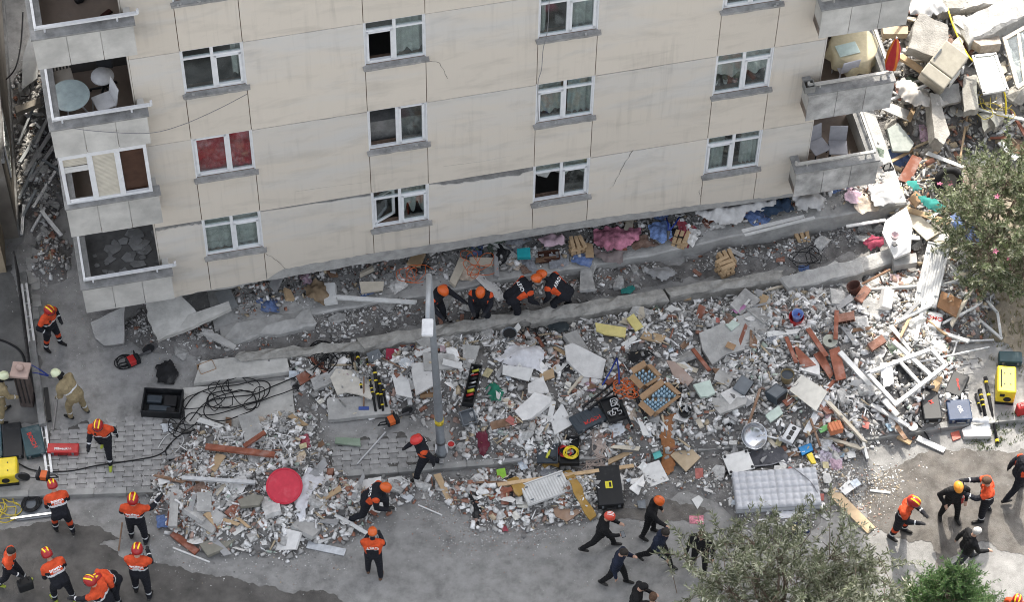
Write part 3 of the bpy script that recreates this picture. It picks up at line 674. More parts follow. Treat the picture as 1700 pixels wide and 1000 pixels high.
KEEPPX=[(975,695),(1012,832),(910,747),(945,747),(1018,678),(1070,628),(1095,660),(270,665),(343,608),(775,688),(1233,638),(1290,652),(1313,720),(1248,722),(1321,530),(1306,625),(1422,490),(472,808),(450,815),(495,800),(905,812),(890,815),(925,805),(1545,450),(1535,480),(1290,815),(1250,815),(1330,810),(1225,768),(610,640),(625,650),(595,620),(655,703),(1545,670),(1590,640),(1592,682),(1377,568),(1138,760),(1110,740),(860,595),(400,748),(370,748),(430,752),(965,825),(1390,605),(780,640),(1024,610),(1340,650),(995,745),(1085,788),(1500,630),(1540,620),(1470,650),(822,653),(665,632),(1365,590),(1335,595)]
def clear(x,y,rad=.3): return all((x-k[0])**2+(y-k[1])**2>rad*rad for k in KEEPW)
KEEPW=[(G(a,b,.3).x,G(a,b,.3).y) for a,b in KEEPPX]
# single larger pieces, each an object of its own
def bits(name,label,cat,group,zn,count,smin,smax,kind,m,seed,zoff=0.0,tilt=.3,ext=0.0,flat=1.0):
    r=np.random.RandomState(seed); S=np.maximum.reduce([ZONES[k] for k in zn]); wgt=np.where(S>-ext,np.clip((S+ext)/.3,0.05,1)*(.3+NZ3),0).ravel(); wgt/=wgt.sum()
    ids=r.choice(wgt.size,count,p=wgt); ms=[]
    for V,Fc in HULLS[kind]:
        me=bpy.data.meshes.new(name); me.from_pydata(V.tolist(),[],Fc.tolist()); me.materials.append(m); ms.append(me)
    for q in range(count):
        x=float(XX.ravel()[ids[q]]+r.uniform(-.04,.04)); y=float(YY.ravel()[ids[q]]+r.uniform(-.04,.04)); s=smin*(smax/smin)**(r.rand()**1.8)
        if not clear(x,y,.2+s*.35): continue
        o=obj(name,ms[r.randint(14)]); o.location=(x,y,hz(x,y)+zoff+.06*s+.02*r.rand()); o.scale=(s,s*r.uniform(.7,1),s*r.uniform(.6,1)*flat); o.rotation_euler=(r.normal(0,tilt),r.normal(0,tilt),r.uniform(0,6.28))
        tag(o,label,cat,group)
m_ck=mat('chunk_concrete',(.44,.435,.42),.93,var=.3,scale=5,bump=.7,bscale=28,dust=.4,dcol=(.56,.55,.53),rnd=.28)
m_fk=mat('plaster_flake',(.66,.65,.63),.9,var=.15,scale=4,bump=.3,bscale=30,dust=.25,rnd=.2)
m_bk=mat('terracotta',(.31,.16,.115),.9,var=.3,scale=6,bump=.5,bscale=30,dust=.35,dcol=(.45,.38,.34),rnd=.25)
bits('concrete_chunk','jagged grey concrete chunk lying among the rubble','rubble','concrete chunks in the rubble',['main','front','trench','frontright','right'],260,.16,.55,'chunk',m_ck,21)
bits('concrete_chunk','large pale concrete chunk in the sunlit heap beside the building','rubble','concrete chunks in the sunlit heap',['heap'],90,.25,.9,'chunk',mat('heap_concrete',(.31,.295,.265),.93,var=.35,scale=4,bump=.8,bscale=20,dust=.3,dcol=(.4,.385,.35),rnd=.3),22)
bits('plaster_flake','flat white plaster flake lying on the rubble','rubble','plaster flakes on the rubble',['main','front','frontright','right'],240,.16,.6,'flake',m_fk,23,.03,.25)
bits('plaster_flake','flat pale plaster sheet piece in the sunlit heap beside the building','rubble','plaster pieces in the sunlit heap',['heap'],60,.25,.8,'flake',mat('heap_plaster',(.42,.405,.37),.9,var=.25,scale=4,bump=.4,bscale=25,dust=.3,rnd=.25),24,.05,.35)
bits('brick_fragment','broken red brick fragment among the rubble','rubble','brick fragments in the rubble',['main','front','trench'],190,.10,.24,'block',m_bk,25,.02,.5)
bits('concrete_shard','grey slab shard lying in the narrow alley','rubble','slab shards in the alley',['alley'],26,.2,.55,'flake',m_ck,26,.03,.3)
def boards(name,label,cat,group,zn,count,seed,mats_,lr,wr,tr=(.02,.05),zoff=.05):
    r=np.random.RandomState(seed); S=np.maximum.reduce([ZONES[k] for k in zn]); ids=np.nonzero((S>.1).ravel())[0]
    for q in range(count):
        i=ids[r.randint(len(ids))]; x=float(XX.ravel()[i]); y=float(YY.ravel()[i]); l=r.uniform(*lr)/2; w_=r.uniform(*wr)/2
        if not clear(x,y,.18+l*.8): continue
        t=r.uniform(*tr); mb=MB()
        P=[(-l,-w_),(l*r.uniform(.6,1),-w_*r.uniform(.7,1)),(l,w_*r.uniform(.3,1)),(-l*r.uniform(.8,1),w_)]; mb.prism(P,0,t); o=part(mb,name,mats_[r.randint(len(mats_))]); o.location=(x,y,hz(x,y)+zoff); o.rotation_euler=(r.normal(0,.22),r.normal(0,.18),r.uniform(0,6.28)); tag(o,label,cat,group)
BM=[mat('bd_white',(.62,.62,.6),.6,dust=.35,var=.1),mat('bd_cream',(.52,.47,.38),.7,dust=.3),mat('bd_brown',(.2,.12,.075),.8,dust=.35,var=.3),mat('bd_red',(.22,.085,.055),.8,dust=.4),mat('bd_pine',(.42,.3,.18),.8,dust=.3),mat('bd_grey',(.3,.3,.3),.7,dust=.3)]
boards('board_fragment','broken board piece lying in the rubble','board','broken boards in the rubble',['main','front'],130,31,BM,(.3,.9),(.06,.26))
boards('board_fragment','broken board piece lying in the sunlit heap','board','broken boards in the sunlit heap',['heap','right'],80,32,BM,(.4,1.4),(.08,.4),zoff=.15)
boards('slab_fragment','flat broken concrete slab piece lying in the rubble','rubble','slab pieces in the rubble',['main','front','trench'],46,33,[m_conc,m_ck,m_fk],(.4,.9),(.3,.6),(.06,.13),.02)
ZONES['mr']=np.minimum(ZONES['main'],(XX-6.0)*.5)
boards('timber_lath','long pale lath among the debris','lath','pale laths in the debris at the right',['mr','right'],46,35,[BM[0],BM[0],BM[5],BM[1],BM[4]],(.7,1.7),(.05,.11),(.04,.07),.12)
boards('timber_lath','long pale lath in the sunlit heap','lath','pale laths in the sunlit heap',['heap'],34,36,[BM[0],BM[5],BM[1],BM[4]],(.8,2.2),(.06,.14),(.04,.08),.2)
def rag_mesh(seed,m):
    r=np.random.RandomState(seed); n=12; vs=[];fs=[]
    for j in range(n+1):
        for i in range(n+1):
            x=(i/n-.5);y=(j/n-.5); q=Vector((x*5+seed,y*5,seed*2.3)); f=abs(pnoise(q))*.3+.15*abs(pnoise(q*2.2)); e=max(0,1-2.2*math.hypot(x,y)); sx=1+.35*pnoise(Vector((math.atan2(y,x)*1.3,seed,0))); vs.append((x*sx,y*sx*.8,f*(.4+e)+.15*e))
    for j in range(n):
        for i in range(n): a=j*(n+1)+i; fs.append((a,a+1,a+n+2,a+n+1))
    mb=MB(); mb.add(vs,fs); return mb.mesh('rag',m,True)
RAGC=[(.02,.02,.022),(.6,.6,.6),(.25,.26,.28),(.3,.06,.08),(.12,.18,.35),(.5,.42,.34),(.42,.3,.36),(.1,.13,.1),(.66,.65,.62),(.2,.13,.1)]
RAGM=[rag_mesh(k,mat('rag_%d'%k,c,.9,var=.3,scale=7,dust=.3)) for k,c in enumerate(RAGC)]
def rags(label,cat,group,zn,count,seed,smin,smax,zf=None):
    r=np.random.RandomState(seed); S=np.maximum.reduce([ZONES[k] for k in zn]); ids=np.nonzero((S>.05).ravel())[0]
    for q in range(count):
        i=ids[r.randint(len(ids))]; x=float(XX.ravel()[i]); y=float(YY.ravel()[i]); s=r.uniform(smin,smax)
        if not clear(x,y,.25+s*.3): continue
        o=obj('fabric_scrap',RAGM[r.randint(len(RAGM))]); z=hz(x,y)+.03 if zf is None else float(zf(np.array([x]),np.array([y]))[0])+.02
        o.location=(x,y,z); o.scale=(s,s,s*.8); o.rotation_euler=(r.normal(0,.2),r.normal(0,.2),r.uniform(0,6.28)); tag(o,label,cat,group)
rags('crumpled fabric or plastic scrap in the rubble','fabric','fabric scraps in the rubble',['main','front','frontright'],60,41,.16,.45)
rags('crumpled clothing crammed in the crushed storey','fabric','clothing in the crushed storey',['slab'],46,42,.25,.7,slabz)
rags('crumpled cloth scrap in the sunlit heap','fabric','cloth scraps in the sunlit heap',['heap','right'],26,43,.3,.9)
boards('board_fragment','broken furniture board crammed in the crushed storey','board','boards in the crushed storey',['slab'],40,34,BM,(.3,.9),(.1,.35),(.03,.12),.42)
# generic helpers for traced pieces
def flat(name,label,cat,pp,th,m,dz=0.0,tilt=(0,0),jg=0,bev=0.0,group=None,z=None,parts=None,smooth=False):
    cx=sum(p[0] for p in pp)/len(pp); cy=sum(p[1] for p in pp)/len(pp)
    c=on(cx,cy,dz) if z is None else G(cx,cy,z)
    P=[G(x,y,c.z+th/2) for x,y in pp]; P=[(p.x-c.x,p.y-c.y) for p in P]
    if jg:
        Q=[]
        for a,b in zip(P,P[1:]+P[:1]): Q+=jag(a,b,4,jg)[:-1]
        P=Q
    mb=MB(); mb.prism(P,0,th)
    o=part(mb,name,m,bev=bev); o.location=c; o.rotation_euler=(R(tilt[0]),R(tilt[1]),0)
    return tag(o,label,cat,group)
def stick(name,label,cat,a,b,wd,ht,m,dz=.03,dz2=None,group=None,bev=0):
    A=on(*a,dz); Bq=on(*b,dz if dz2 is None else dz2); c=(A+Bq)/2; mb=MB(); mb.bar(A-c,Bq-c,wd,ht); o=part(mb,name,m,bev=bev); o.location=c; return tag(o,label,cat,group)
def smooth_path(P,n=5,closed=False):
    out=[]; m=len(P)
    for i in range(m if closed else m-1):
        p0,p1,p2,p3=(P[(i-1)%m],P[i],P[(i+1)%m],P[(i+2)%m]) if closed else (P[max(i-1,0)],P[i],P[i+1],P[min(i+2,m-1)])
        for k in range(n):
            t=k/n; out.append(.5*((2*p1)+(p2-p0)*t+(2*p0-5*p1+4*p2-p3)*t*t+(3*p1-p0-3*p2+p3)*t*t*t))
    if not closed: out.append(P[-1])
    return out
def cable(name,label,pp,r,m,dz=.02,cat='cable',n=6,group=None,z=None):
    P=[on(x,y,dz) if z is None else G(x,y,z) for x,y in pp]; P=smooth_path(P,n); c=P[0].copy(); mb=MB(); mb.tube([p-c+Vector((0,0,.02*pnoise(p*3))) for p in P],r,6)
    o=part(mb,name,m,smooth=True); o.location=c; return tag(o,label,cat,group)
def coil(name,label,px,py,rad,turns,r,m,dz=.02,cat='cable',seed=1,sq=.25,group=None):
    rr=random.Random(seed); c=on(px,py,dz); P=[]; n=14
    for k in range(int(turns*n)):
        a=2*math.pi*k/n; q=rad*(1+.18*math.sin(k*.37+seed)+(.45*math.sin(k*.83+seed*2)*math.sin(k*.19+seed) if sq>.5 else 0))*(.85+.3*rr.random()*sq); jx=(.75 if sq>.5 else .1)*rad; P.append(Vector((q*math.cos(a)+jx*math.sin(k*.21+seed),q*math.sin(a)+jx*.8*math.cos(k*.17),r+.25*r*k/n+.01*rr.random())))
    mb=MB(); mb.tube(smooth_path(P,2),r,5); o=part(mb,name,m,smooth=True); o.location=c; return tag(o,label,cat,group)
def inpoly(x,y,s):
    k=False
    for (x0,y0),(x1,y1) in zip(s,s[1:]+s[:1]):
        if (y0<=y)!=(y1<=y) and x<x0+(y-y0)/(y1-y0)*(x1-x0): k=not k
    return k
def cloth(name,label,pp,m,amp=.05,res=.05,dz=.04,cat='cloth',fs=4.0,z=None,hump=.05,group=None,th=.012,seed=0):
    cx=sum(p[0] for p in pp)/len(pp); cy=sum(p[1] for p in pp)/len(pp); c=on(cx,cy,dz) if z is None else G(cx,cy,z)
    P=[G(x,y,c.z) for x,y in pp]; P=[(p.x-c.x,p.y-c.y) for p in P]; x0,x1=min(p[0] for p in P),max(p[0] for p in P); y0,y1=min(p[1] for p in P),max(p[1] for p in P)
    nx=int((x1-x0)/res)+2; ny=int((y1-y0)/res)+2; ok={}; vs=[]; fs_=[]
    def vid(i,j):
        if (i,j) in ok: return ok[i,j]
        x=x0+i*res; y=y0+j*res; q=Vector((x*fs+seed,y*fs*.8,seed*3.1)); wv=pnoise(q*.5)*.4
        f=abs(pnoise(q+Vector((wv,wv,0))))*1.6+.5*abs(pnoise(q*2.3))
        e=min(math.hypot(x-(a[0]+(b[0]-a[0])*t),y-(a[1]+(b[1]-a[1])*t)) for a,b in zip(P,P[1:]+P[:1]) for t in (0,.25,.5,.75))
        g=(hz(c.x+x,c.y+y)-c.z+dz) if z is None else 0
        vs.append((x+.3*res*pnoise(q*3),y+.3*res*pnoise(q*3+Vector((9,9,9))),g+amp*f+hump*min(1,e/.25))); ok[i,j]=len(vs)-1; return ok[i,j]
    for j in range(ny):
        for i in range(nx):
            if inpoly(x0+(i+.5)*res,y0+(j+.5)*res,P): fs_.append((vid(i,j),vid(i+1,j),vid(i+1,j+1),vid(i,j+1)))
    mb=MB(); mb.add(vs,fs_); o=part(mb,name,m,smooth=True); o.location=c
    s=o.modifiers.new('s','SOLIDIFY'); s.thickness=th; s2=o.modifiers.new('d','SUBSURF'); s2.levels=s2.render_levels=1
    return tag(o,label,cat,group)
# ---------------------------------------------------------------- fallen beam / low wall in front of the trench
def beam(name,label,pa,pb,wd,ht,m,za,zb,rough=.03,n=16,cat='wall',seed=0,group=None):
    A=G(*pa,za); Bq=G(*pb,zb); c=(A+Bq)/2; d=(Bq-A); L=d.length; dx=d.normalized(); sy=Vector((0,0,1)).cross(dx).normalized(); up=dx.cross(sy); vs=[];fs=[]
    prof=[(-.5,-1),(-.5,-.12),(-.42,0),(.0,.03),(.44,0),(.5,-.15),(.5,-1)]
    for i in range(n+1):
        t=i/n-.5
        for k,(a,b) in enumerate(prof):
            q=Vector((i*.6+seed,k*1.3,seed)); j=pnoise(q)*rough*1.6; j2=pnoise(q+Vector((5,5,5)))*rough*1.6
            e=(random.uniform(-.08,.08) if i in (0,n) else 0)
            vs.append(dx*(t*L+e)+sy*(a*wd+j)+up*(b*ht+j2)-Vector((0,0,0)))
    K=len(prof)
    for i in range(n):
        for k in range(K): a=i*K+k; b=i*K+(k+1)%K; fs.append((a,a+K,b+K,b))
    fs+=[tuple(range(K)),tuple(n*K+k for k in range(K-1,-1,-1))]
    mb=MB(); mb.add(vs,fs); o=part(mb,name,m); o.location=c; return tag(o,label,cat,group)
m_wall=mat('weathered_wall',(.32,.31,.285),.94,var=.32,scale=4,bump=.7,bscale=22,dust=.4,dcol=(.45,.43,.4))
beam('broken_wall','low broken concrete wall stub left of the lamp post',(395,592),(612,572),.26,.4,m_wall,.38,.42,.05,14,seed=1)
beam('broken_wall','low broken concrete wall behind the lamp post lamp head',(600,570),(880,523),.32,.45,m_wall,.52,.52,.05,18,seed=2)
beam('broken_wall','low broken concrete wall in front of the crouching rescuers',(875,526),(1105,488),.34,.5,m_wall,.52,.5,.04,18,seed=3)
beam('broken_wall','low broken concrete wall below the stacked timber blocks',(1108,486),(1300,455),.3,.5,m_wall,.5,.5,.04,14,seed=4)
beam('broken_wall','grey concrete wall block right of the rubble pile',(1302,470),(1428,440),.42,.5,m_conc,.56,.58,.04,12,seed=5)
beam('broken_wall','grey concrete wall end beside the white board',(1424,440),(1500,416),.4,.45,m_conc,.5,.5,.03,8,seed=6)
# fallen slabs on the left
beam('fallen_beam','rounded concrete beam end lying under the cracked panel',(365,556),(520,524),.5,.45,m_conc,.45,.42,.05,10,cat='beam',seed=7)
flat('fallen_panel','pale concrete panel leaning below the lowest balcony, left of the larger one',"rubble",[(152,536),(212,515),(205,568),(172,570),(158,560)],.09,m_conc,.12,(18,-6),.015)
flat('fallen_panel','large pale concrete panel fallen below the lowest balcony','rubble',[(243,506),(300,494),(328,520),(312,535),(262,562),(246,532)],.12,mat('pale_slab',(.47,.46,.43),.92,var=.2,scale=3,bump=.4,dust=.3,dcol=(.55,.54,.52)),.42,(14,4),.02)
flat('fallen_panel','long narrow precast panel with a raised lip lying on the fallen slab','rubble',[(262,560),(258,548),(305,528),(382,506),(385,517),(320,543)],.14,MATS['pale_slab'],.35,(10,-3),.01)
flat('fallen_panel','thin grey slab tipped beside the rounded beam','rubble',[(332,556),(360,556),(392,572),(388,578),(360,568)],.07,m_conc,.2,(5,8),.01)
stick('metal_grille','ribbed grey metal panel standing in the gap under the building',"panel",(368,482),(384,515),.38,.03,mat('grey_metal',(.3,.31,.31),.5,metal=.5,dust=.2),.5,.3)
# entrance slabs left of the debris
flat('concrete_step','long pale concrete step left of the big cable tangle','step',[(334,603),(476,587),(481,620),(322,640)],.17,mat('pale_slab',(.47,.46,.43)),.02,(0,0),.008,.01)
flat('concrete_step','wide concrete landing slab under the tangled black cables','step',[(304,646),(484,633),(492,706),(335,724),(308,700)],.1,mat('pale_slab',(.47,.46,.43)),-.02,(0,0),.008,.01)
flat('concrete_step','grey concrete slab below the yellow poles','step',[(543,665),(642,655),(650,690),(545,700)],.14,m_conc,.0,(0,0),.01,.01)
# ---------------------------------------------------------------- people
from mathutils.bvhtree import BVHTree
def cap_mesh(bm,a,b,ra,rb,n=8):
    d=b-a; L=d.length; z=d.normalized() if L>1e-6 else Vector((0,0,1)); x=z.orthogonal().normalized(); y=z.cross(x); rings=[]
    for (c,r,t) in ((a,ra,-.95),(a,ra,-.6),(a,ra,0),(b,rb,0),(b,rb,.6),(b,rb,.95)):
        rr=r*math.sqrt(max(0,1-t*t)); o=c+z*(r*t); rings.append([bm.verts.new(o+(x*math.cos(6.2832*k/n)+y*math.sin(6.2832*k/n))*rr) for k in range(n)])
    for g,h in zip(rings,rings[1:]):
        for k in range(n): bm.faces.new((g[k],g[(k+1)%n],h[(k+1)%n],h[k]))
    bm.faces.new(rings[0][::-1]); bm.faces.new(rings[-1])
m_skin=mat('skin',(.42,.26,.19),.6,var=.08); m_hair=mat('dark_hair',(.025,.02,.017),.7,var=.3,scale=40,bump=.5,bscale=120); m_ghair=mat('grey_hair',(.45,.44,.42),.7,var=.3,scale=40,bump=.5,bscale=120)
m_bh=mat('brown_hair',(.09,.05,.03),.7,var=.3,scale=40,bump=.5,bscale=120)
def fab(n,c,dust=.04): return mat(n,c,.85,var=.22,scale=9,bump=.35,bscale=25,dust=dust,dcol=(min(1,c[0]*.8+.07),min(1,c[1]*.8+.07),min(1,c[2]*.8+.068)))
f_or=fab('orange_jacket',(.55,.07,.022)); f_nv=fab('navy_cloth',(.011,.012,.017)); f_bk=fab('black_cloth',(.008,.008,.009)); f_sl=mat('reflective_tape',(.55,.56,.57),.35,var=.1,spec=.6)
f_kh=fab('khaki_cloth',(.25,.20,.115)); f_bt=mat('black_boot',(.014,.013,.012),.5,dust=.2); f_gl=mat('dark_glove',(.02,.02,.022),.8); f_yg=mat('lime_boot',(.30,.36,.04),.6); f_dn=fab('dark_denim',(.035,.037,.045)); f_br=mat('brown_boot',(.11,.06,.035),.6)
f_nj=fab('navy_jacket',(.012,.017,.035)); f_or2=fab('vest_orange',(.56,.075,.02)); f_wt=mat('white_print',(.75,.75,.74),.7,var=.05)
def z_fire(tag,t,p,o):
    if tag=='torso':
        if .20<p.z<.255 : return 2 if abs(p.x)<.5 else 1
        if p.z<.20: return 1
        if p.z<.34 and abs(p.x)>.15: return 1
        return 0
    if tag=='uarm': return 0 if t<.55 else 1
    if tag=='farm': return 2 if .6<t<.72 else 1
    if tag=='hand': return 5
    if tag=='thigh': return 3
    if tag=='shin': return 2 if .62<t<.74 else (8 if o.get('knee') and t<.35 else 3)
    return {'foot':4,'neck':6,'head':6}[tag]
def z_afad(tag,t,p,o):
    if tag=='torso':
        if o.get('vest'): return 0 if (p.z>.30 or abs(p.x)>.145) and p.z>.1 else 1
        return 0 if (abs(p.x)>.15 and p.z>.12 and p.z<.36) else 1
    if tag=='uarm': return 0 if (t<.12) else 1
    if tag=='farm': return 1
    if tag=='hand': return 5
    return {'thigh':3,'shin':3,'foot':4,'neck':1,'head':6}[tag]
def z_khaki(tag,t,p,o):
    if tag=='torso': return 2 if .16<p.z<.20 else 0
    if tag=='farm': return 2 if .6<t<.72 else 0
    if tag=='shin': return 2 if .55<t<.66 else 3
    return {'uarm':0,'hand':5,'thigh':3,'foot':4,'neck':1,'head':6}[tag]
def z_civ(tag,t,p,o): return {'torso':0,'uarm':0,'farm':0,'hand':6,'thigh':3,'shin':3,'foot':4,'neck':6 if not o.get('hood') else 0,'head':6}[tag]
OUT={'fire':(z_fire,[f_or,f_nv,f_sl,f_nv,f_bt,f_gl,m_skin,m_hair,f_or]),'afad':(z_afad,[f_or2,f_nv,f_sl,f_nv,f_bt,f_gl,m_skin,m_hair,f_or]),'khaki':(z_khaki,[f_kh,f_bk,f_sl,f_kh,f_bt,f_gl,m_skin,m_hair,f_or]),'civ':(z_civ,[f_bk,f_bk,f_sl,f_bk,f_bt,f_gl,m_skin,m_hair,f_or])}
POSE={ # lean, headpitch, legs L/R (flex,abd,knee), arms L/R (flex,abd,elbow,in)
 'stand':(4,10,[(6,5,6),(-6,5,4)],[(8,12,25,.1),(8,12,25,.1)]),
 'walk':(8,10,[(20,4,8),(-16,4,16)],[(-25,10,25,.1),(25,10,30,.2)]),
 'walk2':(6,8,[(-16,4,18),(18,4,6)],[(20,12,40,.2),(-22,10,20,.1)]),
 'stride':(10,12,[(27,5,10),(-24,5,16)],[(-20,12,20,.1),(30,12,50,.2)]),
 'bend':(38,15,[(20,8,25),(0,8,12)],[(30,8,45,.3),(40,10,40,.3)]),
 'bend2':(55,5,[(32,9,45),(10,9,30)],[(45,10,30,.3),(55,10,35,.3)]),
 'lunge':(34,12,[(62,10,62),(-12,8,42)],[(25,10,50,.4),(35,10,55,.4)]),
 'hold':(8,22,[(5,6,4),(-6,6,6)],[(30,6,70,.5),(34,6,65,.5)]),
 'wave':(5,8,[(6,7,6),(-4,7,4)],[(12,14,30,.0),(40,30,95,-.1)]),
 'photo':(4,5,[(6,6,6),(-6,6,6)],[(62,6,50,.4),(62,6,52,.4)]),
 'face':(8,15,[(20,4,10),(-16,4,12)],[(35,10,110,.5),(5,10,15,.1)]),
 'reach':(18,10,[(14,8,10),(-6,8,8)],[(70,12,20,.2),(30,10,40,.2)]),
 'akimbo':(6,14,[(8,8,6),(-4,8,6)],[(-12,30,70,.6),(-12,30,70,.6)]),
}
HELM={'fire':((.34,.014,.016),1),'climb':((.62,.11,.015),0),'red':((.6,.04,.035),0),'khaki':((.62,.66,.45),2),'redw':((.62,.07,.04),3),'amber':((.8,.3,.03),0)}
def person(label,fx,fy,head,pose,outfit,helmet=None,hair=None,text=None,scale=.93,zg=None,mats=None,opts=None,tweak=None,group=None):
    o=opts or {}; lean,hp,legs,arms=POSE[pose]
    if tweak: lean=tweak.get('lean',lean); arms=tweak.get('arms',arms); legs=tweak.get('legs',legs); hp=tweak.get('hp',hp)
    caps=[]
    def C(a,b,ra,rb,tag): caps.append((Vector(a),Vector(b),ra,rb,tag))
    bulk=1.13 if outfit=='civ' else 1.24
    T=Matrix.Rotation(-R(lean),3,'X'); pel=Vector((0,0,0))
    for s,(fl,ab,kn) in zip((-1,1),legs):
        hip=Vector((s*.09,0,-.02)); fl,ab,kn=R(fl),R(ab),R(kn)
        kd=Vector((s*math.sin(ab),math.sin(fl)*math.cos(ab),-math.cos(fl)*math.cos(ab))); knee=hip+kd*.43
        sd=Vector((s*math.sin(ab)*.5,math.sin(fl-kn),-math.cos(fl-kn))).normalized(); ank=knee+sd*.41
        C(hip,knee,.098*bulk,.066*bulk,'thigh'); C(knee,ank-sd*.02,.066*bulk,.05*bulk,'shin')
        toe=max(-.5,min(.3,-(fl-kn)))*.6; fd=Vector((s*.18,math.cos(toe),math.sin(toe)*.6)).normalized()
        C(ank-fd*.05+Vector((0,0,-.035)),ank+fd*.08+Vector((0,0,-.04)),.046,.048,'foot'); C(ank+fd*.06+Vector((0,0,-.045)),ank+fd*.16+Vector((0,0,-.05)),.044,.036,'foot')
    def tp(x,y,z): return T@Vector((x,y,z))
    for s in (-1,1):
        C(tp(s*.07,0,-.04),tp(s*.065,.0,.14),.118*bulk,.108*bulk,'torso'); C(tp(s*.065,0,.14),tp(s*.095,.0,.34),.108*bulk,.122*bulk,'torso')
    C(tp(-.155,-.005,.43),tp(.155,-.005,.43),.078*bulk,.078*bulk,'torso'); C(tp(0,0,.3),tp(0,0,.44),.13,.11,'torso')
    if o.get('hood'): C(tp(-.05,-.05,.52),tp(.05,-.05,.52),.075,.075,'torso')
    C(tp(0,0,.45),tp(0,.02,.58),.065,.055,'neck')
    HP=Matrix.Rotation(-R(lean*.6+hp),3,'X'); hc=tp(0,.02,.58)+HP@Vector((0,.02,.09))
    def hpnt(x,y,z): return hc+HP@Vector((x,y,z))
    C(hpnt(0,-.02,.03),hpnt(0,.02,.03),.088,.082,'head'); C(hpnt(0,.03,-.03),hpnt(0,.055,-.065),.06,.04,'head'); C(hpnt(0,.085,.0),hpnt(0,.103,-.022),.014,.018,'head')
    for s in (-1,1): C(hpnt(s*.082,-.005,.005),hpnt(s*.085,-.01,-.02),.016,.013,'head')
    hands=[]
    for s,(fl,ab,el,inn) in zip((-1,1),arms):
        fl,ab,el=R(fl),R(ab),R(el); sh=tp(s*.205,-.005,.425)
        ud=T@Vector((s*math.sin(ab),math.sin(fl)*math.cos(ab),-math.cos(fl)*math.cos(ab))); elb=sh+ud*.28
        fd=(T@Vector((s*math.sin(ab)*(1-inn)-s*inn*math.sin(el),math.sin(fl+el),-math.cos(fl+el)))).normalized(); wr=elb+fd*.25
        C(sh,elb,.068*bulk,.052*bulk,'uarm'); C(elb,wr,.053*bulk,.04*bulk,'farm')
        side=fd.cross(Vector((0,0,1))); side=side.normalized() if side.length>.05 else Vector((1,0,0)); dn=side.cross(fd).normalized()
        C(wr,wr+fd*.07,.034,.036,'hand'); C(wr+fd*.06-side*.02,wr+fd*.08+side*.02,.026,.026,'hand')
        for k in range(4):
            b0=wr+fd*.085+side*((k-1.5)*.022); l=(.05,.062,.066,.055)[k]; m_=b0+fd*l*.6; C(b0,m_,.0115,.011,'hand'); C(m_,m_+(fd*.6-dn*.8)*l*.6,.011,.010,'hand')
        tb=wr+fd*.03-side*.03*s; C(tb,tb+(fd*.7-side*.7*s)*.05,.014,.012,'hand'); hands.append(wr+fd*.1)
    minz=min(min(a.z-ra,b.z-rb) for a,b,ra,rb,_ in caps)
    off=Vector((0,0,-minz))
    caps=[(a+off,b+off,ra,rb,t) for a,b,ra,rb,t in caps]
    bm=bmesh.new()
    for a,b,ra,rb,t in caps: cap_mesh(bm,a,b,ra,rb,6 if ra<.03 else 10)
    me=bpy.data.meshes.new('tmp'); bm.to_mesh(me); bm.free(); tmp=bpy.data.objects.new('tmp',me); COL.objects.link(tmp)
    r=tmp.modifiers.new('r','REMESH'); r.mode='VOXEL'; r.voxel_size=.018; sm=tmp.modifiers.new('s','SMOOTH'); sm.factor=.5; sm.iterations=2
    dg=bpy.context.evaluated_depsgraph_get(); body=bpy.data.meshes.new_from_object(tmp.evaluated_get(dg)); bpy.data.objects.remove(tmp)
    # cloth creases
    n=len(body.vertices); co=np.empty(n*3); body.vertices.foreach_get('co',co); co=co.reshape(-1,3); no=np.empty(n*3); body.vertices.foreach_get('normal',no); no=no.reshape(-1,3)
    Pc=np.array([(a+(b-a)*0)[:] for a,b,*_ in caps]); 
    def nearest(Q):
        best=np.full(len(Q),1e9); bi=np.zeros(len(Q),int); bt=np.zeros(len(Q))
        for i,(a,b,ra,rb,t) in enumerate(caps):
            a_=np.array(a); d=np.array(b-a); tt=np.clip(((Q-a_)@d)/(d@d+1e-9),0,1); ds=np.linalg.norm(Q-a_-tt[:,None]*d,axis=1)-(ra+(rb-ra)*tt)
            k=ds<best; best[k]=ds[k]; bi[k]=i; bt[k]=tt[k]
        return bi,bt
    bi,bt=nearest(co); clothy=np.array([caps[i][4] in('torso','uarm','farm','thigh','shin') for i in bi])
    sd=(fx*.37+fy*.11); wv=np.sin(co[:,2]*62+3*np.sin(co[:,0]*23+sd)+2*np.sin(co[:,1]*19))*np.sin(co[:,0]*31+co[:,1]*27+sd)
    co=co+no*(wv*.007*clothy)[:,None]; body.vertices.foreach_set('co',co.ravel())
    pc=np.empty(len(body.polygons)*3); body.polygons.foreach_get('center',pc); pc=pc.reshape(-1,3); bi,bt=nearest(pc)
    zf,ml=OUT[outfit]; ml=list(ml)
    for k,v in (mats or {}).items(): ml[k]=v
    Ti=T.transposed(); mi=[]
    eyes=[off+hpnt(s*.034,.085,.022) for s in (-1,1)]
    for q,(i,t) in zip(pc,zip(bi,bt)):
        tg=caps[i][4]; p=Ti@(Vector(q)-off) if tg=='torso' else Vector(q); z=zf(tg,float(t),p,o)
        if tg=='head' and min((Vector(q)-e).length for e in eyes)<.017: z=7
        mi.append(z)
    for m in ml: body.materials.append(m)
    body.polygons.foreach_set('material_index',mi); body.polygons.foreach_set('use_smooth',[True]*len(body.polygons)); body.update()
    g=on(fx,fy) if zg is None else G(fx,fy,zg); ang=img_ang(*head)-math.pi/2
    E_=thing('person',label,'person',g,ang,group); vr=1+.05*math.sin(fx*1.7+fy); wr=1.06*(1+.07*math.sin(fx*.9+fy*2.1)); E_.scale=(scale*wr,scale*wr,scale*vr)
    obj('body',body,E_)
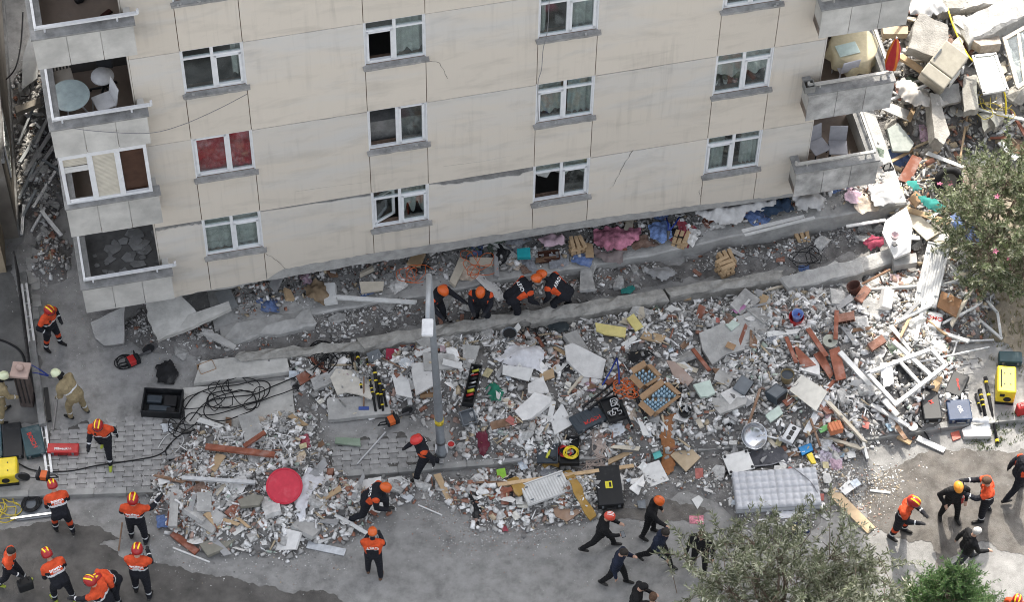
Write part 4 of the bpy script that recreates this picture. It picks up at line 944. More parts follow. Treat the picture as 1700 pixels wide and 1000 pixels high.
    if helmet:
        col,kind=HELM[helmet]; hm=mat('helmet_'+helmet,col,.32,var=.06,dust=.12,spec=.5); mb=MB(); n=18; rings=[]
        prof=[(.118,-.035),(.122,-.01),(.118,.03),(.102,.075),(.07,.108),(.03,.122),(.004,.124)]
        if kind==1: prof=[(.128,-.07),(.13,-.02),(.126,.03),(.108,.08),(.072,.118),(.03,.132),(.004,.134)]
        for (rr,z) in prof: rings.append([(rr*.93*math.cos(6.2832*k/n),rr*1.14*math.sin(6.2832*k/n)+(.02 if z<-.02 and math.sin(6.2832*k/n)>.3 and kind!=1 else 0),z) for k in range(n)])
        mb.add([v for g_ in rings for v in g_],[(i*n+k,i*n+(k+1)%n,(i+1)*n+(k+1)%n,(i+1)*n+k) for i in range(len(prof)-1) for k in range(n)]+[tuple((len(prof)-1)*n+k for k in range(n))])
        hm_=part(mb,'helmet',hm,E_,smooth=True); s2=hm_.modifiers.new('s','SOLIDIFY'); s2.thickness=.006
        hm_.matrix_local=Matrix.Translation(off+hc+HP@Vector((0,-.005,.045)))@HP.to_4x4()
        def arc(x,wd,m,y0=-1,y1=1,nm='helmet_stripe',zz=.004):
            q=MB(); vs=[]
            for k in range(15):
                yy=.132*(y0+(y1-y0)*k/14); xx=x*(1-.35*(yy/.13)**2)
                for e in (-1,1):
                    rr=math.hypot((xx+e*wd/2)/.93,yy/1.14); z=float(np.interp(rr,[p_[0] for p_ in prof[::-1]],[p_[1] for p_ in prof[::-1]])); vs.append((xx+e*wd/2,yy,z+zz+.003))
            q.add(vs,[(2*k,2*k+1,2*k+3,2*k+2) for k in range(14)]); part(q,nm,m,hm_)
        if kind==1:
            ym=mat('yellow_reflective',(.85,.62,.03),.4,var=.05)
            for x in (-.05,.05): arc(x,.03,ym,-.9,.85)
            q=MB(); q.tube([(.118*math.cos(a),.145*math.sin(a),-.03) for a in [math.pi*(.1+.8*k/10) for k in range(11)]],.016,6); part(q,'visor',mat('dark_visor',(.02,.02,.022),.15,spec=.6),hm_,smooth=True)
        elif kind==3:
            for x in (-.04,0,.04): arc(x,.016,f_wt,-.7,.5)
        elif kind==2:
            arc(0,.02,mat('helmet_ridge',(.55,.6,.38),.4),-.8,.9); q=MB(); q.box(-.1,.1,-.15,-.1,-.12,-.03); part(q,'neck_guard',f_bk,hm_,bev=.02)
        else:
            arc(0,.03,hm,-.8,.8,'helmet_ridge',.008)
            q=MB(); q.box(-.02,.02,.1,.13,.0,.03); part(q,'lamp_clip',f_bk,hm_)
    else:
        hmat={'grey':m_ghair,'brown':m_bh}.get(hair,m_hair); q=MB(); n=14; vs=[]; rg=[(.092,-.02),(.1,.02),(.098,.06),(.08,.1),(.045,.122),(.004,.128)]
        for i,(rr,z) in enumerate(rg):
            for k in range(n):
                a=6.2832*k/n; j=1+.05*pnoise(Vector((k*1.7,i*1.3,fx))); front=math.sin(a)>.35 and z<.05
                vs.append((rr*j*.93*math.cos(a),rr*j*1.12*math.sin(a)*(.78 if front else 1)-.008,z+(.045 if front and z<.0 else 0)))
        q.add(vs,[(i*n+k,i*n+(k+1)%n,(i+1)*n+(k+1)%n,(i+1)*n+k) for i in range(len(rg)-1) for k in range(n)]+[tuple((len(rg)-1)*n+k for k in range(n))])
        h=part(q,'hair' if hair!='beanie' else 'beanie',hmat if hair!='beanie' else f_bk,E_,smooth=True); h.matrix_local=Matrix.Translation(off+hc+HP@Vector((0,0,.01)))@HP.to_4x4()
    if outfit in('fire','afad','khaki'):
        q=MB(); q.box(-.05,.05,.11,.17,.02,.14); gp=part(q,'belt_pouch',f_bk,E_,bev=.012); gp.matrix_local=Matrix.Translation(off)@T.to_4x4()@Matrix.Rotation(R(70 if int(fx)%2 else -70),4,'Z')
        q=MB(); q.box(.07,.12,.1,.145,.30,.40); q.tube([(.11,.12,.4),(.11,.12,.5)],.006,5); gp=part(q,'radio',f_bt,E_); gp.matrix_local=Matrix.Translation(off)@T.to_4x4()
    if text:
        bvh=BVHTree.FromPolygons([v.co.copy() for v in body.vertices],[tuple(p.vertices) for p in body.polygons])
        def put(s_,size,zc,mt):
            tm=text_mesh(s_,size,mt,0,'CENTER',.004)
            for v in tm.vertices:
                src=off+T@Vector((v.co.x,-.6,zc+v.co.y)); h,nrm,_,_=bvh.ray_cast(src,T@Vector((0,1,0)))
                v.co=(h+nrm*.006) if h is not None and (h-src).length<.75 else src+T@Vector((0,.45,0))
            obj('back_print',tm,E_)
        put(text,.115 if len(text)<6 else .062,.34,f_wt)
        if len(text)>5: put('İTFAİYE',.045,.285,f_wt)
    return E_,[h+off for h in hands]
def hand_at(P,i): E_,h=P; S=E_.scale; v=h[i]; return E_.location+Matrix.Rotation(E_.rotation_euler.z,3,'Z')@Vector((v.x*S.x,v.y*S.y,v.z*S.z))
FI='İSTANBUL'
person('firefighter in orange jacket and red helmet standing alone in the alley by the fence',90,577,(1,.55),'akimbo','fire','fire',opts={'knee':1})
person('firefighter in khaki suit with pale lime helmet bending near the metal rail',132,690,(-1,-.5),'bend','khaki','khaki')
person('firefighter in khaki suit cut off by the left edge beside the gate pillar',6,694,(1,-.5),'reach','khaki','khaki')
person('firefighter in dark jacket with red helmet walking on the interlocking pavers',178,760,(-.15,1),'walk','fire','fire',mats={4:f_yg})
person('firefighter in orange jacket holding the cut-off saw by the kerb',108,884,(-.45,-1),'bend','fire','fire',opts={'knee':1},text=FI)
person('firefighter seen from behind with raised right hand and wooden stick',231,895,(.1,-1),'wave','fire','fire',text=FI)
person('firefighter seen from behind standing on the damp asphalt edge, below the one with the stick',238,985,(.12,-1),'hold','fire','fire',text=FI)
P8=person('bareheaded rescuer in orange jacket carrying a black bag at the left edge',24,970,(1,.1),'walk','fire',None,'black',mats={4:f_yg})
person('firefighter in red helmet leaning left on the dark asphalt, between bareheaded man and huddled pair',108,998,(-.5,-.6),'bend','fire','fire',mats={4:f_yg},text=FI)
person('firefighter in orange jacket bending over beside another, further from the bottom edge',196,992,(-.6,.5),'bend','fire','fire')
person('firefighter with arm stretched left at the bottom edge of the picture',182,1030,(-1,-.3),'reach','fire','fire')
person('rescuer in black jacket and orange helmet lunging over the front rubble pile',612,858,(1,.08),'lunge','afad','climb',text='AFAD')
person('rescuer in black and orange vest seen from behind on the open street',622,953,(.05,-1),'hold','afad','climb',opts={'vest':1},text='AFAD',mats={4:f_br})
person('rescuer in black with red helmet walking past the lamp post base',705,785,(-1,.25),'walk','afad','red',text='AFAD')
person('rescuer in trench reaching right, half hidden by the lamp post arm',722,535,(.85,.5),'reach','afad','climb',zg=.15)
person('rescuer with orange helmet standing upright in the trench facing the wall',800,540,(-.15,1),'hold','afad','climb',zg=.1)
person('rescuer bending right in the trench, left one of the crouching pair',850,528,(1,-.35),'bend2','afad','climb',zg=.15,text='AFAD')
person('rescuer bending left in the trench, right one of the crouching pair',938,520,(-1,-.35),'bend2','afad','climb',zg=.12,text='AFAD')
P19=person('man in black with red striped helmet walking while looking at his phone',997,912,(1,.1),'stride','civ','redw',tweak={'arms':[(30,8,70,.5),(34,8,60,.4)]})
person('man in black with orange helmet raising his hand behind the hooded man',1078,890,(1,.35),'hold','civ','climb',tweak={'arms':[(10,10,20,.1),(60,14,50,-.1)]},opts={'hood':1})
person('man in black hooded jacket striding behind the black haired man in navy',1090,938,(.8,.5),'stride','civ',None,'black',opts={'hood':1},mats={0:f_nj})
person('black haired man in navy jacket with hand to his face near the bottom edge',1022,970,(.9,.3),'face','civ',None,'black',mats={0:f_nj})
person('man in black beanie cut by the bottom edge, below the man in navy',1052,1030,(.9,.1),'hold','civ',None,'beanie')
person('brown haired person at the bottom edge right of the black beanie',1078,1055,(.3,-1),'stand','civ',None,'brown')
person('dark figure half hidden beneath the grey-green tree',1160,945,(-.3,1),'stand','civ',None,'brown')
person('firefighter in orange jacket standing alone right of the wooden plank',1492,890,(.75,.35),'hold','fire','fire',opts={'knee':1})
person('man in black with amber helmet facing the street, right of the lone firefighter',1574,862,(.25,1),'akimbo','civ','amber')
P27=person('brown haired rescuer in orange vest holding up a phone',1630,858,(-1,-.05),'photo','fire',None,'brown')
person('grey haired man in black walking at the right',1597,940,(1,-.25),'stride','civ',None,'grey',mats={3:f_dn})
person('rescuer in dark orange-striped jacket cut by the right edge',1684,822,(1,-.3),'walk','afad',None,'black',mats={0:f_or})
person('firefighter in red helmet cut by the lower right corner',1674,1050,(-.4,.8),'stand','fire','fire')
# ---------------------------------------------------------------- equipment and belongings
def quad_frame(q,h,dz=0.0,z=None):
    cx=sum(p[0] for p in q)/4; cy=sum(p[1] for p in q)/4
    c=on(cx,cy,dz+h) if z is None else G(cx,cy,z+h)
    P=[G(x,y,c.z) for x,y in q]; ex=((P[1]-P[0])+(P[2]-P[3]))/2; ey=((P[0]-P[3])+(P[1]-P[2]))/2
    L,W=ex.length,ey.length; a1=math.atan2(ex.y,ex.x); a2=math.atan2(ey.y,ey.x)-math.pi/2; d=(a2-a1+math.pi)%(2*math.pi)-math.pi; ang=a1+d*(W/(L+W))
    return Vector((c.x,c.y,c.z-h)),ang,L,W
def bx(L,W,z0,z1,ox=0,oy=0,M=None): mb=MB(); mb.box(ox-L/2,ox+L/2,oy-W/2,oy+W/2,z0,z1,M); return mb
def ttop(parent,s,size,m,x,y,z,rot=0): 
    o=obj('printed_text',text_mesh(s,size,m,.0015,'CENTER',.003),parent); o.matrix_local=Matrix.Translation((x,y,z))@Matrix.Rotation(rot,4,'Z'); return o
m_blk=pm('black_plastic',(.016,.017,.019),.5,.07); m_slate=pm('slate_plastic',(.045,.056,.068),.5,.12); m_teal=pm('teal_plastic',(.03,.065,.075),.5,.2); m_blue=pm('blue_plastic',(.03,.05,.10),.5,.2); m_redp=pm('red_plastic',(.45,.03,.03),.4,.2); m_yel=pm('yellow_paint',(.72,.55,.03),.4,.2)
m_card=pm('cardboard',(.33,.21,.12),.9,.2); m_redt=mat('red_print',(.5,.04,.03),.6); m_wtt=f_wt; m_gry=pm('grey_plastic',(.14,.155,.17),.5,.25); m_white=pm('white_board',(.60,.60,.585),.5,.3,dcol=(.5,.49,.47)); m_steel=mat('steel',(.5,.5,.5),.3,metal=.9,dust=.2); m_dsteel=mat('dark_steel',(.16,.16,.165),.45,metal=.6,dust=.2)
m_pine=pm('pine_wood',(.52,.37,.22),.8,.2,var=.25,scale=5); m_rwood=pm('red_brown_wood',(.25,.085,.05),.7,.3,var=.3,scale=5); m_bwood=pm('brown_wood',(.23,.14,.09),.85,.3,var=.3,scale=5); m_must=pm('mustard_foam',(.36,.22,.06),.9,.25); m_rub_=pm('black_rubber',(.014,.014,.015),.7,.1); m_orp=pm('orange_plastic',(.62,.13,.03),.5,.2)
m_alu=mat('aluminium_profile',(.55,.56,.57),.45,metal=.35,dust=.3,var=.15); m_mint=pm('mint_plaster',(.47,.55,.49),.9,.25)
def case(name,label,q,h,m,dz=.0,z=None,cat='toolbox',ribs=0,text=None,lid=None,handle='long',group=None,tilt=(0,0)):
    c,a,L,W=quad_frame(q,h,dz,z); L*=1.1; W*=1.1; E_=thing(name,label,cat,c,a,group); E_.rotation_euler=(R(tilt[0]),R(tilt[1]),a); hb=h*.58
    part(bx(L*.98,W*.98,0,hb),'body',m,E_,bev=.02); part(bx(L,W,hb+.006,h),'lid',lid or m,E_,bev=.025)
    for k in range(ribs):
        x=-L/2+L*(k+.6)/(ribs+.2); part(bx(L/ribs*.45,W*.6,h-.003,h+.01,x,W*.14),'rib',lid or m,E_,bev=.004)
    s=-1
    mb=MB(); mb.tube([(-.1,s*W/2,hb),(-.1,s*W/2-.05,hb),(.1,s*W/2-.05,hb),(.1,s*W/2,hb)],.013,6); part(mb,'handle',m_blk,E_)
    for x in (-L*.32,L*.32): part(bx(.05,.014,hb-.04,hb+.05,x,s*(W/2+.004)),'latch',m_gry,E_)
    if text: ttop(E_,text[0],text[1],text[2],text[3],text[4],h+.004,text[5] if len(text)>5 else 0)
    return E_
def tray(name,label,q,h,m,dz=0.0,cat='crate',t=.018,z=None,group=None,tilt=0):
    c,a,L,W=quad_frame(q,h,dz,z); E_=thing(name,label,cat,c,a,group); E_.rotation_euler=(R(tilt),0,a)
    part(bx(L,W,0,t),'base',m,E_)
    for (l,w_,ox,oy) in ((L,t,0,W/2-t/2),(L,t,0,-W/2+t/2),(t,W-2*t,L/2-t/2,0),(t,W-2*t,-L/2+t/2,0)): part(bx(l,w_,t,h,ox,oy),'side',m,E_,bev=.004)
    return E_,L,W
def bucket(name,label,px,py,r,h,m,dz=0,cat='bucket',tilt=(0,0),inner=None,group=None):
    c=on(px,py,dz); E_=thing(name,label,cat,c,0,group); E_.rotation_euler=(R(tilt[0]),R(tilt[1]),0); mb=MB()
    n=20; rg=[(r*.78,0),(r,h),(r*1.06,h+.005),(r*1.06,h-.02),(r*.96,h-.012),(r*.74,.02),(.002,.02)]
    vs=[];
    for rr,z in rg: vs+=[(rr*math.cos(6.2832*k/n),rr*math.sin(6.2832*k/n),z) for k in range(n)]
    mb.add(vs,[(i*n+k,i*n+(k+1)%n,(i+1)*n+(k+1)%n,(i+1)*n+k) for i in range(len(rg)-1) for k in range(n)]+[tuple(range(n-1,-1,-1))]); part(mb,'shell',m,E_,smooth=False)
    mb=MB(); mb.tube([(r*math.cos(t),0.02,h+r*.75*math.sin(t)) for t in [math.pi*k/10 for k in range(11)]],.006,5); hd=part(mb,'handle',m_dsteel,E_); hd.rotation_euler=(R(70),0,.4); hd.location=(0,0,h*.3)
    if inner: mb=MB(); mb.lathe([(r*.9,h*.8),(r*.93,h*.82),(.01,h*.84)],16); part(mb,'contents',inner,E_)
    return E_
def pole(name,label,a,b,r,rings=(),dz=.03,m=None,cat='pole',group=None,dz2=None,rm=None):
    A=on(*a,dz); Bq=on(*b,dz if dz2 is None else dz2); c=A.copy(); E_=thing(name,label,cat,c,0,group); d=Bq-A
    mb=MB(); mb.tube([(0,0,0),d*.5,d*.505,d],[r,r,r*.8,r*.8],8); part(mb,'shaft',m or m_rub_,E_,smooth=True)
    for t in rings: mb=MB(); mb.tube([d*t,d*(t+.035)],r*1.12,8); part(mb,'ring',rm or m_yel,E_,smooth=True)
    mb=MB(); mb.tube([d*-.01,d*.03],r*1.25,8); part(mb,'end_cap',m_blk,E_); return E_
def wframe(name,label,q,wd,th,m,dz=.08,bars=0,group=None,cat='window frame',tilt=(0,0),z=None,dzs=None,glass=False):
    cx=sum(p[0] for p in q)/4; cy=sum(p[1] for p in q)/4; c=on(cx,cy,dz) if z is None else G(cx,cy,z); E_=thing(name,label,cat,c,0,group)
    P=[(G(x,y,c.z+(dzs[i] if dzs else 0))-c) for i,(x,y) in enumerate(q)]
    for a,b in zip(P,P[1:]+P[:1]):
        d=(b-a).normalized(); mb=MB(); mb.bar(a+d*.001,b+d*wd*.45,wd,th); part(mb,'rail',m,E_)
    if glass:
        mb=MB(); up_=Vector((0,0,.005)); mb.add([p-up_ for p in P]+[p+up_ for p in P],[(3,2,1,0),(4,5,6,7)]+[(i,(i+1)%4,4+(i+1)%4,4+i) for i in range(4)]); part(mb,'pane',m_glass,E_)
    for k in range(bars):
        t=(k+1)/(bars+1); a=P[0].lerp(P[1],t); b=P[3].lerp(P[2],t); mb=MB(); mb.bar(a,b,wd*.8,th*.9); part(mb,'mullion',m,E_)
    return E_
def held(name,label,cat,P,i,L,W,Hh,m,dz,rz=0,strap=False):
    E_=thing(name,label,cat,hand_at(P,i)+Vector((0,0,dz)),rz); part(bx(L,W,-Hh/2,Hh/2),'body',m,E_,bev=min(L,W,Hh)*.2); part(bx(L*.85,W*.85,Hh/2,Hh/2+.003),'front',m_gry if not strap else m_rub_,E_)
    if strap: mb=MB(); mb.tube([(-L*.3,0,Hh/2),(-L*.2,0,-dz),(L*.2,0,-dz),(L*.3,0,Hh/2)],.012,6); part(mb,'strap',m_blk,E_)
held('phone','dark phone in the hand of the man with red striped helmet','phone',P19,1,.09,.17,.012,m_blk,.03,.3); held('phone','phone held up by the brown haired rescuer','phone',P27,0,.17,.09,.012,m_blk,.04,.2)
held('shoulder_bag','black bag carried by the bareheaded rescuer at the left edge','bag',P8,1,.34,.2,.3,m_blk,-.3,.4,True); held('helmet_bag','red and black bag hanging beside the brown haired rescuer','bag',P27,1,.3,.22,.24,m_redp,-.75,.1,True)
c=on(1550,536,.1); E_=thing('detergent_bag','white detergent bag with red lettering near the radiator foot','bag',c,-.25); part(bx(.36,.46,0,.14),'pouch',m_white,E_,bev=.05); ttop(E_,'OMO',.16,m_redt,0,.02,.143)
# --- lamp post over the street
base=on(733,755); top_h=7.05
tp_=G(712,457,top_h)
mb=MB(); L=thing('street_lamp','tall grey street lamp post with yellow band and white lamp head on an arm','lamp post',base)
d=Vector((tp_.x-base.x,tp_.y-base.y,top_h-base.z)); mb.tube([d*0,d*.02,d*.021,d*.35,d*.36,d],[.12,.12,.1,.098,.085,.062],14); part(mb,'pole',mat('galvanised_pole',(.20,.215,.23),.5,metal=.4,dust=.15),L,smooth=True)
mb=MB(); mb.tube([d*.19,d*.215],.106,14); part(mb,'yellow_band',mat('worn_yellow_band',(.55,.42,.04),.7,var=.6,scale=14,dust=.3),L,smooth=True)
mb=MB(); mb.tube([d*.075,d*.085],.116,14); part(mb,'joint_ring',m_dsteel,L)
ae=G(710,530,top_h-.06)-base; mb=MB(); mb.tube([d*1.0,d*1.0+(ae-d)*.5+Vector((0,0,.03)),ae],[.058,.055,.05],10); part(mb,'arm',mat('pale_galvanised',(.36,.375,.39),.45,metal=.35),L,smooth=True)
dd=(ae-d); dd.z=0; an=math.atan2(dd.y,dd.x)-math.pi/2
hd=bx(.24,.42,-.05,.05); o=part(hd,'lamp_head',mat('lamp_white',(.62,.63,.64),.4,dust=.1),L,bev=.03); o.matrix_local=Matrix.Translation(ae+Vector((0,-.22,.0)))@Matrix.Rotation(an+math.pi,4,'Z')
o2=part(bx(.30,.22,-.06,.062,0,.14),'driver_box',MATS['lamp_white'],L,bev=.025); o2.matrix_local=o.matrix_local@Matrix.Translation((0,0,0))
o2=part(bx(.1,.12,-.04,.085,0,-.22),'clamp',m_steel,L,bev=.01); o2.matrix_local=o.matrix_local.copy()
mb=MB(); mb.tube([(0,.14,-.06),(0,.14,-.07)],.1,12); o2=part(mb,'lens',m_pvc,L); o2.matrix_local=o.matrix_local.copy()
# --- toolboxes and cases
case('tool_case','grey ribbed tool case with red lettering beside the tray of shackles',[(947,693),(992,672),(1004,694),(962,717)],.14,m_slate,.12,ribs=7,text=('BOSCH',.13,m_redt,.06,-.1))
case('tool_case','black rugged case with yellow label standing on the street',[(989,777),(1026,775),(1034,832),(994,838)],.24,m_blk,.0,text=None)
c,a,Lq,Wq=quad_frame([(989,777),(1026,775),(1034,832),(994,838)],.24); E_=thing('label_sticker','yellow sticker on the lid of the black rugged case','sticker',c,a); part(bx(.16,.19,.2445,.248,0,0),'sheet',mat('yellow_sticker',(.7,.62,.05),.6),E_); part(bx(.05,.13,.249,.2495,.03,0),'print',m_blk,E_)
case('tool_case','dark green case with red lettering and round emblem leaning near the rail',[(36,713),(66,705),(73,749),(44,757)],.16,m_teal,.02,text=('BOSCH',.14,m_redt,-.02,.0,R(-78)),tilt=(0,0))
case('tool_case','black case between the dark green case and the left edge case',[(4,706),(33,703),(37,753),(7,758)],.17,m_blk)
case('tool_case','dark teal case cut by the left edge',[(-22,708),(1,706),(3,755),(-18,757)],.16,m_teal)
case('tool_case','red toolbox with white lettering on the pavers by the rail',[(80,735),(128,738),(128,752),(82,750)],.16,m_redp,text=('Milwaukee',.09,m_wtt,0,-.03),lid=m_redp)
case('tool_case','black toolbox with red mark beside the white window frames',[(1528,644),(1555,642),(1563,692),(1535,695)],.2,m_blk,.0,ribs=0,text=('M',.14,m_redt,0,0,R(-70)))
case('tool_case','black and red toolbox set askew above the blue case',[(1583,617),(1608,626),(1594,659),(1570,648)],.2,m_blk,text=('Milwaukee',.075,m_redt,.03,0,R(-60)),lid=m_blk)
case('tool_case','navy case with white lettering right of the black toolbox',[(1573,666),(1608,664),(1613,694),(1577,697)],.18,m_blue,text=('DEL',.12,m_wtt,.02,0,R(-75)))
case('tool_case','blue grey case with large handle above the yellow generator',[(1660,583),(1695,585),(1696,600),(1661,600)],.22,m_teal)
E_,l,w_=tray('open_case','open dark case lid holding a drill, beside the case of yellow hose',[(892,725),(926,726),(926,768),(891,768)],.06,m_slate,.06,'case')
E2,l,w_=tray('open_case','open dark case holding a coiled yellow hose',[(929,724),(962,725),(962,769),(929,769)],.13,m_blk,.06,'case')
coil('air_hose','yellow air hose coiled in the open case',948,753,.17,5,.013,m_yel,.15,'hose',3,.1); coil('air_hose','red air hose coiled beneath the yellow one',938,750,.16,3,.013,m_redp,.1,'hose',5,.1)
def drill(label,px,py,ang,dz,m1,m2):
    c=on(px,py,dz); E_=thing('power_drill',label,'drill',c,ang); mb=MB(); mb.tube([(-.1,0,.05),(0,0,.05),(.06,0,.05),(.13,0,.05)],[.03,.038,.03,.014],8); part(mb,'motor_housing',m1,E_,smooth=True)
    part(bx(.045,.15,.03,.07,-.06,-.08),'grip',m2,E_,bev=.01); part(bx(.09,.06,.02,.08,-.06,-.17),'battery',m_blk,E_,bev=.008); return E_
drill('yellow and black cordless drill in the open case lid',910,757,1.2,.1,pm('lime_tool',(.5,.5,.06),.5,.2),m_blk)
# black crate on the pavement
E_,l,w_=tray('black_crate','open black crate filled with black gear near the entrance slabs',[(237,642),(304,648),(299,688),(236,682)],.24,m_blk,.0,t=.03)
for i,(x,y,L_,W_) in enumerate([(-.2,.1,.35,.2),(.18,.05,.3,.3),(-.05,-.15,.5,.16),(.22,-.2,.2,.14)]):
    mb=bx(L_,W_,.03,.16+.03*(i%2),x,y); part(mb,'gear_item',m_rub_ if i%2 else m_slate,E_,bev=.03)
E_,l,w_=tray('shackle_tray','black tray full of steel shackles beside the grey tool case',[(996,664),(1024,654),(1040,690),(1011,702)],.12,m_blk,.1)
for i in range(9):
    mb=MB(); a0=random.random()*6; rr=random.uniform(.05,.09); mb.tube([(rr*math.cos(t),rr*math.sin(t),.02*math.sin(3*t)) for t in [a0+k*.45 for k in range(11)]],.016,6); o=part(mb,'shackle',m_steel,E_,smooth=True); o.location=(random.uniform(-.14,.14),random.uniform(-.2,.2),.05+.03*random.random())
# cartons
for lab,q,dz in (('opened brown carton with bottles above the other carton',[(1050,619),(1074,609),(1093,624),(1070,641)],.1),('opened brown carton of blue capped water bottles beside the black bag',[(1066,665),(1104,636),(1124,656),(1088,686)],.1)):
    E_,l,w_=tray('carton',lab,q,.2,m_card,dz,'box',.008)
    for s,(px,py,rx,ry) in enumerate(((0,w_/2,R(-35),0),(0,-w_/2,R(35),0),(l/2,0,0,R(-30)),(-l/2,0,0,R(30)))):
        mb=bx(l*.98 if s<2 else .14,.13 if s<2 else w_*.98,0,.006,0 if s<2 else (.07 if s==2 else -.07),(.065 if s==0 else -.065) if s<2 else 0); o=part(mb,'flap',m_card,E_); o.location=(px,py,.2); o.rotation_euler=(rx*-1,ry*-1,0)
    nx,ny=max(2,int(l/.085)),max(2,int(w_/.085))
    for i in range(nx):
        for j in range(ny):
            if (i+j)%7==6 or (i>nx*.55 and dz<.05): continue
            mb=MB(); mb.lathe([(.034,0),(.034,.14),(.014,.165),(.014,.18)],8); o=part(mb,'bottle',mat('water_bottle',(.35,.5,.6),.15,spec=.6),E_); o.location=(-l/2+.045+i*(l-.09)/(nx-1),-w_/2+.045+j*(w_-.09)/(ny-1),.008)
E_,l,w_=tray('carton','small open carton with cups left of the long concrete step',[(326,606),(352,597),(359,612),(334,622)],.16,m_card,.05,'box',.008)
E_,l,w_=tray('carton','brown carton left of the lamp post',[(696,640),(718,638),(720,655),(697,657)],.12,m_card,.1,'box',.008)
# crates, electronics
E_,l,w_=tray('grey_crate','grey open plastic crate lying right of the lamp post',[(760,680),(783,674),(792,693),(768,700)],.2,m_gry,.12,t=.02,tilt=25)
def ebox(name,label,q,h,m,cat,dz=.05,tilt=(0,0),face=None):
    c,a,l,w_=quad_frame(q,h,dz); E_=thing(name,label,cat,c,a); E_.rotation_euler=(R(tilt[0]),R(tilt[1]),a); part(bx(l,w_,0,h),'cabinet',m,E_,bev=.015); part(bx(l*.86,w_*.8,h-.004,h+.006),'panel',face or m_gry,E_,bev=.003); part(bx(l*.9,.012,h*.2,h*.85,0,-w_/2-.004),'front',m_blk,E_); return E_,l,w_,h
ebox('speaker_box','dusty grey speaker box lying on its back in the pale chips',[(1217,641),(1230,621),(1249,632),(1236,655)],.2,m_gry,'speaker',.05,(8,-6))
ebox('monitor','old dark monitor half buried by the white board',[(1271,652),(1290,636),(1309,651),(1290,668)],.22,m_slate,'monitor',.06,(-10,5))
E_,l,w_,h=ebox('radio','silver portable cassette radio lying beside the steel bowl',[(1297,728),(1311,702),(1329,711),(1315,737)],.13,mat('radio_silver',(.5,.51,.52),.4,dust=.2),'radio',.05,(5,0),mat('radio_face',(.55,.56,.57),.4))
for x in (-l*.3,l*.3): mb=MB(); mb.lathe([(.055,h+.006),(.055,h+.014),(.02,h+.01),(.002,h+.01)],14,(x,-.0,0)); part(mb,'loudspeaker',m_blk,E_)
part(bx(l*.3,w_*.35,h+.006,h+.012,0,0),'tape_door',m_blk,E_)
mb=MB(); mb.tube([(-l*.4,w_/2,h*.5),(-l*.4,w_/2+.06,h*.5),(l*.4,w_/2+.06,h*.5),(l*.4,w_/2,h*.5)],.01,6); part(mb,'handle',m_gry,E_)
# yellow generators
def gen(label,q,h,dz=0,z=None):
    c,a,l,w_=quad_frame(q,h,dz,z); E_=thing('generator',label,'generator',c,a); part(bx(l,w_,.1,h),'housing',m_yel,E_,bev=.04); part(bx(l*.96,w_*.96,.0,.1),'base_frame',m_blk,E_)
    for x,y in ((-.06,.1),(-.06,-.1),(.1,.1),(.1,-.1)): mb=MB(); mb.tube([(x*l*2,y*w_*2,h),(x*l*2,y*w_*2,h+.008)],.018,8); part(mb,'vent_plug',m_blk,E_)
    mb=MB(); mb.tube([(l*.1,-w_/2-.01,.25),(l*.1,-w_/2+.02,.25)],.09,14); part(mb,'exhaust_port',m_blk,E_); part(bx(l*.25,.012,.35,.45,-l*.2,-w_/2-.004),'label_plate',m_blk,E_)
    mb=MB(); mb.tube([(-l*.3,w_*.3,h),(-l*.3,w_*.3,h+.04),(-l*.3,-w_*.3,h+.04),(-l*.3,-w_*.3,h)],.014,6); part(mb,'handle',m_blk,E_); return E_
gen('bright yellow boxed generator at the right edge beside the red can',[(1657,606),(1689,609),(1686,650),(1655,652)],.55)
gen('yellow generator cut by the left edge below the black cases',[(-25,762),(27,758),(30,790),(-24,795)],.42)
def jerry(label,px,py,a=0.3):
    c=on(px,py); E_=thing('jerrycan',label,'jerrycan',c,a); part(bx(.3,.17,0,.34),'tank',m_redp,E_,bev=.03); mb=MB(); mb.tube([(-.09,0,.34),(-.09,0,.4),(.08,0,.4),(.08,0,.34)],.014,6); part(mb,'handle',m_redp,E_); mb=MB(); mb.tube([(.12,0,.33),(.13,0,.39)],.026,10); part(mb,'cap',m_blk,E_)
jerry('red fuel can beside the bright yellow generator',1696,686)
# rescue poles
for i,(a,b,r,rg) in enumerate([((584,588),(595,657),.035,(.9,)),((592,576),(600,646),.04,(.25,.75,.9)),((609,597),(616,640),.025,(.0,.2,.4,.6,.8)),((616,640),(624,684),.036,(.1,.25)),((621,610),(631,680),.042,(.12,.3,.62)),((629,625),(636,683),.034,(.2,.5,.8)),((634,640),(642,676),.034,(.2,))]):
    pole('rescue_strut',['black strut with one yellow ring, leftmost of the struts on the cream panel','black strut with three yellow rings, second from the left on the cream panel','slim yellow striped strut in the middle of the row','short black strut below the slim yellow one','thick black strut with blue yellow collar beside the pile of fittings','black strut with yellow rings, third from the right of the row','short black strut at the right end of the row'][i],a,b,r,rg,.14+.02*(i%2),group='rescue struts on the cream panel')
pole('rescue_strut','black tube lying across the tool pile above the grey tool case',(968,676),(1018,637),.03,(),.16); pole('rescue_strut','second black tube lying across the tool pile, nearer the shackle tray',(978,680),(1022,646),.03,(),.16)
pole('rescue_strut','black tube with teal tip right of the shackle tray',(1030,665),(1050,712),.035,(.9,),.12,rm=m_mint); pole('rescue_strut','black tube with teal tip left of the water carton',(1052,650),(1073,698),.04,(.1,.92),.12,rm=m_mint)
pole('rescue_strut','short black pole with yellow sleeve left of the yellow generator',(1627,648),(1636,690),.045,(.2,.4,.6),.05); pole('rescue_strut','thin black pole beside the yellow sleeved one',(1620,655),(1629,685),.03,(.5,),.05); pole('rescue_strut','long black pole with flange foot reaching the kerb below the generator',(1636,628),(1656,736),.04,(.05,.25,.95),.06)
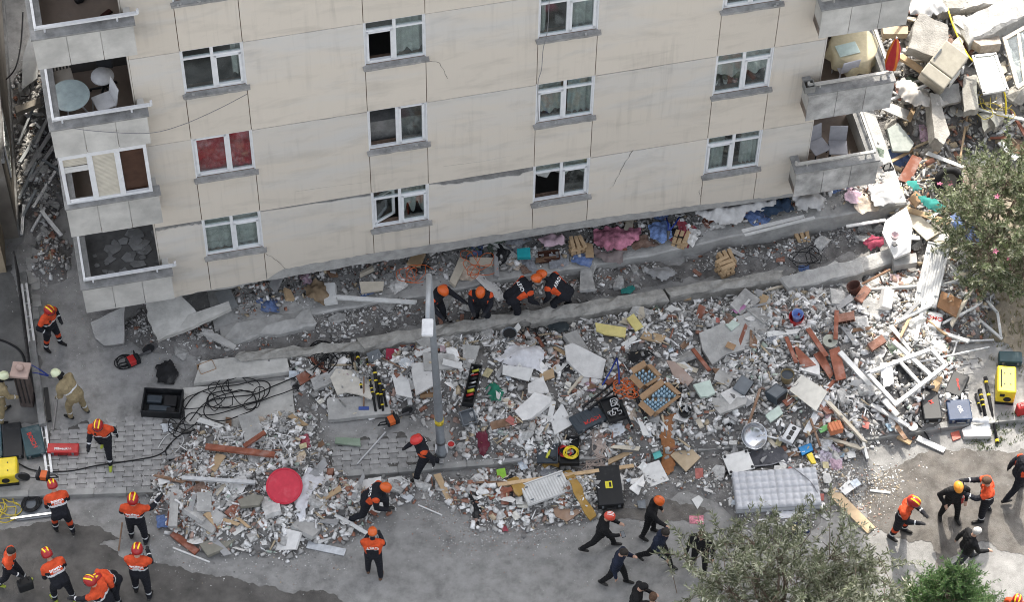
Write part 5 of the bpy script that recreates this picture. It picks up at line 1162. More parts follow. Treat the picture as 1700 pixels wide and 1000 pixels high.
# hand tools
def hammer(label,a,b,mh,dz=.12,hl=.12):
    A=on(*a,dz); Bq=on(*b,dz); E_=thing('sledgehammer',label,'hammer',A); d=Bq-A; mb=MB(); mb.tube([d*0,d],.018,7); part(mb,'shaft',m_bwood,E_,smooth=True); n=Vector((-d.y,d.x,0)).normalized(); mb=MB(); mb.bar(d-n*hl,d+n*hl,.075,.075); part(mb,'head',mh,E_,bev=.01)
hammer('sledgehammer with steel head lying on the white board',(634,595),(677,616),m_dsteel); hammer('sledgehammer with blue head on the grey slab',(604,626),(604,679),pm('blue_steel',(.05,.09,.3),.5,.2),.16)
def cutter(label,hinge,h1,h2,tip,m,dz=.15):
    O=on(*hinge,dz); E_=thing('bolt_cutter',label,'bolt cutter',O); P=[on(*h,dz)-O for h in (h1,h2,tip)]
    for p in P[:2]: mb=MB(); mb.tube([(0,0,0),p*.5+Vector((.02,0,.01)),p],.02,7); part(mb,'handle',m,E_,smooth=True)
    mb=MB(); mb.tube([(0,0,0),P[2]],[.045,.02],8); part(mb,'jaw',m_dsteel,E_)
cutter('blue handled bolt cutter standing out of the tool pile',(1024,595),(1000,640),(1028,638),(1028,585),pm('deep_blue_metal',(.02,.04,.22),.45,.1),.3)
cutter('blue handled bolt cutter lying by the gate pillar',(82,625),(45,603),(46,618),(88,628),MATS['deep_blue_metal'],.25)
cutter('blue handled bolt cutter propped in the gap under the building',(1110,385),(1106,362),(1128,360),(1108,398),MATS['deep_blue_metal'],.75)
def saw(label,px,py,ang,dz,m=None,s=1.0,disc=True,cm=None):
    c=on(px,py,dz); E_=thing('cutting_saw',label,'saw',c,ang); E_.scale=(s,)*3; part(bx(.3,.2,.02,.2),'engine',m or m_blk,E_,bev=.03); part(bx(.16,.205,.06,.205,-.03),'cover',cm or m_orp,E_,bev=.02); mb=MB()
    mb.tube([(-.15,0,.16),(-.3,0,.2),(-.36,0,.12),(-.15,0,.05)],.018,6); part(mb,'rear_handle',m_blk,E_); mb=MB(); mb.tube([(.08,-.12,.1),(.08,-.13,.26),(.08,.13,.26),(.08,.12,.1)],.015,6); part(mb,'front_handle',m_blk,E_)
    part(bx(.3,.04,.08,.13,.28,.05),'arm',m_dsteel,E_); mb=MB(); M=Matrix.Translation((.45,.09,.1))@Matrix.Rotation(R(90),4,'X'); mb.lathe([(.17,-.005),(.17,.005),(.002,.006)],20,M=M); part(mb,'blade',m_dsteel,E_); mb=MB(); mb.lathe([(.18,-.03),(.18,.03),(.12,.03)],14,(0,0,0),M@Matrix.Translation((-.05,.05,0))@Matrix.Scale(.75,4)); part(mb,'guard',m_blk,E_)
saw('black and orange cut-off saw on the rubble left of the red helmeted rescuer',652,703,img_ang(60,-22),.1); saw('cut-off saw held by the firefighter at the kerb',72,795,img_ang(-60,-6),.35)
saw('red and black demolition hammer lying near the black crate',222,604,img_ang(40,-18),.02,m_blk,1.1,cm=m_redp)
# steel bowl, pots, buckets, disc
c=on(1248,725,.12); mb=MB(); n=24; rg=[(.10,0),(.2,.03),(.27,.1),(.3,.17),(.315,.175),(.3,.165),(.26,.1),(.19,.04),(.002,.015)]
mb.lathe(rg,n); o=part(mb,'steel_bowl',mat('bowl_steel',(.55,.56,.58),.22,metal=.95,dust=.15,var=.1,bump=.1,bscale=5),smooth=True); o.location=c; o.rotation_euler=(R(28),R(18),0); tag(o,'large dented shiny steel bowl in the rubble','bowl')
bucket('bucket','red bucket with a blue bucket inside it',1321,535,.17,.22,m_redp,.05); bucket('bucket','blue bucket sitting inside the red bucket',1323,530,.13,.22,pm('blue_bucket',(.25,.35,.65),.4,.15),.12)
bucket('bucket','bronze coloured can with a blue knob near the red planks',1306,632,.15,.26,pm('bronze_can',(.22,.17,.09),.4,.2),.05,inner=m_slate); bucket('bucket','rusty brown bucket left of the long radiator',1422,490,.16,.3,pm('rust_bucket',(.10,.05,.04),.7,.2),.1,tilt=(-15,-20)); bucket('bucket','black pot half sunk in the rubble left of the mint chunk',1137,688,.14,.12,m_blk,.05); bucket('bucket','grey upturned pot with dark lid near the white sheet',846,560,.16,.16,m_gry,.1,inner=m_blk); bucket('paint_tub','small white and red tub at the lamp post foot',749,742,.08,.12,pm('tub_white',(.6,.55,.52),.5,.2),.05,cat='tub',inner=m_redp)
c=on(1377,568,.18); mb=MB(); n=20; vs=[]
for rr,z in ((.05,0),(.17,0),(.17,.06),(.05,.06)): vs+=[(rr*math.cos(6.2832*k/n),rr*math.sin(6.2832*k/n),z) for k in range(n)]
mb.add(vs,[(i*n+k,i*n+(k+1)%n,((i+1)%4)*n+(k+1)%n,((i+1)%4)*n+k) for i in range(4) for k in range(n)]); o=part(mb,'concrete_disc',pm('sage_concrete',(.33,.34,.29),.9,.3)); o.location=c; o.rotation_euler=(.15,.1,0); tag(o,'round grey green concrete disc with a centre hole','disc')
# red round table top
c=on(472,808,.28); E_=thing('red_tabletop','round red plastic tabletop leaning on the front rubble pile','table top',c); E_.rotation_euler=(R(24),R(-4),0)
mb=MB(); mb.lathe([(.39,-.03),(.415,-.02),(.415,.02),(.40,.035),(.385,.03),(.37,.012),(.002,.012)],32); part(mb,'disc',pm('red_table',(.52,.035,.06),.4,.22,dcol=(.5,.3,.3)),E_,smooth=False)
mb=MB(); mb.lathe([(.08,-.06),(.08,-.03),(.002,-.03)],12); part(mb,'socket',MATS['red_table'],E_)
# radiators
def radiator(label,q,h,dz,n,tilt=(0,0),legs=True):
    c,a,l,w_=quad_frame(q,h,dz); E_=thing('radiator',label,'radiator',c,a); E_.rotation_euler=(R(tilt[0]),R(tilt[1]),a); part(bx(l,w_,0,h-.02),'core',m_white,E_,bev=.008)
    for k in range(n): x=-l/2+l*(k+.5)/n; part(bx(l/n*.62,w_*.94,h-.02,h,x,0),'fin',m_white,E_,bev=.004)
    part(bx(l,.03,0,h+.003,0,w_/2+.016),'top_grille',m_white,E_)
    for x in (-l*.38,l*.38):
        for y in (-w_*.33,w_*.33): part(bx(.08,.03,h,h+.008,x,y),'bracket',m_gry,E_)
radiator('white panel radiator lying on the mustard foam',[(863,807),(935,783),(948,812),(878,840)],.1,.1,16)
radiator('long white radiator standing upright by the tree',[(1538,408),(1578,416),(1555,500),(1520,492)],.12,.35,9,(18,0))
# mattress
c,a,l,w_=quad_frame([(1216,783),(1355,774),(1364,836),(1222,846)],.22,.02); E_=thing('mattress','white quilted mattress lying in the street','mattress',c,a); mb=MB(); nx,ny=84,44; vs=[];fs=[]
for j in range(ny+1):
    for i in range(nx+1):
        x=-l/2+l*i/nx; y=-w_/2+w_*j/ny; u=x/.165; v=y/.165; q=(abs(math.sin(u*math.pi))*abs(math.sin(v*math.pi)))**.45
        ed=min(l/2-abs(x),w_/2-abs(y)); z=.19+.06*q-(.05 if ed<.02 else 0); vs.append((x,y,z))
for j in range(ny):
    for i in range(nx): k=j*(nx+1)+i; fs.append((k,k+1,k+nx+2,k+nx+1))
mb.add(vs,fs); mw=pm('mattress_white',(.47,.48,.505),.85,.4,var=.14,dcol=(.36,.36,.37)); part(mb,'quilt_top',mw,E_,smooth=True); part(bx(l,w_,0,.165),'side_border',mw,E_,bev=.03)
for z in (.02,.165): mb=MB(); mb.tube([(-l/2,-w_/2,z),(l/2,-w_/2,z),(l/2,w_/2,z),(-l/2,w_/2,z)],.012,5,closed=True); part(mb,'piping',mat('piping_grey',(.25,.26,.27),.8),E_)
# white board with four black feet
c,a,l,w_=quad_frame([(1198,756),(1241,747),(1254,777),(1212,788)],.06,.26); E_=thing('white_board','white square board with black knobs at its corners, over the mattress corner','board',c,a); part(bx(l,w_,0,.04),'panel',m_white,E_,bev=.006)
for x in (-1,1):
    for y in (-1,1): mb=MB(); mb.lathe([(.03,.04),(.034,.06),(.02,.065)],10,(x*(l/2-.05),y*(w_/2-.05),0)); part(mb,'knob',m_blk,E_)
# ---------------------------------------------------------------- boards, planks, pipes, cloths, cables
def Q(*a): return list(a)
for lab,pp,th,m,dz,nm,cat,tl in [
 ('plain white board leaning by the sledgehammer',[(646,605),(675,617),(685,660),(658,655)],.03,m_white,.14,'board','board',(4,3)),
 ('cream broken panel under the black struts',[(548,628),(558,613),(600,618),(628,640),(616,664),(596,656),(575,652),(560,656)],.05,mat('cream_panel',(.55,.52,.46),.85,dust=.3,var=.15),.06,'broken_panel','rubble',(0,0)),
 ('pale speckled slab right of the plain white board',[(681,606),(714,602),(720,640),(690,656)],.07,m_fk,.08,'slab_piece','rubble',(5,2)),
 ('shiny grey metal sheet at the broken wall foot',[(618,571),(662,570),(668,579),(625,580)],.02,mat('grey_metal',(.3,.31,.31)),.15,'metal_sheet','sheet',(5,0)),
 ('crimson foil packet below the shiny metal sheet',[(641,580),(662,580),(658,601),(640,597)],.04,pm('crimson_foil',(.3,.03,.06),.3,.15),.1,'foil_packet','packet',(0,5)),
 ('grey perforated plate above the rescue struts',[(608,588),(628,580),(637,594),(616,603)],.03,m_gry,.15,'perforated_plate','plate',(3,3)),
 ('white speckled slab above the black plastic bag',[(936,578),(950,573),(1006,597),(999,627),(968,625),(940,600)],.09,m_fk,.12,'slab_piece','rubble',(6,4)),
 ('thick white concrete block lying below the grey chunk',[(855,684),(888,655),(916,664),(914,672),(882,697),(868,700)],.17,m_fk,.1,'slab_piece','rubble',(4,-3)),
 ('broken white concrete piece above the thick white block',[(876,640),(901,627),(911,652),(893,658),(876,655)],.12,m_fk,.1,'slab_piece','rubble',(3,5)),
 ('white tray board under the crumpled white sheet',[(835,607),(886,613),(878,633),(834,622)],.03,m_white,.14,'board','board',(4,0)),
 ('white panel leaning left of the grey tool case',[(933,671),(951,704),(921,722),(914,698)],.03,m_white,.12,'board','board',(5,3)),
 ('narrow white frame strip left of the leaning panel',[(914,667),(923,668),(916,701),(907,700)],.05,m_white,.12,'board','board',(3,2)),
 ('white square tile with grey smudge near the brown cloth',[(1063,776),(1094,765),(1111,797),(1078,810)],.025,m_white,.04,'board','board',(2,3)),
 ('beige panelled cabinet board lying right of the brown cloth',[(1113,756),(1138,737),(1163,761),(1139,783)],.04,pm('beige_door',(.42,.33,.22),.6,.2),.1,'beige_board','board',(4,-4)),
 ('large cracked grey slab right of the pink cloth scrap',[(1160,556),(1185,545),(1262,512),(1284,553),(1240,580),(1205,590),(1182,606),(1166,582)],.1,m_conc,.06,'slab_piece','rubble',(3,2)),
 ('mint plaster chunk left of the dusty speaker box',[(1150,641),(1178,632),(1187,653),(1176,659),(1163,660)],.08,m_mint,.1,'plaster_chunk','rubble',(4,4)),
 ('mint plaster chunk below the old dark monitor',[(1270,691),(1292,674),(1300,686),(1279,702)],.06,m_mint,.08,'plaster_chunk','rubble',(4,4)),
 ('pale mint plaster piece near the pink cloth scrap',[(1204,540),(1216,532),(1228,538),(1214,550)],.05,m_mint,.1,'plaster_chunk','rubble',(0,4)),
 ('grey curved slab under the mint chunk',[(1180,663),(1240,660),(1238,672),(1195,690),(1185,680)],.09,m_conc,.05,'slab_piece','rubble',(0,2)),
 ('cream square board beside the old dark monitor',[(1310,647),(1331,624),(1374,652),(1355,682)],.03,pm('cream_board',(.60,.58,.52),.6,.2),.2,'board','board',(6,-5)),
 ('wide red brown plank standing right of the concrete disc',[(1376,583),(1393,577),(1405,628),(1388,632)],.04,m_rwood,.16,'plank','plank',(3,0)),
 ('broad red plank piece left of the concrete disc',[(1317,572),(1330,583),(1355,606),(1332,611),(1325,600)],.03,m_rwood,.12,'plank','plank',(0,4)),
 ('dark red plank piece below the concrete disc',[(1350,590),(1364,582),(1384,620),(1378,630)],.03,m_rwood,.14,'plank','plank',(0,4)),
 ('brown hexagonal board below the white radiator',[(918,848),(948,821),(966,850),(941,867),(922,858)],.025,pm('hardboard',(.30,.20,.14),.85,.25),.02,'board','board',(0,0)),
 ('brown stone slab leaning right of the cartons',[(1106,600),(1120,602),(1152,630),(1140,642),(1118,625)],.05,pm('rose_slab',(.34,.26,.22),.9,.3),.1,'slab_piece','rubble',(5,0)),
 ('yellow foam strip lying near the trench wall',[(988,537),(1006,540),(1040,545),(1038,560),(1005,556),(990,550)],.06,pm('yellow_foam',(.58,.5,.2),.9,.15),.12,'foam_piece','foam',(3,0)),
 ('yellow foam square right of the yellow strip',[(1040,530),(1052,522),(1068,543),(1055,550)],.06,pm('yellow_foam',(.58,.5,.2)),.12,'foam_piece','foam',(3,0)),
 ('white slab with a saw on it standing by the tree',[(1470,368),(1505,350),(1515,375),(1512,415),(1485,423),(1465,385)],.12,m_white,.75,'board','board',(14,-6)),
 ('open empty grey cabinet frame under the white slab',[(1480,430),(1520,424),(1522,440),(1484,446)],.2,m_conc,.25,'cabinet','cabinet',(0,0)),
 ('brown wooden panel at the foot of the long radiator',[(1562,486),(1597,498),(1588,525),(1555,510)],.04,pm('panel_wood',(.26,.14,.07),.7,.2),.12,'board','board',(8,5)),
 ('white slab chunk at the sunlit kerb',[(1596,716),(1612,708),(1645,716),(1645,727),(1600,728)],.14,m_fk,.0,'slab_piece','rubble',(0,0)),
 ('red plastic dish at the sunlit kerb',[(1578,720),(1592,716),(1595,728),(1582,733)],.04,pm('red_lid',(.45,.1,.07),.5,.2),.0,'plastic_dish','dish',(0,0)),
 ('sage green plank below the grey slab',[(557,727),(598,729),(599,742),(556,737)],.05,pm('sage_wood',(.22,.28,.21),.7,.3),.06,'plank','plank',(0,0)),
 ('grey concrete strip standing at the left end of the front pile',[(286,792),(299,790),(294,876),(279,876)],.1,m_conc,.06,'slab_piece','rubble',(0,0)),
 ('rounded olive grey slab at the bottom of the front pile',[(331,906),(350,898),(392,897),(375,912),(345,925)],.1,pm('olive_slab',(.22,.21,.175),.9,.2),.02,'slab_piece','rubble',(0,0)),
 ('thick olive stone on the front pile below the concrete pipe',[(395,832),(420,822),(438,826),(430,840),(400,843)],.1,pm('olive_slab',(.22,.21,.175)),.1,'slab_piece','rubble',(4,0)),
 ('open white book below the beige plank end',[(1393,812),(1410,797),(1421,810),(1403,823)],.02,m_white,.03,'book','book',(0,0)),
 ('white booklet right of the magazines',[(1405,745),(1418,743),(1421,760),(1408,762)],.02,m_white,.05,'book','book',(0,0)),
 ('pink and orange photo sheet on the street right of the orange helmet',[(1144,857),(1168,856),(1168,871),(1145,870)],.004,mat('photo_sheet',(.55,.2,.25),.5,var=.6,scale=12),.004,'paper_sheet','paper',(0,0)),
 ('grey square paper beside the hooded man',[(1055,822),(1071,822),(1072,845),(1060,844)],.01,m_gry,.005,'paper_sheet','paper',(0,0)),
 ('white paper sheet right of the beige door',[(1148,830),(1160,823),(1168,830),(1158,846)],.01,m_white,.01,'paper_sheet','paper',(0,0)),
 ('blue tray between the radio and the magazines',[(1325,744),(1346,737),(1350,748),(1332,756)],.07,pm('bright_blue',(.03,.25,.55),.4,.15),.05,'plastic_tray','tray',(10,0)),
 ('yellow plastic piece below the blue tray',[(1338,757),(1347,752),(1355,770),(1347,771)],.06,m_yel,.05,'plastic_piece','plastic',(0,8)),
 ('teal booklet beside the brown cloth',[(1082,750),(1093,744),(1100,758),(1087,764)],.02,pm('teal_book',(.1,.4,.38),.5,.15),.08,'book','book',(0,0)),
 ('lime green plastic bag scrap left of the mustard foam',[(824,781),(838,778),(842,796),(826,800)],.03,pm('lime_plastic',(.25,.5,.05),.5,.1),.08,'plastic_scrap','plastic',(3,3)),
 ('teal box on the slab under the building',[(858,415),(880,413),(881,428),(859,429)],.12,pm('teal_box',(.02,.33,.36),.5,.1),.62,'box','box',(4,0)),
 ('grey polygon stone on pavement slab near the sunlit bag',[(1483,708),(1490,702),(1500,708),(1497,718),(1487,718)],.05,m_conc,.02,'slab_piece','rubble',(0,0)),
 ]:
    flat(nm,lab,cat,pp,th,m,dz,tl,.008 if m in (m_fk,m_conc,m_mint) else 0,.006 if th>.04 else 0)
for lab,a,b,wd,ht,m,dz,nm,cat in [
 ('long pine plank running behind the white radiator',(826,806),(1052,774),.09,.04,m_pine,.09,'plank','plank'),
 ('wide beige plank lying in the street right of the mattress',(1380,815),(1447,882),.25,.03,mat('beige_plank',(.48,.36,.23),.7,var=.25,scale=3),.02,'plank','plank'),
 ('red brown beam lying on the front pile above the red tabletop',(341,742),(456,756),.14,.07,m_rwood,.2,'plank','plank'),
 ('short red brown plank crossing the long beam on the front pile',(405,742),(440,718),.1,.06,m_rwood,.18,'plank','plank'),
 ('red brown plank at the lower left of the front pile',(286,886),(327,918),.16,.06,m_rwood,.05,'plank','plank'),
 ('broken red brown plank right of the lime plastic scrap',(812,828),(850,812),.1,.05,m_rwood,.1,'plank','plank'),
 ('red brown plank slanting above the concrete disc',(1341,546),(1372,592),.12,.04,m_rwood,.25,'plank','plank'),
 ('upright red brown plank piece above the concrete disc',(1389,516),(1387,564),.1,.04,m_rwood,.3,'plank','plank'),
 ('thin dark red plank at the left of the red planks',(1305,560),(1322,603),.09,.04,m_rwood,.14,'plank','plank'),
 ('short dark red stick under the wide red brown plank',(1385,632),(1369,652),.08,.04,m_rwood,.12,'plank','plank'),
 ('two tone wooden batten right of the brown stone slab',(1150,580),(1178,616),.09,.05,m_rwood,.2,'batten','batten'),
 ('brown stick slanting left of the steel bowl',(1262,646),(1242,708),.06,.05,m_bwood,.16,'stick','stick'),
 ('brown stick standing right of the radio',(1345,695),(1362,742),.05,.04,m_bwood,.15,'stick','stick'),
 ('wooden handle beside the rusty bucket',(1431,472),(1478,448),.05,.04,m_bwood,.35,'stick','stick'),
 ('pale square tile with brown back on the cracked slab',(1206,572),(1220,578),.16,.02,m_card,.2,'tile_piece','tile'),
 ('white profile strip slanting on the front pile left of the kneeling rescuer',(330,955),(330,956),.01,.01,m_alu,.01,'strip','strip'),
 ('thin white strip on the street below the front pile',(287,910),(348,934),.04,.02,m_white,.01,'strip','strip'),
 ('white strip below the lunging rescuer',(556,855),(612,888),.09,.03,m_white,.04,'strip','strip'),
 ('white strip crossing below the first, left of the open street',(527,902),(586,876),.08,.03,m_white,.04,'strip','strip'),
 ('translucent plastic strip torn on the street',(510,905),(573,918),.18,.02,mat('clear_plastic',(.5,.52,.54),.3,var=.2,dust=.2),.02,'strip','strip'),
 ('long clear plastic profile right of the lunging rescuer',(632,800),(684,830),.16,.03,MATS['clear_plastic'],.05,'strip','strip'),
 ('white stick on the street right of the clear plastic profile',(694,839),(734,856),.03,.02,m_white,.02,'strip','strip'),
 ('metal rod lying on the pavers right of the sage plank',(593,771),(640,718),.03,.03,m_alu,.05,'rod','rod'),
 ('white plank right of the lamp post',(735,601),(767,609),.16,.03,m_white,.18,'plank','plank'),
 ('white plank left of the lamp post',(690,591),(716,580),.11,.03,m_white,.2,'plank','plank'),
 ('white plastic channel on the front pile',(302,794),(424,802),.09,.06,m_alu,.16,'channel','channel'),
 ('white channel with a lamp cup, slanting to the kerb',(1446,672),(1508,708),.09,.05,m_white,.1,'channel','channel'),
 ('short white plank beyond the lamp cup',(1523,728),(1568,749),.14,.04,m_white,.04,'plank','plank'),
 ('aluminium profile slanting below the cream board',(1373,657),(1338,720),.16,.05,m_alu,.14,'profile','profile'),
 ('long white profile left of the window frames',(1394,585),(1490,690),.12,.06,m_white,.22,'profile','profile'),
 ('white profile crossing the window frames',(1520,566),(1534,500),.09,.05,m_white,.25,'profile','profile'),
 ('white lath slanting across the top of the window frames',(1483,567),(1552,630),.1,.06,m_white,.3,'profile','profile'),
 ('short white stick right of the beige plank',(1444,815),(1478,819),.06,.04,m_white,.01,'strip','strip'),
 ('black handled rod lying right of the orange brick block',(1418,718),(1440,768),.04,.04,m_dsteel,.08,'rod','rod'),
 ('green painted board strip left of the orange brick block',(1360,716),(1391,702),.14,.03,pm('green_board',(.16,.40,.15),.6,.2),.08,'plank','plank'),
 ('long white conduit pair under the beam left, at the crushed floor edge',(553,492),(692,501),.05,.05,m_white,.52,'conduit','conduit'),
 ('second white conduit just below the first at the crushed floor edge',(560,496),(690,504),.05,.05,m_white,.5,'conduit','conduit'),
 ('white long slat on the slab right of the tarpaulin',(1232,385),(1335,360),.1,.04,m_white,.85,'slat','slat'),
 ('second white slat beside the first on the slab',(1236,391),(1352,362),.06,.04,m_white,.83,'slat','slat'),
 ('white slat near the white slab by the tree',(1405,376),(1470,366),.07,.04,m_white,.55,'slat','slat'),
 ('white pipe leaning below the collapsed corner',(1420,190),(1560,132),.06,.06,m_white,.6,'pipe','pipe'),
 ('thin white pipe running to the garden edge',(1520,603),(1642,577),.04,.04,m_alu,.1,'pipe','pipe'),
 ('second thin white pipe nearer the garden',(1575,568),(1650,565),.04,.04,m_alu,.08,'pipe','pipe'),
 ('white stick standing between the frames and the garden',(1577,606),(1592,556),.04,.04,m_white,.1,'stick','stick')]:
    if lab.startswith('white profile strip slanting on'): continue
    stick(nm,lab,cat,a,b,wd,ht,m,dz)
# lamp cup
c=on(1515,711,.06); mb=MB(); mb.lathe([(.05,0),(.1,.02),(.115,.06),(.1,.055),(.002,.02)],18); o=part(mb,'lamp_cup',m_white,smooth=False); o.location=c; tag(o,'round white lamp cup at the end of the slanting channel','lamp cup')
# mustard foam strips
def ribbon(name,label,pp,wd,th,m,dz,cat):
    P=smooth_path([on(x,y,dz) for x,y in pp],6); c=P[0].copy(); mb=MB(); vs=[]
    for i,p in enumerate(P):
        t=(P[min(i+1,len(P)-1)]-P[max(i-1,0)]); n=Vector((-t.y,t.x,0)).normalized(); w2=wd/2*(1+.15*math.sin(i*.9))
        for s,z in ((-1,0),(1,0),(1,th),(-1,th)): vs.append(p-c+n*s*w2+Vector((0,0,z)))
    fs=[(i*4+k,i*4+(k+1)%4,i*4+4+(k+1)%4,i*4+4+k) for i in range(len(P)-1) for k in range(4)]+[(3,2,1,0),tuple(len(P)*4-4+k for k in range(4))]
    mb.add(vs,fs); o=part(mb,name,m); o.location=c; return tag(o,label,cat)
ribbon('foam_strip','curved mustard foam strip right of the white radiator',[(939,784),(955,805),(965,830),(985,862)],.2,.05,m_must,.06,'foam'); ribbon('foam_strip','mustard foam block left of the white radiator',[(848,797),(858,808),(868,822)],.26,.06,m_must,.07,'foam'); ribbon('foam_strip','short mustard foam roll above the white radiator',[(902,776),(915,771),(928,775)],.08,.07,m_must,.1,'foam')
# window frames on the right
wframe('window_frame','large white window frame lying by the black toolbox',[(1487,672),(1570,607),(1546,580),(1440,620)],.09,.07,m_white,.2,1)
wframe('window_frame','narrow white window frame on the garden soil under the tree',[(1614,472),(1624,530),(1662,562),(1656,520)],.06,.05,m_white,.12)
wframe('window_frame','white framed glass door lying in the sunlit heap',[(1616,94),(1652,90),(1672,148),(1634,155)],.07,.06,m_white,1.0,0,glass=True)
wframe('window_frame','pale wooden window frame standing at the top right edge',[(1668,65),(1712,40),(1712,130),(1690,145)],.1,.07,pm('pale_wood_frame',(.5,.45,.38),.7,.2),1.1,1,dzs=[.2,.4,0,0],glass=True)
# cloths, bags, tarpaulins
def fm(n,c,**k): return mat(n,c,.9,var=.15,scale=6,dust=.2,**k)
for lab,pp,m,amp,hump,dz,nm,cat,fsz in [
 ('crumpled white bed sheet in the rubble right of the lamp post',[(820,598),(850,571),(895,568),(906,586),(896,618),(860,612)],fm('white_sheet',(.6,.6,.62)),.07,.12,.03,'bed_sheet','sheet',3),
 ('black plastic bag torn below the white speckled slab',[(928,600),(938,595),(950,612),(962,617),(958,625),(940,620),(926,617)],m_blk,.05,.06,.05,'plastic_bag','bag',6),
 ('rust brown cloth trailing over the kerb',[(1099,703),(1121,700),(1117,722),(1122,750),(1120,772),(1110,786),(1097,768),(1100,745),(1094,730),(1104,716)],fm('rust_cloth',(.27,.12,.05)),.09,.06,.04,'cloth','cloth',7),
 ('green vest with white stripes beside the tool crate',[(806,645),(818,635),(838,655),(830,670),(815,665)],fm('green_vest',(.02,.16,.10)),.04,.05,.08,'vest','clothing',5),
 ('maroon cloth scrap right of the grey crate',[(790,725),(808,722),(813,740),(803,758),(796,752)],fm('maroon_cloth',(.12,.02,.035)),.06,.05,.06,'cloth','cloth',6),
 ('black cloth strip lying at the front pile edge',[(778,828),(793,824),(798,850),(795,871),(786,868),(784,845)],fm('black_rag',(.015,.015,.016)),.05,.05,.03,'cloth','cloth',6),
 ('black bag left of the white radiator',[(831,822),(848,815),(854,830),(838,838)],fm('black_rag',(.015,.015,.016)),.05,.1,.03,'plastic_bag','bag',6),
 ('white torn curtain beside the red tabletop',[(510,780),(535,779),(545,800),(528,808),(515,822),(505,860),(498,870),(490,840),(496,805)],fm('white_sheet',(.6,.6,.62)),.07,.06,.05,'cloth','cloth',6),
 ('dark speckled blanket behind the mattress',[(1195,790),(1255,745),(1300,752),(1312,775),(1260,778),(1216,790)],fm('speckled_blanket',(.09,.09,.1),bump=.4),.08,.06,.03,'blanket','blanket',4),
 ('white sheet edge below the mattress',[(1290,852),(1355,842),(1350,852),(1320,862),(1295,862)],fm('white_sheet',(.6,.6,.62)),.04,.03,.01,'cloth','cloth',6),
 ('white cloth rag inside the large window frame',[(1460,605),(1482,606),(1484,640),(1466,645)],fm('white_rag',(.66,.66,.66)),.08,.12,.15,'cloth','cloth',7),
 ('black plastic sheet inside the large window frame',[(1486,600),(1535,612),(1530,630),(1495,640)],m_blk,.07,.05,.05,'plastic_sheet','sheet',7),
 ('navy cloth on the street below the mattress',[(1316,872),(1343,868),(1345,882),(1330,893),(1318,890)],fm('navy_rag',(.015,.025,.07)),.05,.05,.0,'cloth','cloth',6),
 ('black jacket pile behind the black crate',[(258,608),(285,600),(298,622),(288,640),(262,638)],fm('black_rag',(.015,.015,.016)),.09,.12,.02,'jacket','clothing',5),
 ('clear plastic bag beside the blue tool near the black crate',[(266,706),(285,703),(289,715),(272,720)],mat('clear_plastic',(.5,.52,.54)),.05,.05,.02,'plastic_bag','bag',7),
 ('clear plastic bag on the sunlit kerb stones',[(1612,700),(1640,697),(1645,712),(1620,716)],MATS['clear_plastic'],.06,.06,.02,'plastic_bag','bag',7),
 ('white plastic bag in the rubble right of the wire bundle',[(1010,712),(1030,705),(1040,718),(1018,728)],MATS['clear_plastic'],.06,.06,.05,'plastic_bag','bag',7),
 ('clear plastic bag right of the white plastic one',[(1062,715),(1080,711),(1085,722),(1068,728)],MATS['clear_plastic'],.05,.06,.05,'plastic_bag','bag',7),
 ('pink cloth scrap on the rubble below the wall',[(1212,512),(1235,505),(1238,515),(1222,524)],fm('pink_scrap',(.42,.2,.36)),.05,.05,.05,'cloth','cloth',7),
 ('magazines spread right of the blue tray',[(1360,750),(1385,740),(1402,752),(1398,772),(1370,775),(1358,762)],mat('magazine_print',(.4,.36,.42),.6,var=.7,scale=16),.04,.02,.03,'magazine_pile','magazines',6),
 ('grey plastic sheet beside the blue brush near the lamp post',[(662,600),(685,590),(690,605),(680,612),(664,610)],MATS['clear_plastic'],.06,.06,.05,'plastic_sheet','sheet',6),
 ('blue mesh clump at the broken wall',[(668,572),(682,568),(690,580),(676,588),(667,582)],fm('blue_mesh',(.03,.05,.12)),.08,.06,.05,'mesh_clump','net',9),
 ('black bag between the cartons and the black pot',[(1115,640),(1132,645),(1136,668),(1122,668)],fm('black_rag',(.015,.015,.016)),.06,.1,.05,'plastic_bag','bag',6),
 ('black bag above the opened cartons',[(1040,588),(1075,582),(1086,590),(1060,602),(1045,605)],fm('black_rag',(.015,.015,.016)),.07,.12,.05,'plastic_bag','bag',6),
 ('dark green jacket in the rubble above the light blue box',[(905,532),(940,530),(946,548),(930,560),(912,548)],fm('dark_green_cloth',(.03,.04,.045)),.07,.07,.08,'jacket','clothing',6),
 ]:
    cloth(nm,lab,pp,m,amp,.04,dz,cat,fsz,hump=hump,seed=len(lab))
SLABZ=lambda px,py:.5
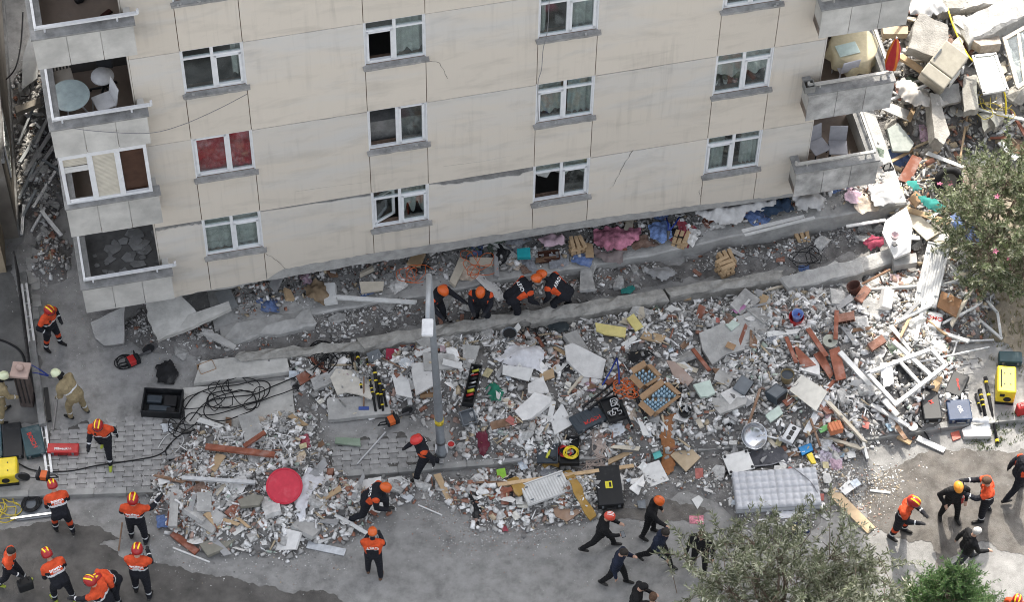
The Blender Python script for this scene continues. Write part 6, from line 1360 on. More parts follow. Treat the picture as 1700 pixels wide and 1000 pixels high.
for lab,pp,m,z,amp,hump,nm,cat in [
 ('pink and maroon floral bedding in the gap under the building',[(985,385),(1020,380),(1066,382),(1060,400),(1040,415),(1010,420),(985,408)],mat('floral_bedding',(.40,.16,.22),.9,var=.7,scale=3.5,dust=.1),.62,.12,.15,'bedding','bedding'),
 ('grey brown blanket hanging over the slab edge',[(985,410),(1008,420),(1037,416),(1032,440),(1005,436),(988,428)],fm('taupe_blanket',(.2,.165,.16)),.55,.07,.05,'blanket','blanket'),
 ('pale pink striped cloth bundle on dark shelf',[(892,398),(915,390),(938,395),(935,410),(905,412)],fm('pale_pink',(.55,.4,.45)),.75,.09,.12,'cloth','cloth'),
 ('blue checked cloth heap under the ring beam',[(1075,375),(1110,368),(1118,395),(1098,408),(1080,395)],mat('blue_check',(.16,.24,.45),.9,var=.6,scale=9),.66,.11,.12,'cloth','cloth'),
 ('white tarpaulin draped at the right end of the ring beam',[(1150,356),(1200,342),(1235,338),(1290,335),(1285,348),(1240,358),(1232,372),(1205,378),(1175,368)],fm('white_tarp',(.52,.515,.505)),.95,.13,.18,'tarpaulin','tarpaulin'),
 ('dark blue cloth between the white tarpaulins',[(1255,345),(1310,330),(1318,350),(1275,362)],fm('dark_blue_cloth',(.025,.045,.08)),.95,.1,.1,'cloth','cloth'),
 ('crumpled white and grey sheet at the building corner',[(1315,330),(1350,318),(1370,330),(1368,348),(1325,352)],fm('white_tarp',(.52,.515,.505)),1.0,.12,.15,'cloth','cloth'),
 ('brown blanket heap in the crushed storey at left',[(505,480),(525,468),(552,475),(550,500),(535,510),(510,497)],fm('tan_blanket',(.20,.145,.09)),.55,.12,.15,'blanket','blanket'),
 ('teal cloth scrap lying in the trench',[(1030,482),(1045,475),(1055,480),(1048,490),(1032,490)],fm('teal_rag',(.03,.2,.18)),.2,.07,.08,'cloth','cloth'),
 ('grey tarpaulin folded into the trench below the slab',[(1065,447),(1110,445),(1125,455),(1100,470),(1080,462)],fm('grey_tarp',(.27,.27,.27)),.35,.1,.12,'tarpaulin','tarpaulin'),
 ('teal plastic sheet beside the oleander tree',[(1520,325),(1545,330),(1570,345),(1560,357),(1535,345)],fm('teal_sheet',(.03,.2,.175)),.9,.1,.08,'plastic_sheet','sheet'),
 ('turquoise bag on the slab under the collapsed corner',[(1502,302),(1520,300),(1530,315),(1515,322)],fm('teal_sheet',(.03,.2,.175)),1.1,.1,.1,'plastic_bag','bag'),
 ('white dusty cloth draped over the slab below the corner',[(1440,310),(1480,305),(1500,325),(1490,342),(1450,345)],fm('white_tarp',(.52,.515,.505)),1.0,.1,.1,'cloth','cloth'),
 ('pink and red clothes heap in the gravel by the white slab',[(1432,405),(1450,392),(1470,398),(1465,410),(1445,418)],mat('pink_red_cloth',(.33,.06,.1),.9,var=.6,scale=6),.45,.1,.1,'clothing','clothing'),
 ('white torn fabric in the sunlit heap at the top',[(1508,5),(1560,0),(1575,20),(1545,30),(1510,28)],fm('white_tarp',(.52,.515,.505)),2.0,.15,.15,'cloth','cloth'),
 ('grey mattress cover slumped off the collapsed corner',[(1482,140),(1500,132),(1530,150),(1575,175),(1555,182),(1520,180),(1495,165)],fm('striped_cover',(.45,.43,.4)),1.3,.15,.15,'cloth','cloth')]:
    cloth(nm,lab,pp,m,amp,.05,0,cat,5,z=z,hump=hump,seed=len(lab))
# timber block stacks
def stackw(label,px,py,z,n,a,m=m_pine):
    c=G(px,py,z); E_=thing('timber_stack',label,'timber',c,a)
    for k in range(n):
        lay_=k//3; j=k%3; rot=(lay_%2)*math.pi/2+random.uniform(-.12,.12); mb=bx(.36,.09,0,.08); o=part(mb,'timber_block',m,E_,bev=.006); dx=(j-1)*.12
        o.matrix_local=Matrix.Translation((dx if lay_%2 else random.uniform(-.03,.03),random.uniform(-.03,.03) if lay_%2 else dx,lay_*.082))@Matrix.Rotation(rot,4,'Z')
stackw('stacked pine blocks propping the beam left of the floral bedding',958,415,.48,12,.3); stackw('pine boards standing below the ring beam right of the blue cloth',1130,402,.5,9,1.2); stackw('pile of pine blocks lying in the trench above the wall',1203,452,.25,15,.5); stackw('small pine block stack below the slab near the tarpaulin',1332,400,.15,6,.2); stackw('pine crib behind the trench pile',1206,432,.35,6,.4)
# cables
for i,(lab,pp,r,m) in enumerate([
 ('black cable running from the generator across the pavers',[(30,770),(60,782),(110,783),(170,772),(240,762),(270,752),(285,735)],.014,m_rub_),
 ('black cable looping from the crate over the landing slab',[(300,690),(320,660),(350,645),(390,640),(430,632),(448,640),(440,660),(405,672),(370,678),(345,672),(350,655),(385,648)],.014,m_rub_),
 ('black cable looping wide on the landing slab',[(315,700),(340,670),(375,655),(415,650),(425,675),(400,690),(365,700),(340,690),(345,668),(380,660),(420,655),(470,635),(520,612),(545,590)],.013,m_rub_),
 ('black cable strand from the landing to the poles',[(330,690),(360,688),(400,676),(450,660),(500,640),(530,605),(548,585),(560,600),(545,620)],.012,m_rub_),
 ('black cable tangle left of the landing slab',[(290,720),(300,700),(315,690),(330,700),(320,716),(300,722),(285,735),(275,750),(285,770),(300,775)],.012,m_rub_),
 ('white cable curling near the pavers',[(262,745),(275,725),(292,718),(305,728),(298,745),(280,760)],.01,m_white),
 ('black cable lying along the right window frames',[(1490,650),(1505,680),(1520,700),(1540,725),(1543,740)],.016,m_rub_),
 ('black cable from the red toolbox to the frames',[(1582,640),(1560,645),(1545,630),(1530,600),(1545,570)],.012,m_rub_),
 ('yellow cable hanging over the sunlit heap',[(1573,12),(1585,50),(1605,90),(1625,110),(1650,130),(1668,155),(1670,190)],.02,m_yel),
 ('black wires trailing over the mattress top',[(1250,775),(1280,772),(1300,768),(1320,780),(1345,800),(1358,820)],.012,mat('grey_wire',(.2,.2,.21),.7)),
 ('black hose looped on the slab in the left gap',[(620,470),(640,455),(660,465),(650,480)],.015,m_rub_)]):
    cable('cable',lab,pp,r*1.15,m,{1:.15,2:.15,3:.15,8:.5,9:.27}.get(i,.03))
for lab,px,py,rad,t,r,m,dz in [('black cable tangle on the landing slab',352,660,.3,1,.016,m_rub_,.14),('looped black cable tangle at the right of the landing slab',412,652,.3,1,.016,m_rub_,.15),('black cable tangle between the crate and the landing',300,705,.24,2,.016,m_rub_,.08),('black cable tangle by the rescue struts',548,600,.22,5,.014,m_rub_,.12),('black cable coil at the end of the broken wall',533,583,.28,5,.012,m_rub_,.06),('orange cord tangle on the slab in the left gap',686,455,.2,4,.011,m_orp,.62),('orange cord tangle behind the standing trench rescuer',790,440,.24,4,.011,m_orp,.62),('yellow hose reel beside the tools at the left edge',2,848,.22,6,.014,mat('dull_yellow',(.42,.33,.05),.7),.03),('black hose reel on the white cloth',52,838,.2,7,.018,m_rub_,.05),('black cable coil beside the demolition hammer',205,602,.2,4,.012,m_rub_,.02),('yellow and red hose tangle left of the opened cartons',1040,647,.16,5,.014,m_orp,.2),('black wire coil near the white sheet',890,560,.2,5,.01,m_rub_,.08),('black wire coil in the gravel below the slab',1345,425,.22,4,.011,m_rub_,.15),('yellow cable tangle on the sunlit heap',1645,175,.3,3,.013,mat('dull_yellow',(.42,.33,.05),.7),.3)]:
    coil('cable_coil',lab,px,py,rad,t+(2 if 'tangle' in lab and 'orange' not in lab and 'yellow cable' not in lab else 0),r*(.7 if 'tangle' in lab else 1),m,dz,seed=px,sq=.9 if ('tangle' in lab or 'wire' in lab or 'reel beside' in lab) else .25)
# bundle of beige wires
WB=thing('wire_bundle','loose bundle of beige wires spilling over the kerb','wires',on(995,745))
for k in range(26):
    r_=random.Random(k); x0=985+r_.uniform(-12,14); pp=[(x0,712+r_.uniform(-6,6)),(995+r_.uniform(-12,12),735),(1000+r_.uniform(-16,16),752),(998+r_.uniform(-26,26),768),(992+r_.uniform(-34,34),778+r_.uniform(-6,6))]
    P_=smooth_path([on(x,y,.05+.02*r_.random())-WB.location for x,y in pp],4); mb=MB(); mb.tube(P_,.009,5); part(mb,'wire',mat('beige_wire',(.46,.38,.33),.8),WB,smooth=True)
# gap furniture
E_,l,w_=tray('drawer','dark brown drawer frame under the pink cloth bundle',[(893,418),(928,413),(930,428),(895,432)],.14,pm('dark_brown_wood',(.07,.03,.02),.6,.15),0,'drawer',.02,z=.5)
# tool crate right of the lamp post
E_,l,w_=tray('tool_crate','long dark tool crate with mixed tools right of the lamp post',[(783,604),(800,606),(786,672),(766,668)],.16,m_blk,.1,'crate')
for i in range(8):
    mb=MB(); x=random.uniform(-.1,.1)*w_*0; y=-w_*.4+w_*.8*i/7; mb.tube([(-l*.3,y*.9,.06),(l*.3,y*.9+.05,.1)],.02+.012*(i%3),7); part(mb,'tool',[m_blk,m_redp,pm('lime_tool',(.5,.5,.06)),m_gry,m_steel][i%5],E_,smooth=True)
# street-side tools on white cloth at the left
flat('tool_mat','white perforated tray with hand tools near the hose reels','tray',[(22,836),(80,830),(88,858),(28,866)],.03,m_gry,.01)
stick('metal_rod','long steel bar lying below the tool tray','rod',(18,862),(86,853),.05,.04,m_steel,.05); stick('wooden_stick','wooden stick held by the firefighter with the raised hand','stick',(203,868),(197,915),.03,.03,m_bwood,.5,.02)
stick('metal_stand','black metal stand lying beside the aluminium rail','stand',(76,645),(82,700),.1,.06,m_blk,.04); stick('crowbar','grey crowbar lying right of the black stand','crowbar',(95,662),(88,715),.035,.03,m_dsteel,.03)
# book/paper litter
for k in range(70):
    r_=random.Random(k+500); z_=r_.choice(['main','main','front','frontright'])
    S=ZONES[z_].ravel(); ids=np.nonzero(S>.15)[0]; i=ids[r_.randrange(len(ids))]; x=float(XX.ravel()[i]); y=float(YY.ravel()[i]); s=r_.uniform(.06,.14)
    col=r_.choice([(.66,.66,.64),(.66,.66,.64),(.6,.6,.58),(.6,.58,.52),(.5,.55,.6),(.3,.4,.48),(.38,.13,.11),(.45,.4,.24),(.1,.1,.1),(.4,.3,.32)])
    mb=MB(); mb.prism([(-s,-s*.6),(s*.9,-s*.7),(s,s*.6),(-s*.8,s*.7)],0,.006); o=part(mb,'paper_scrap',mat('paper_%d_%d'%(int(col[0]*99),int(col[2]*99)),col,.7,var=.3,scale=9,dust=.15)); o.location=(x,y,hz(x,y)+.08); o.rotation_euler=(r_.uniform(-.3,.3),r_.uniform(-.3,.3),r_.uniform(0,6))
    tag(o,'scrap of paper or plastic lying loose on the rubble','scrap','loose scraps on the rubble')
# ---------------------------------------------------------------- left neighbour, yard, fence
m_nwall=mat('neighbour_render',(.20,.18,.155),.93,var=.25,scale=1.2,bump=.3,dust=.2); m_yard=mat('yard_concrete',(.15,.148,.142),.93,var=.3,scale=1.4,bump=.4,dust=.25,dcol=(.25,.245,.235))
N=thing('neighbouring_building','dark rendered side wall of the neighbouring house at the left edge','building')
a=G(33,400); b=G(4,-30); d=(b-a).normalized(); n=Vector((-d.y,d.x,0))
def nb(name,s0,s1,w0,w1,z0,z1,m):
    mb=MB(); P=[a+d*s0+n*w0,a+d*s1+n*w0,a+d*s1+n*w1,a+d*s0+n*w1]; mb.prism([(p.x,p.y) for p in P],z0,z1); return part(mb,name,m,N)
nb('wall',0,8.2,0,5,0,9,m_nwall); nb('plinth',0,8.2,-.05,0,0,.5,m_dconc); nb('ledge',-.02,8.2,-.08,0,3.0,3.12,m_cap); nb('roof',-.2,8.4,-.25,5.2,9,9.2,m_cap)
nb('window',1.0,2.2,-.03,.02,1.2,2.4,m_pvc); nb('window_glass',1.1,2.1,-.035,-.029,1.3,2.3,m_glass)
nb('porch',-1.0,-.01,.35,3,0,2.3,mat('beige_render',(.38,.31,.22),.93,var=.2,scale=2))
nb('unseen_shade_wing',9.5,22,-1.8,10,0,14,m_nwall)  # unseen wing, added to keep the sun off the alley
patch('yard_paving',[(-300,380),(20,440),(44,520),(58,640),(66,700),(-300,700)],PAVE+.006,m_yard,3,.02,PAVE)
# low wall, fence, aluminium rail, pillar
A=G(42,468,.0); Bp=G(74,720,.0)
mb=MB(); dd=Bp-A; mb.bar(Vector((0,0,.22)),dd+Vector((0,0,.22)),.16,.36); o=part(mb,'yard_wall',m_dconc,bev=.01); o.location=A; tag(o,'low grey yard wall carrying the iron fence','wall')
Fe=thing('iron_fence','dark iron bar fence on the low yard wall','fence',A); mi=mat('dark_iron',(.035,.033,.033),.6,dust=.15)
nb_=26; off=Vector((-.1,0,0))
for k in range(nb_):
    p=dd*((k+.3)/nb_)*.82+off; mb=MB(); mb.tube([p+Vector((0,0,.35)),p+Vector((0,0,1.25))],.016,6); part(mb,'bar',mi,Fe)
for z in (.45,1.2): mb=MB(); mb.bar(off+Vector((0,0,z)),dd*.82+off+Vector((0,0,z)),.03,.04); part(mb,'rail',mi,Fe)
A2=G(40,472,.45); B2=G(82,786,.18); mb=MB(); q=B2-A2; s_=Vector((q.y,-q.x,0)).normalized()*.055
Ra=thing('aluminium_rail','long bright aluminium double rail lying along the yard wall','rail',A2)
for k in (-1,1): mb=MB(); mb.bar(s_*k,q+s_*k,.055,.07); part(mb,'chord',m_alu,Ra)
for k in range(14): mb=MB(); p=q*((k+.5)/14); mb.bar(p-s_,p+s_,.03,.04); part(mb,'rung',m_alu,Ra)
c=G(47,668,PAVE); Pi=thing('gate_pillar','square gate pillar with pinkish cap and stone ball','pillar',c,R(-6)); mp=pm('pillar_plaster',(.12,.095,.085),.9,.2); part(bx(.3,.3,0,1.25),'shaft',mp,Pi,bev=.01)
mc=pm('pink_cap',(.42,.31,.27),.9,.2); part(bx(.42,.42,1.25,1.33),'cap',mc,Pi,bev=.015); mb=MB(); mb.lathe([(.02,1.33),(.075,1.36),(.095,1.42),(.075,1.48),(.03,1.51),(.002,1.515)],14); part(mb,'ball',mc,Pi,smooth=True)
for x in (-.1,0,.1): part(bx(.02,.02,.2,1.2,x,-.165),'grille_bar',mi,Pi)
cable('cable','thick black hose lying in the yard left of the fence',[(-20,560),(10,568),(35,585),(40,610),(20,630),(-15,628)],.03,m_rub_,.02)
cable('cable','black cable hanging in the shaded alley',[(0,140),(25,115),(35,70),(38,20)],.02,m_rub_,.6); cable('cable','thin black cable looped in the alley debris',[(38,100),(50,108),(38,118),(35,135),(50,140),(48,158),(35,160)],.012,m_rub_,.15)
# metal profiles in the alley
for k,(p,q,wd) in enumerate([((33,270),(75,205),.12),((42,290),(88,215),.14),((50,300),(95,235),.13),((32,330),(60,270),.1),((45,335),(95,268),.14),((55,345),(92,285),.11),((38,360),(60,315),.09),((68,350),(102,392),.13),((38,185),(76,222),.1),((30,240),(55,180),.08),((60,240),(82,190),.1),((52,385),(75,345),.09),((70,265),(100,285),.1),((36,390),(40,340),.1)]):
    stick('metal_profile','bent pale metal window profile in the shaded alley heap','profile',p,q,wd*.7,.05,m_alu if k%3 else pm('grey_profile',(.28,.3,.31),.5,.2),.12+.03*(k%4),group='metal profiles in the alley')
flat('foil_board','grey tiled insulation board in the alley top','board',[(36,150),(62,130),(66,70),(50,60),(38,95)],.05,pm('pale_board',(.3,.31,.31),.7,.3),.2,(0,3)); flat('wood_beam','pale broken beam lying in the alley','beam',[(24,180),(66,165),(68,174),(28,190)],.14,pm('grey_beam',(.26,.235,.2),.9,.2),.2)
flat('red_tile','reddish tile piece on the alley ground','tile',[(78,388),(88,384),(93,396),(84,398)],.03,m_bk,.02)
for k,(x,y) in enumerate([(52,440),(58,470),(60,500),(52,460),(62,425),(56,520)]): flat('flagstone','loose grey flagstone beside the aluminium rail','flagstone',[(x-9,y-12),(x+7,y-9),(x+9,y+9),(x-5,y+12)],.04,m_conc,.0,(random.uniform(-4,4),4),.02,group='flagstones along the alley fence')
# ---------------------------------------------------------------- balcony furniture
def BF(px,py,v):
    dr=ray(px,py); P=CAMP+dr*((v-(CAMP-FO).dot(V3))/dr.dot(V3)) ; r_=P-FO; return r_.dot(U2),r_.dot(IN)
def bthing(name,label,cat,px,py,v,rz=0):
    u,d_=BF(px,py,v); E_=thing(name,label,cat,M=FM@Matrix.Translation((u,d_,v))@Matrix.Rotation(rz,4,'Z')); return E_
def chair(label,px,py,v,rz,m,kind='plastic',group=None):
    E_=bthing('chair',label,'chair',px,py,v,rz); part(bx(.44,.42,.42,.46),'seat',m,E_,bev=.02)
    if kind=='slat':
        for k in range(6): part(bx(.03,.025,.46,.9,-.18+.072*k,.2),'slat',m,E_)
        part(bx(.44,.03,.86,.92,0,.2),'top_rail',m,E_)
    else:
        o=part(bx(.42,.03,.0,.46),'backrest',m,E_,bev=.014); o.location=(0,.21,.45); o.rotation_euler=(R(-10),0,0)
    for x in (-.19,.19):
        for y in (-.18,.18): mb=MB(); mb.tube([(x,y,.43),(x*1.1,y*1.1,0)],.018,6); part(mb,'leg',m if kind!='fabric' else m_blk,E_)
    return E_
m_pl=pm('white_monobloc',(.62,.62,.62),.5,.15); f2=BL[2][1]; f3=BL[3][1]
E_=bthing('garden_table','round frosted glass garden table on the open left balcony','table',122,192,f2); mb=MB(); mb.lathe([(.42,.68),(.425,.69),(.42,.705),(.002,.705)],30); part(mb,'table_top',mat('frosted_glass',(.30,.36,.36),.25,var=.15,dust=.25,dcol=(.42,.44,.43)),E_)
for k in range(3): mb=MB(); t_=k*2.1; mb.tube([(.05*math.cos(t_),.05*math.sin(t_),.68),(.32*math.cos(t_),.32*math.sin(t_),0)],.02,6); part(mb,'leg',m_wmet,E_)
chair('white slatted chair with beige seat behind the round glass table',108,150,f2,.1,pm('beige_seat',(.40,.36,.31),.7,.15),'slat'); chair('white plastic chair with curved back right of the round glass table',176,190,f2,-1.3,m_pl)
E_=bthing('office_chair','white office chair on black star base in the open left balcony','chair',174,150,f2,.5); mb=MB(); mb.lathe([(.22,.44),(.25,.47),(.24,.51),(.002,.53)],20); part(mb,'seat',m_pl,E_,smooth=True); mb=MB(); mb.tube([(0,0,.1),(0,0,.45)],.03,8); part(mb,'stem',m_blk,E_)
o=part(bx(.36,.05,0,.4),'backrest',m_blk,E_,bev=.02); o.location=(.18,.16,.5); o.rotation_euler=(R(-8),0,R(-50))
for k in range(5): t_=k*1.2566; mb=MB(); mb.tube([(0,0,.11),(.3*math.cos(t_),.3*math.sin(t_),.07)],[.03,.02],7); part(mb,'base_arm',m_blk,E_); mb=MB(); mb.tube([(.3*math.cos(t_)-.02,.3*math.sin(t_),.03),(.3*math.cos(t_)+.02,.3*math.sin(t_),.03)],.03,8); part(mb,'caster',m_blk,E_)
E_=bthing('shoe','dark red shoe on the floor of the top left balcony','shoe',176,24,f3,.6); part(bx(.26,.1,0,.07),'upper',pm('dark_shoe',(.05,.015,.012),.5,.1),E_,bev=.03); part(bx(.28,.11,-.0,.02),'sole',m_blk,E_)
E_=bthing('shoe_bag','small black bag on the floor of the top left balcony','bag',132,2,f3,.3); part(bx(.2,.16,0,.14),'body',m_blk,E_,bev=.05); mb=MB(); mb.tube([(-.06,0,.13),(-.04,0,.2),(.04,0,.2),(.06,0,.13)],.01,6); part(mb,'strap',m_blk,E_)
g1=BR[1][1]; g0=BR[0][1]
E_=bthing('dining_table','round table under a cream tablecloth on the right balcony','table',1412,108,g1); mb=MB(); n_=40; vs=[]
for rr,z in ((.002,.75),(.3,.75),(.52,.748),(.55,.72),(.57,.5),(.6,.35)):
    for k in range(n_): a_=6.2832*k/n_; w2=1+(.09*math.sin(a_*9) if z<.7 else 0); vs.append((rr*w2*math.cos(a_),rr*w2*math.sin(a_),z+(.03*math.sin(a_*4) if z<.4 else 0)))
mb.add(vs,[(i*n_+k,i*n_+(k+1)%n_,(i+1)*n_+(k+1)%n_,(i+1)*n_+k) for i in range(5) for k in range(n_)]); part(mb,'tablecloth',pm('cream_cloth',(.56,.5,.34),.9,.15),E_,smooth=True); mb=MB(); mb.tube([(0,0,0),(0,0,.74)],.05,8); part(mb,'pedestal',m_bwood,E_)
E_=bthing('tray','pale mint tray on the cream tablecloth','tray',1407,82,g1+.76,.1); part(bx(.5,.34,0,.02),'base',pm('mint_tray',(.5,.6,.56),.4,.1),E_,bev=.01); part(bx(.44,.28,.02,.024),'inlay',pm('mint_inlay',(.45,.56,.53),.4,.1),E_)
chair('pale plastic chair in front of the cream tablecloth',1400,128,g1,math.pi+.1,pm('lilac_chair',(.5,.5,.54),.5,.15)); chair('grey upholstered chair at the left on the lowest right balcony',1356,262,g0,.3,pm('grey_fabric',(.30,.30,.32),.9,.2),'fabric'); chair('grey upholstered chair at the right on the lowest right balcony',1388,264,g0,-.2,MATS['grey_fabric'],'fabric')
E_=bthing('parasol','closed orange and red parasol standing at the right balcony corner','parasol',1478,116,g1+.95); mb=MB(); n_=16; vs=[]
for rr,z in ((.03,0),(.12,.12),(.15,.35),(.12,.7),(.06,1.0),(.01,1.12)):
    for k in range(n_): a_=6.2832*k/n_; w2=1+.3*math.sin(a_*4+z*2); vs.append((rr*w2*math.cos(a_),rr*w2*math.sin(a_),z))
mb.add(vs,[(i*n_+k,i*n_+(k+1)%n_,(i+1)*n_+(k+1)%n_,(i+1)*n_+k) for i in range(5) for k in range(n_)]); mb.mi=[(0,1,2,3)[(k%n_)//3%4] for k in range(len(mb.f))]; part(mb,'canopy',[pm('parasol_orange',(.55,.15,.02),.7,.1),pm('parasol_red',(.4,.03,.03),.7,.1),MATS['parasol_orange'],MATS['parasol_red']],E_,smooth=True); mb=MB(); mb.tube([(0,0,-.9),(0,0,1.15)],.018,8); part(mb,'pole',m_wmet,E_)
E_=bthing('planter','small square planter on the right balcony parapet corner','planter',1342,148,4.87+1.0); mb=MB(); [mb.box(*q_) for q_ in ((-.12,.12,-.12,.12,0,.02),(-.12,.12,-.12,-.1,.02,.2),(-.12,.12,.1,.12,.02,.2),(-.12,-.1,-.1,.1,.02,.2),(.1,.12,-.1,.1,.02,.2))]; part(mb,'pot',pm('pot_grey',(.2,.2,.19),.8,.2),E_); part(bx(.2,.2,.02,.14),'soil',mat('dark_soil',(.04,.035,.03),.95),E_)
for k,(px,m_) in enumerate(((1190,m_white),(1206,m_white),(1222,pm('rose_pot',(.4,.16,.16),.7,.1)))):
    E_=bthing('flower_pot',['white flower pot at the left behind the plant window','white flower pot in the middle behind the plant window','rose flower pot at the right behind the plant window'][k],'flower pot',px,146-2*k,TOPV[1]-WH+.03); E_.location+=IN*.12; mb=MB(); mb.lathe([(.04,0),(.06,.1),(.055,.1),(.002,.09)],12); part(mb,'pot',m_,E_)
    mb=MB()
    for q_ in range(14): t_=q_*.45; mb.add([(0,0,.09),(.06*math.cos(t_)+.01,.06*math.sin(t_),.2),(.1*math.cos(t_),.1*math.sin(t_),.24),(.06*math.cos(t_)-.012,.06*math.sin(t_)+.01,.18)],[(0,1,2,3)])
    part(mb,'leaves',mat('pot_leaf',(.05,.1,.035),.7),E_)
# wires across the facade
for lab,pp in (('thin grey wire sagging across the left facade',[(115,212),(165,218),(245,221),(300,208),(360,182),(410,156)]),('thin wire hanging past the lace curtain window',[(912,-5),(909,50),(902,80),(899,115),(893,140),(894,200)])):
    P=[FW2(*(lambda q_:(q_[0],-.56 if x<250 else -.16,q_[1]))(F(x,y,.56 if x<250 else .16))) for x,y in pp]; P=smooth_path(P,6); mb=MB(); mb.tube([p-P[0] for p in P],.008,5); o=part(mb,'facade_wire',mat('grey_wire',(.2,.2,.21))); o.location=P[0]; tag(o,lab,'wire')
# ---------------------------------------------------------------- sunlit heap: large pieces
m_bl=mat('sunlit_block',(.34,.325,.295),.93,var=.25,scale=3,bump=.6,bscale=22,dust=.3)
for lab,pp,th,m,dz,tl,nm,cat in [
 ('largest pale concrete block at the top of the sunlit heap',[(1512,45),(1520,28),(1568,42),(1572,60),(1556,88),(1505,78)],.4,m_bl,.4,(16,6),'concrete_block','rubble'),
 ('leaning pale wall slab above the oleander tree',[(1532,165),(1548,163),(1572,222),(1562,240),(1545,232)],.4,m_bl,.35,(8,14),'concrete_block','rubble'),
 ('rough block between the leaning slab and the glass door',[(1600,132),(1622,130),(1625,182),(1600,188),(1597,160)],.25,m_bl,.3,(5,-5),'concrete_block','rubble'),
 ('hollow brick wall piece right of the largest block',[(1610,58),(1655,55),(1660,80),(1625,88),(1608,75)],.25,mat('brick_plaster',(.42,.36,.3),.9,var=.3,scale=5,dust=.3,bump=.5),.3,(-10,6),'brick_wall_piece','rubble'),
 ('flat beige slab below the hollow brick piece',[(1570,85),(1592,65),(1608,95),(1600,105),(1580,100)],.15,m_bl,.3,(10,-8),'concrete_block','rubble'),
 ('dark grey slab below the flat beige slab',[(1548,150),(1590,140),(1596,165),(1565,175)],.12,m_conc,.15,(14,4),'concrete_block','rubble'),
 ('mint grey slab leaning beside the lowest right balcony',[(1470,218),(1488,208),(1518,236),(1510,248),(1482,250)],.1,mat('mint_grey_slab',(.36,.39,.36),.9,var=.2,dust=.3),.45,(12,8),'concrete_block','rubble'),
 ('tan broken board under the teal sheet',[(1508,330),(1520,318),(1535,330),(1520,345)],.05,m_card,.4,(6,0),'board','board'),
 ('beige curtain box fallen behind the parasol',[(1462,48),(1506,45),(1506,58),(1464,62)],.18,pm('beige_box',(.46,.36,.25),.7,.15),.5,(0,8),'curtain_box','box'),
 ('pale wooden plank slanting below the beige curtain box',[(1490,98),(1496,90),(1532,112),(1528,120)],.08,m_pine,.5,(0,8),'plank','plank'),
 ('grey rounded slab at the top right of the heap',[(1580,30),(1600,28),(1612,45),(1600,60),(1585,52)],.15,m_conc,.35,(10,0),'concrete_block','rubble'),
 ('pale block under the glass door',[(1640,200),(1660,180),(1665,200),(1650,215)],.25,m_bl,.2,(4,6),'concrete_block','rubble'),
 ('brown block at the right edge below the cable tangle',[(1625,190),(1650,184),(1658,205),(1635,220)],.2,m_bl,.1,(6,-8),'concrete_block','rubble'),
 ('slate chip pile board beside the corner slab',[(1395,330),(1420,322),(1428,338),(1402,345)],.06,pm('blue_slate',(.25,.3,.32),.7,.2),.5,(0,0),'board','board'),
 ('red book cover on the slab below the corner',[(1432,316),(1442,308),(1450,318),(1440,326)],.05,pm('red_cover',(.3,.07,.05),.6,.2),.62,(6,0),'book','book'),
 ]: flat(nm,lab,cat,pp,th,m,dz,tl,.03 if m in (m_bl,m_conc) else .008,.012)
beam('ribbed_beam','ribbed grey concrete beam crossing the top right corner',(1598,52),(1705,2),.75,.5,m_conc,1.9,2.2,.05,12,cat='beam',seed=11)
beam('roof_beam','pale concrete beam fallen at the very top right',(1560,4),(1660,-8),.5,.4,m_bl,1.9,1.9,.05,10,cat='beam',seed=12)
mb=bx(.75,1.0,0,.65); c=on(1562,118,.3); E_=thing('fridge','cream fridge lying tilted in the sunlit heap','fridge',c,.0); E_.rotation_euler=(R(20),R(16),R(-35)); mf=pm('cream_enamel',(.40,.37,.30),.4,.45,dcol=(.3,.28,.24)); part(bx(.7,1.05,0,.55),'cabinet',mf,E_,bev=.05); part(bx(.7,.7,.56,.63,0,.17),'door',mf,E_,bev=.03); part(bx(.7,.33,.56,.63,0,-.36),'freezer_door',mf,E_,bev=.03); part(bx(.03,.3,.63,.67,-.3,.1),'handle',m_gry,E_)
ebox('air_conditioner','white air conditioner box below the glass door',[(1560,88),(1590,112),(1580,132),(1552,112)],.3,pm('ac_white',(.6,.6,.57),.5,.2),'air conditioner',.5,(14,10))
c=on(1575,300,.25); E_=thing('tyre','black tyre half hidden at the oleander edge','tyre',c); E_.rotation_euler=(R(60),R(20),0); mb=MB(); mb.tube([(.28*math.cos(t_),.28*math.sin(t_),0) for t_ in [6.2832*k/20 for k in range(20)]],.09,8,closed=True); part(mb,'tread',m_rub_,E_,smooth=True); mb=MB(); mb.lathe([(.2,-.04),(.2,.04),(.06,.05),(.002,.05)],16); part(mb,'rim',m_dsteel,E_)
E_=thing('tool_bag','black and yellow tool bag on the slab below the corner','bag',on(1470,290,.35),.4); part(bx(.34,.3,0,.3),'body',m_blk,E_,bev=.06); part(bx(.08,.31,.1,.2,-.05),'yellow_tab',m_yel,E_); mb=MB(); mb.tube([(-.1,0,.28),(-.06,0,.42),(.08,0,.42),(.1,0,.28)],.018,6); part(mb,'handle',m_blk,E_)
def hand_saw(label,px,py,dz):
    c=on(px,py,dz); E_=thing('hand_saw',label,'saw',c,.6); part(bx(.34,.06,0,.008),'blade',m_steel,E_); part(bx(.12,.08,-.01,.025,-.22),'handle',m_blk,E_,bev=.01)
hand_saw('hand saw with black handle on the white slab',1498,400,.95); c=on(1485,395,.92); mb=MB(); mb.lathe([(.08,0),(.1,.12),(.095,.12),(.002,.02)],16); o=part(mb,'glass_jar',mat('rose_glass',(.4,.3,.32),.2,spec=.6)); o.location=c; tag(o,'rose tinted glass jar on the white slab with the saw','jar')
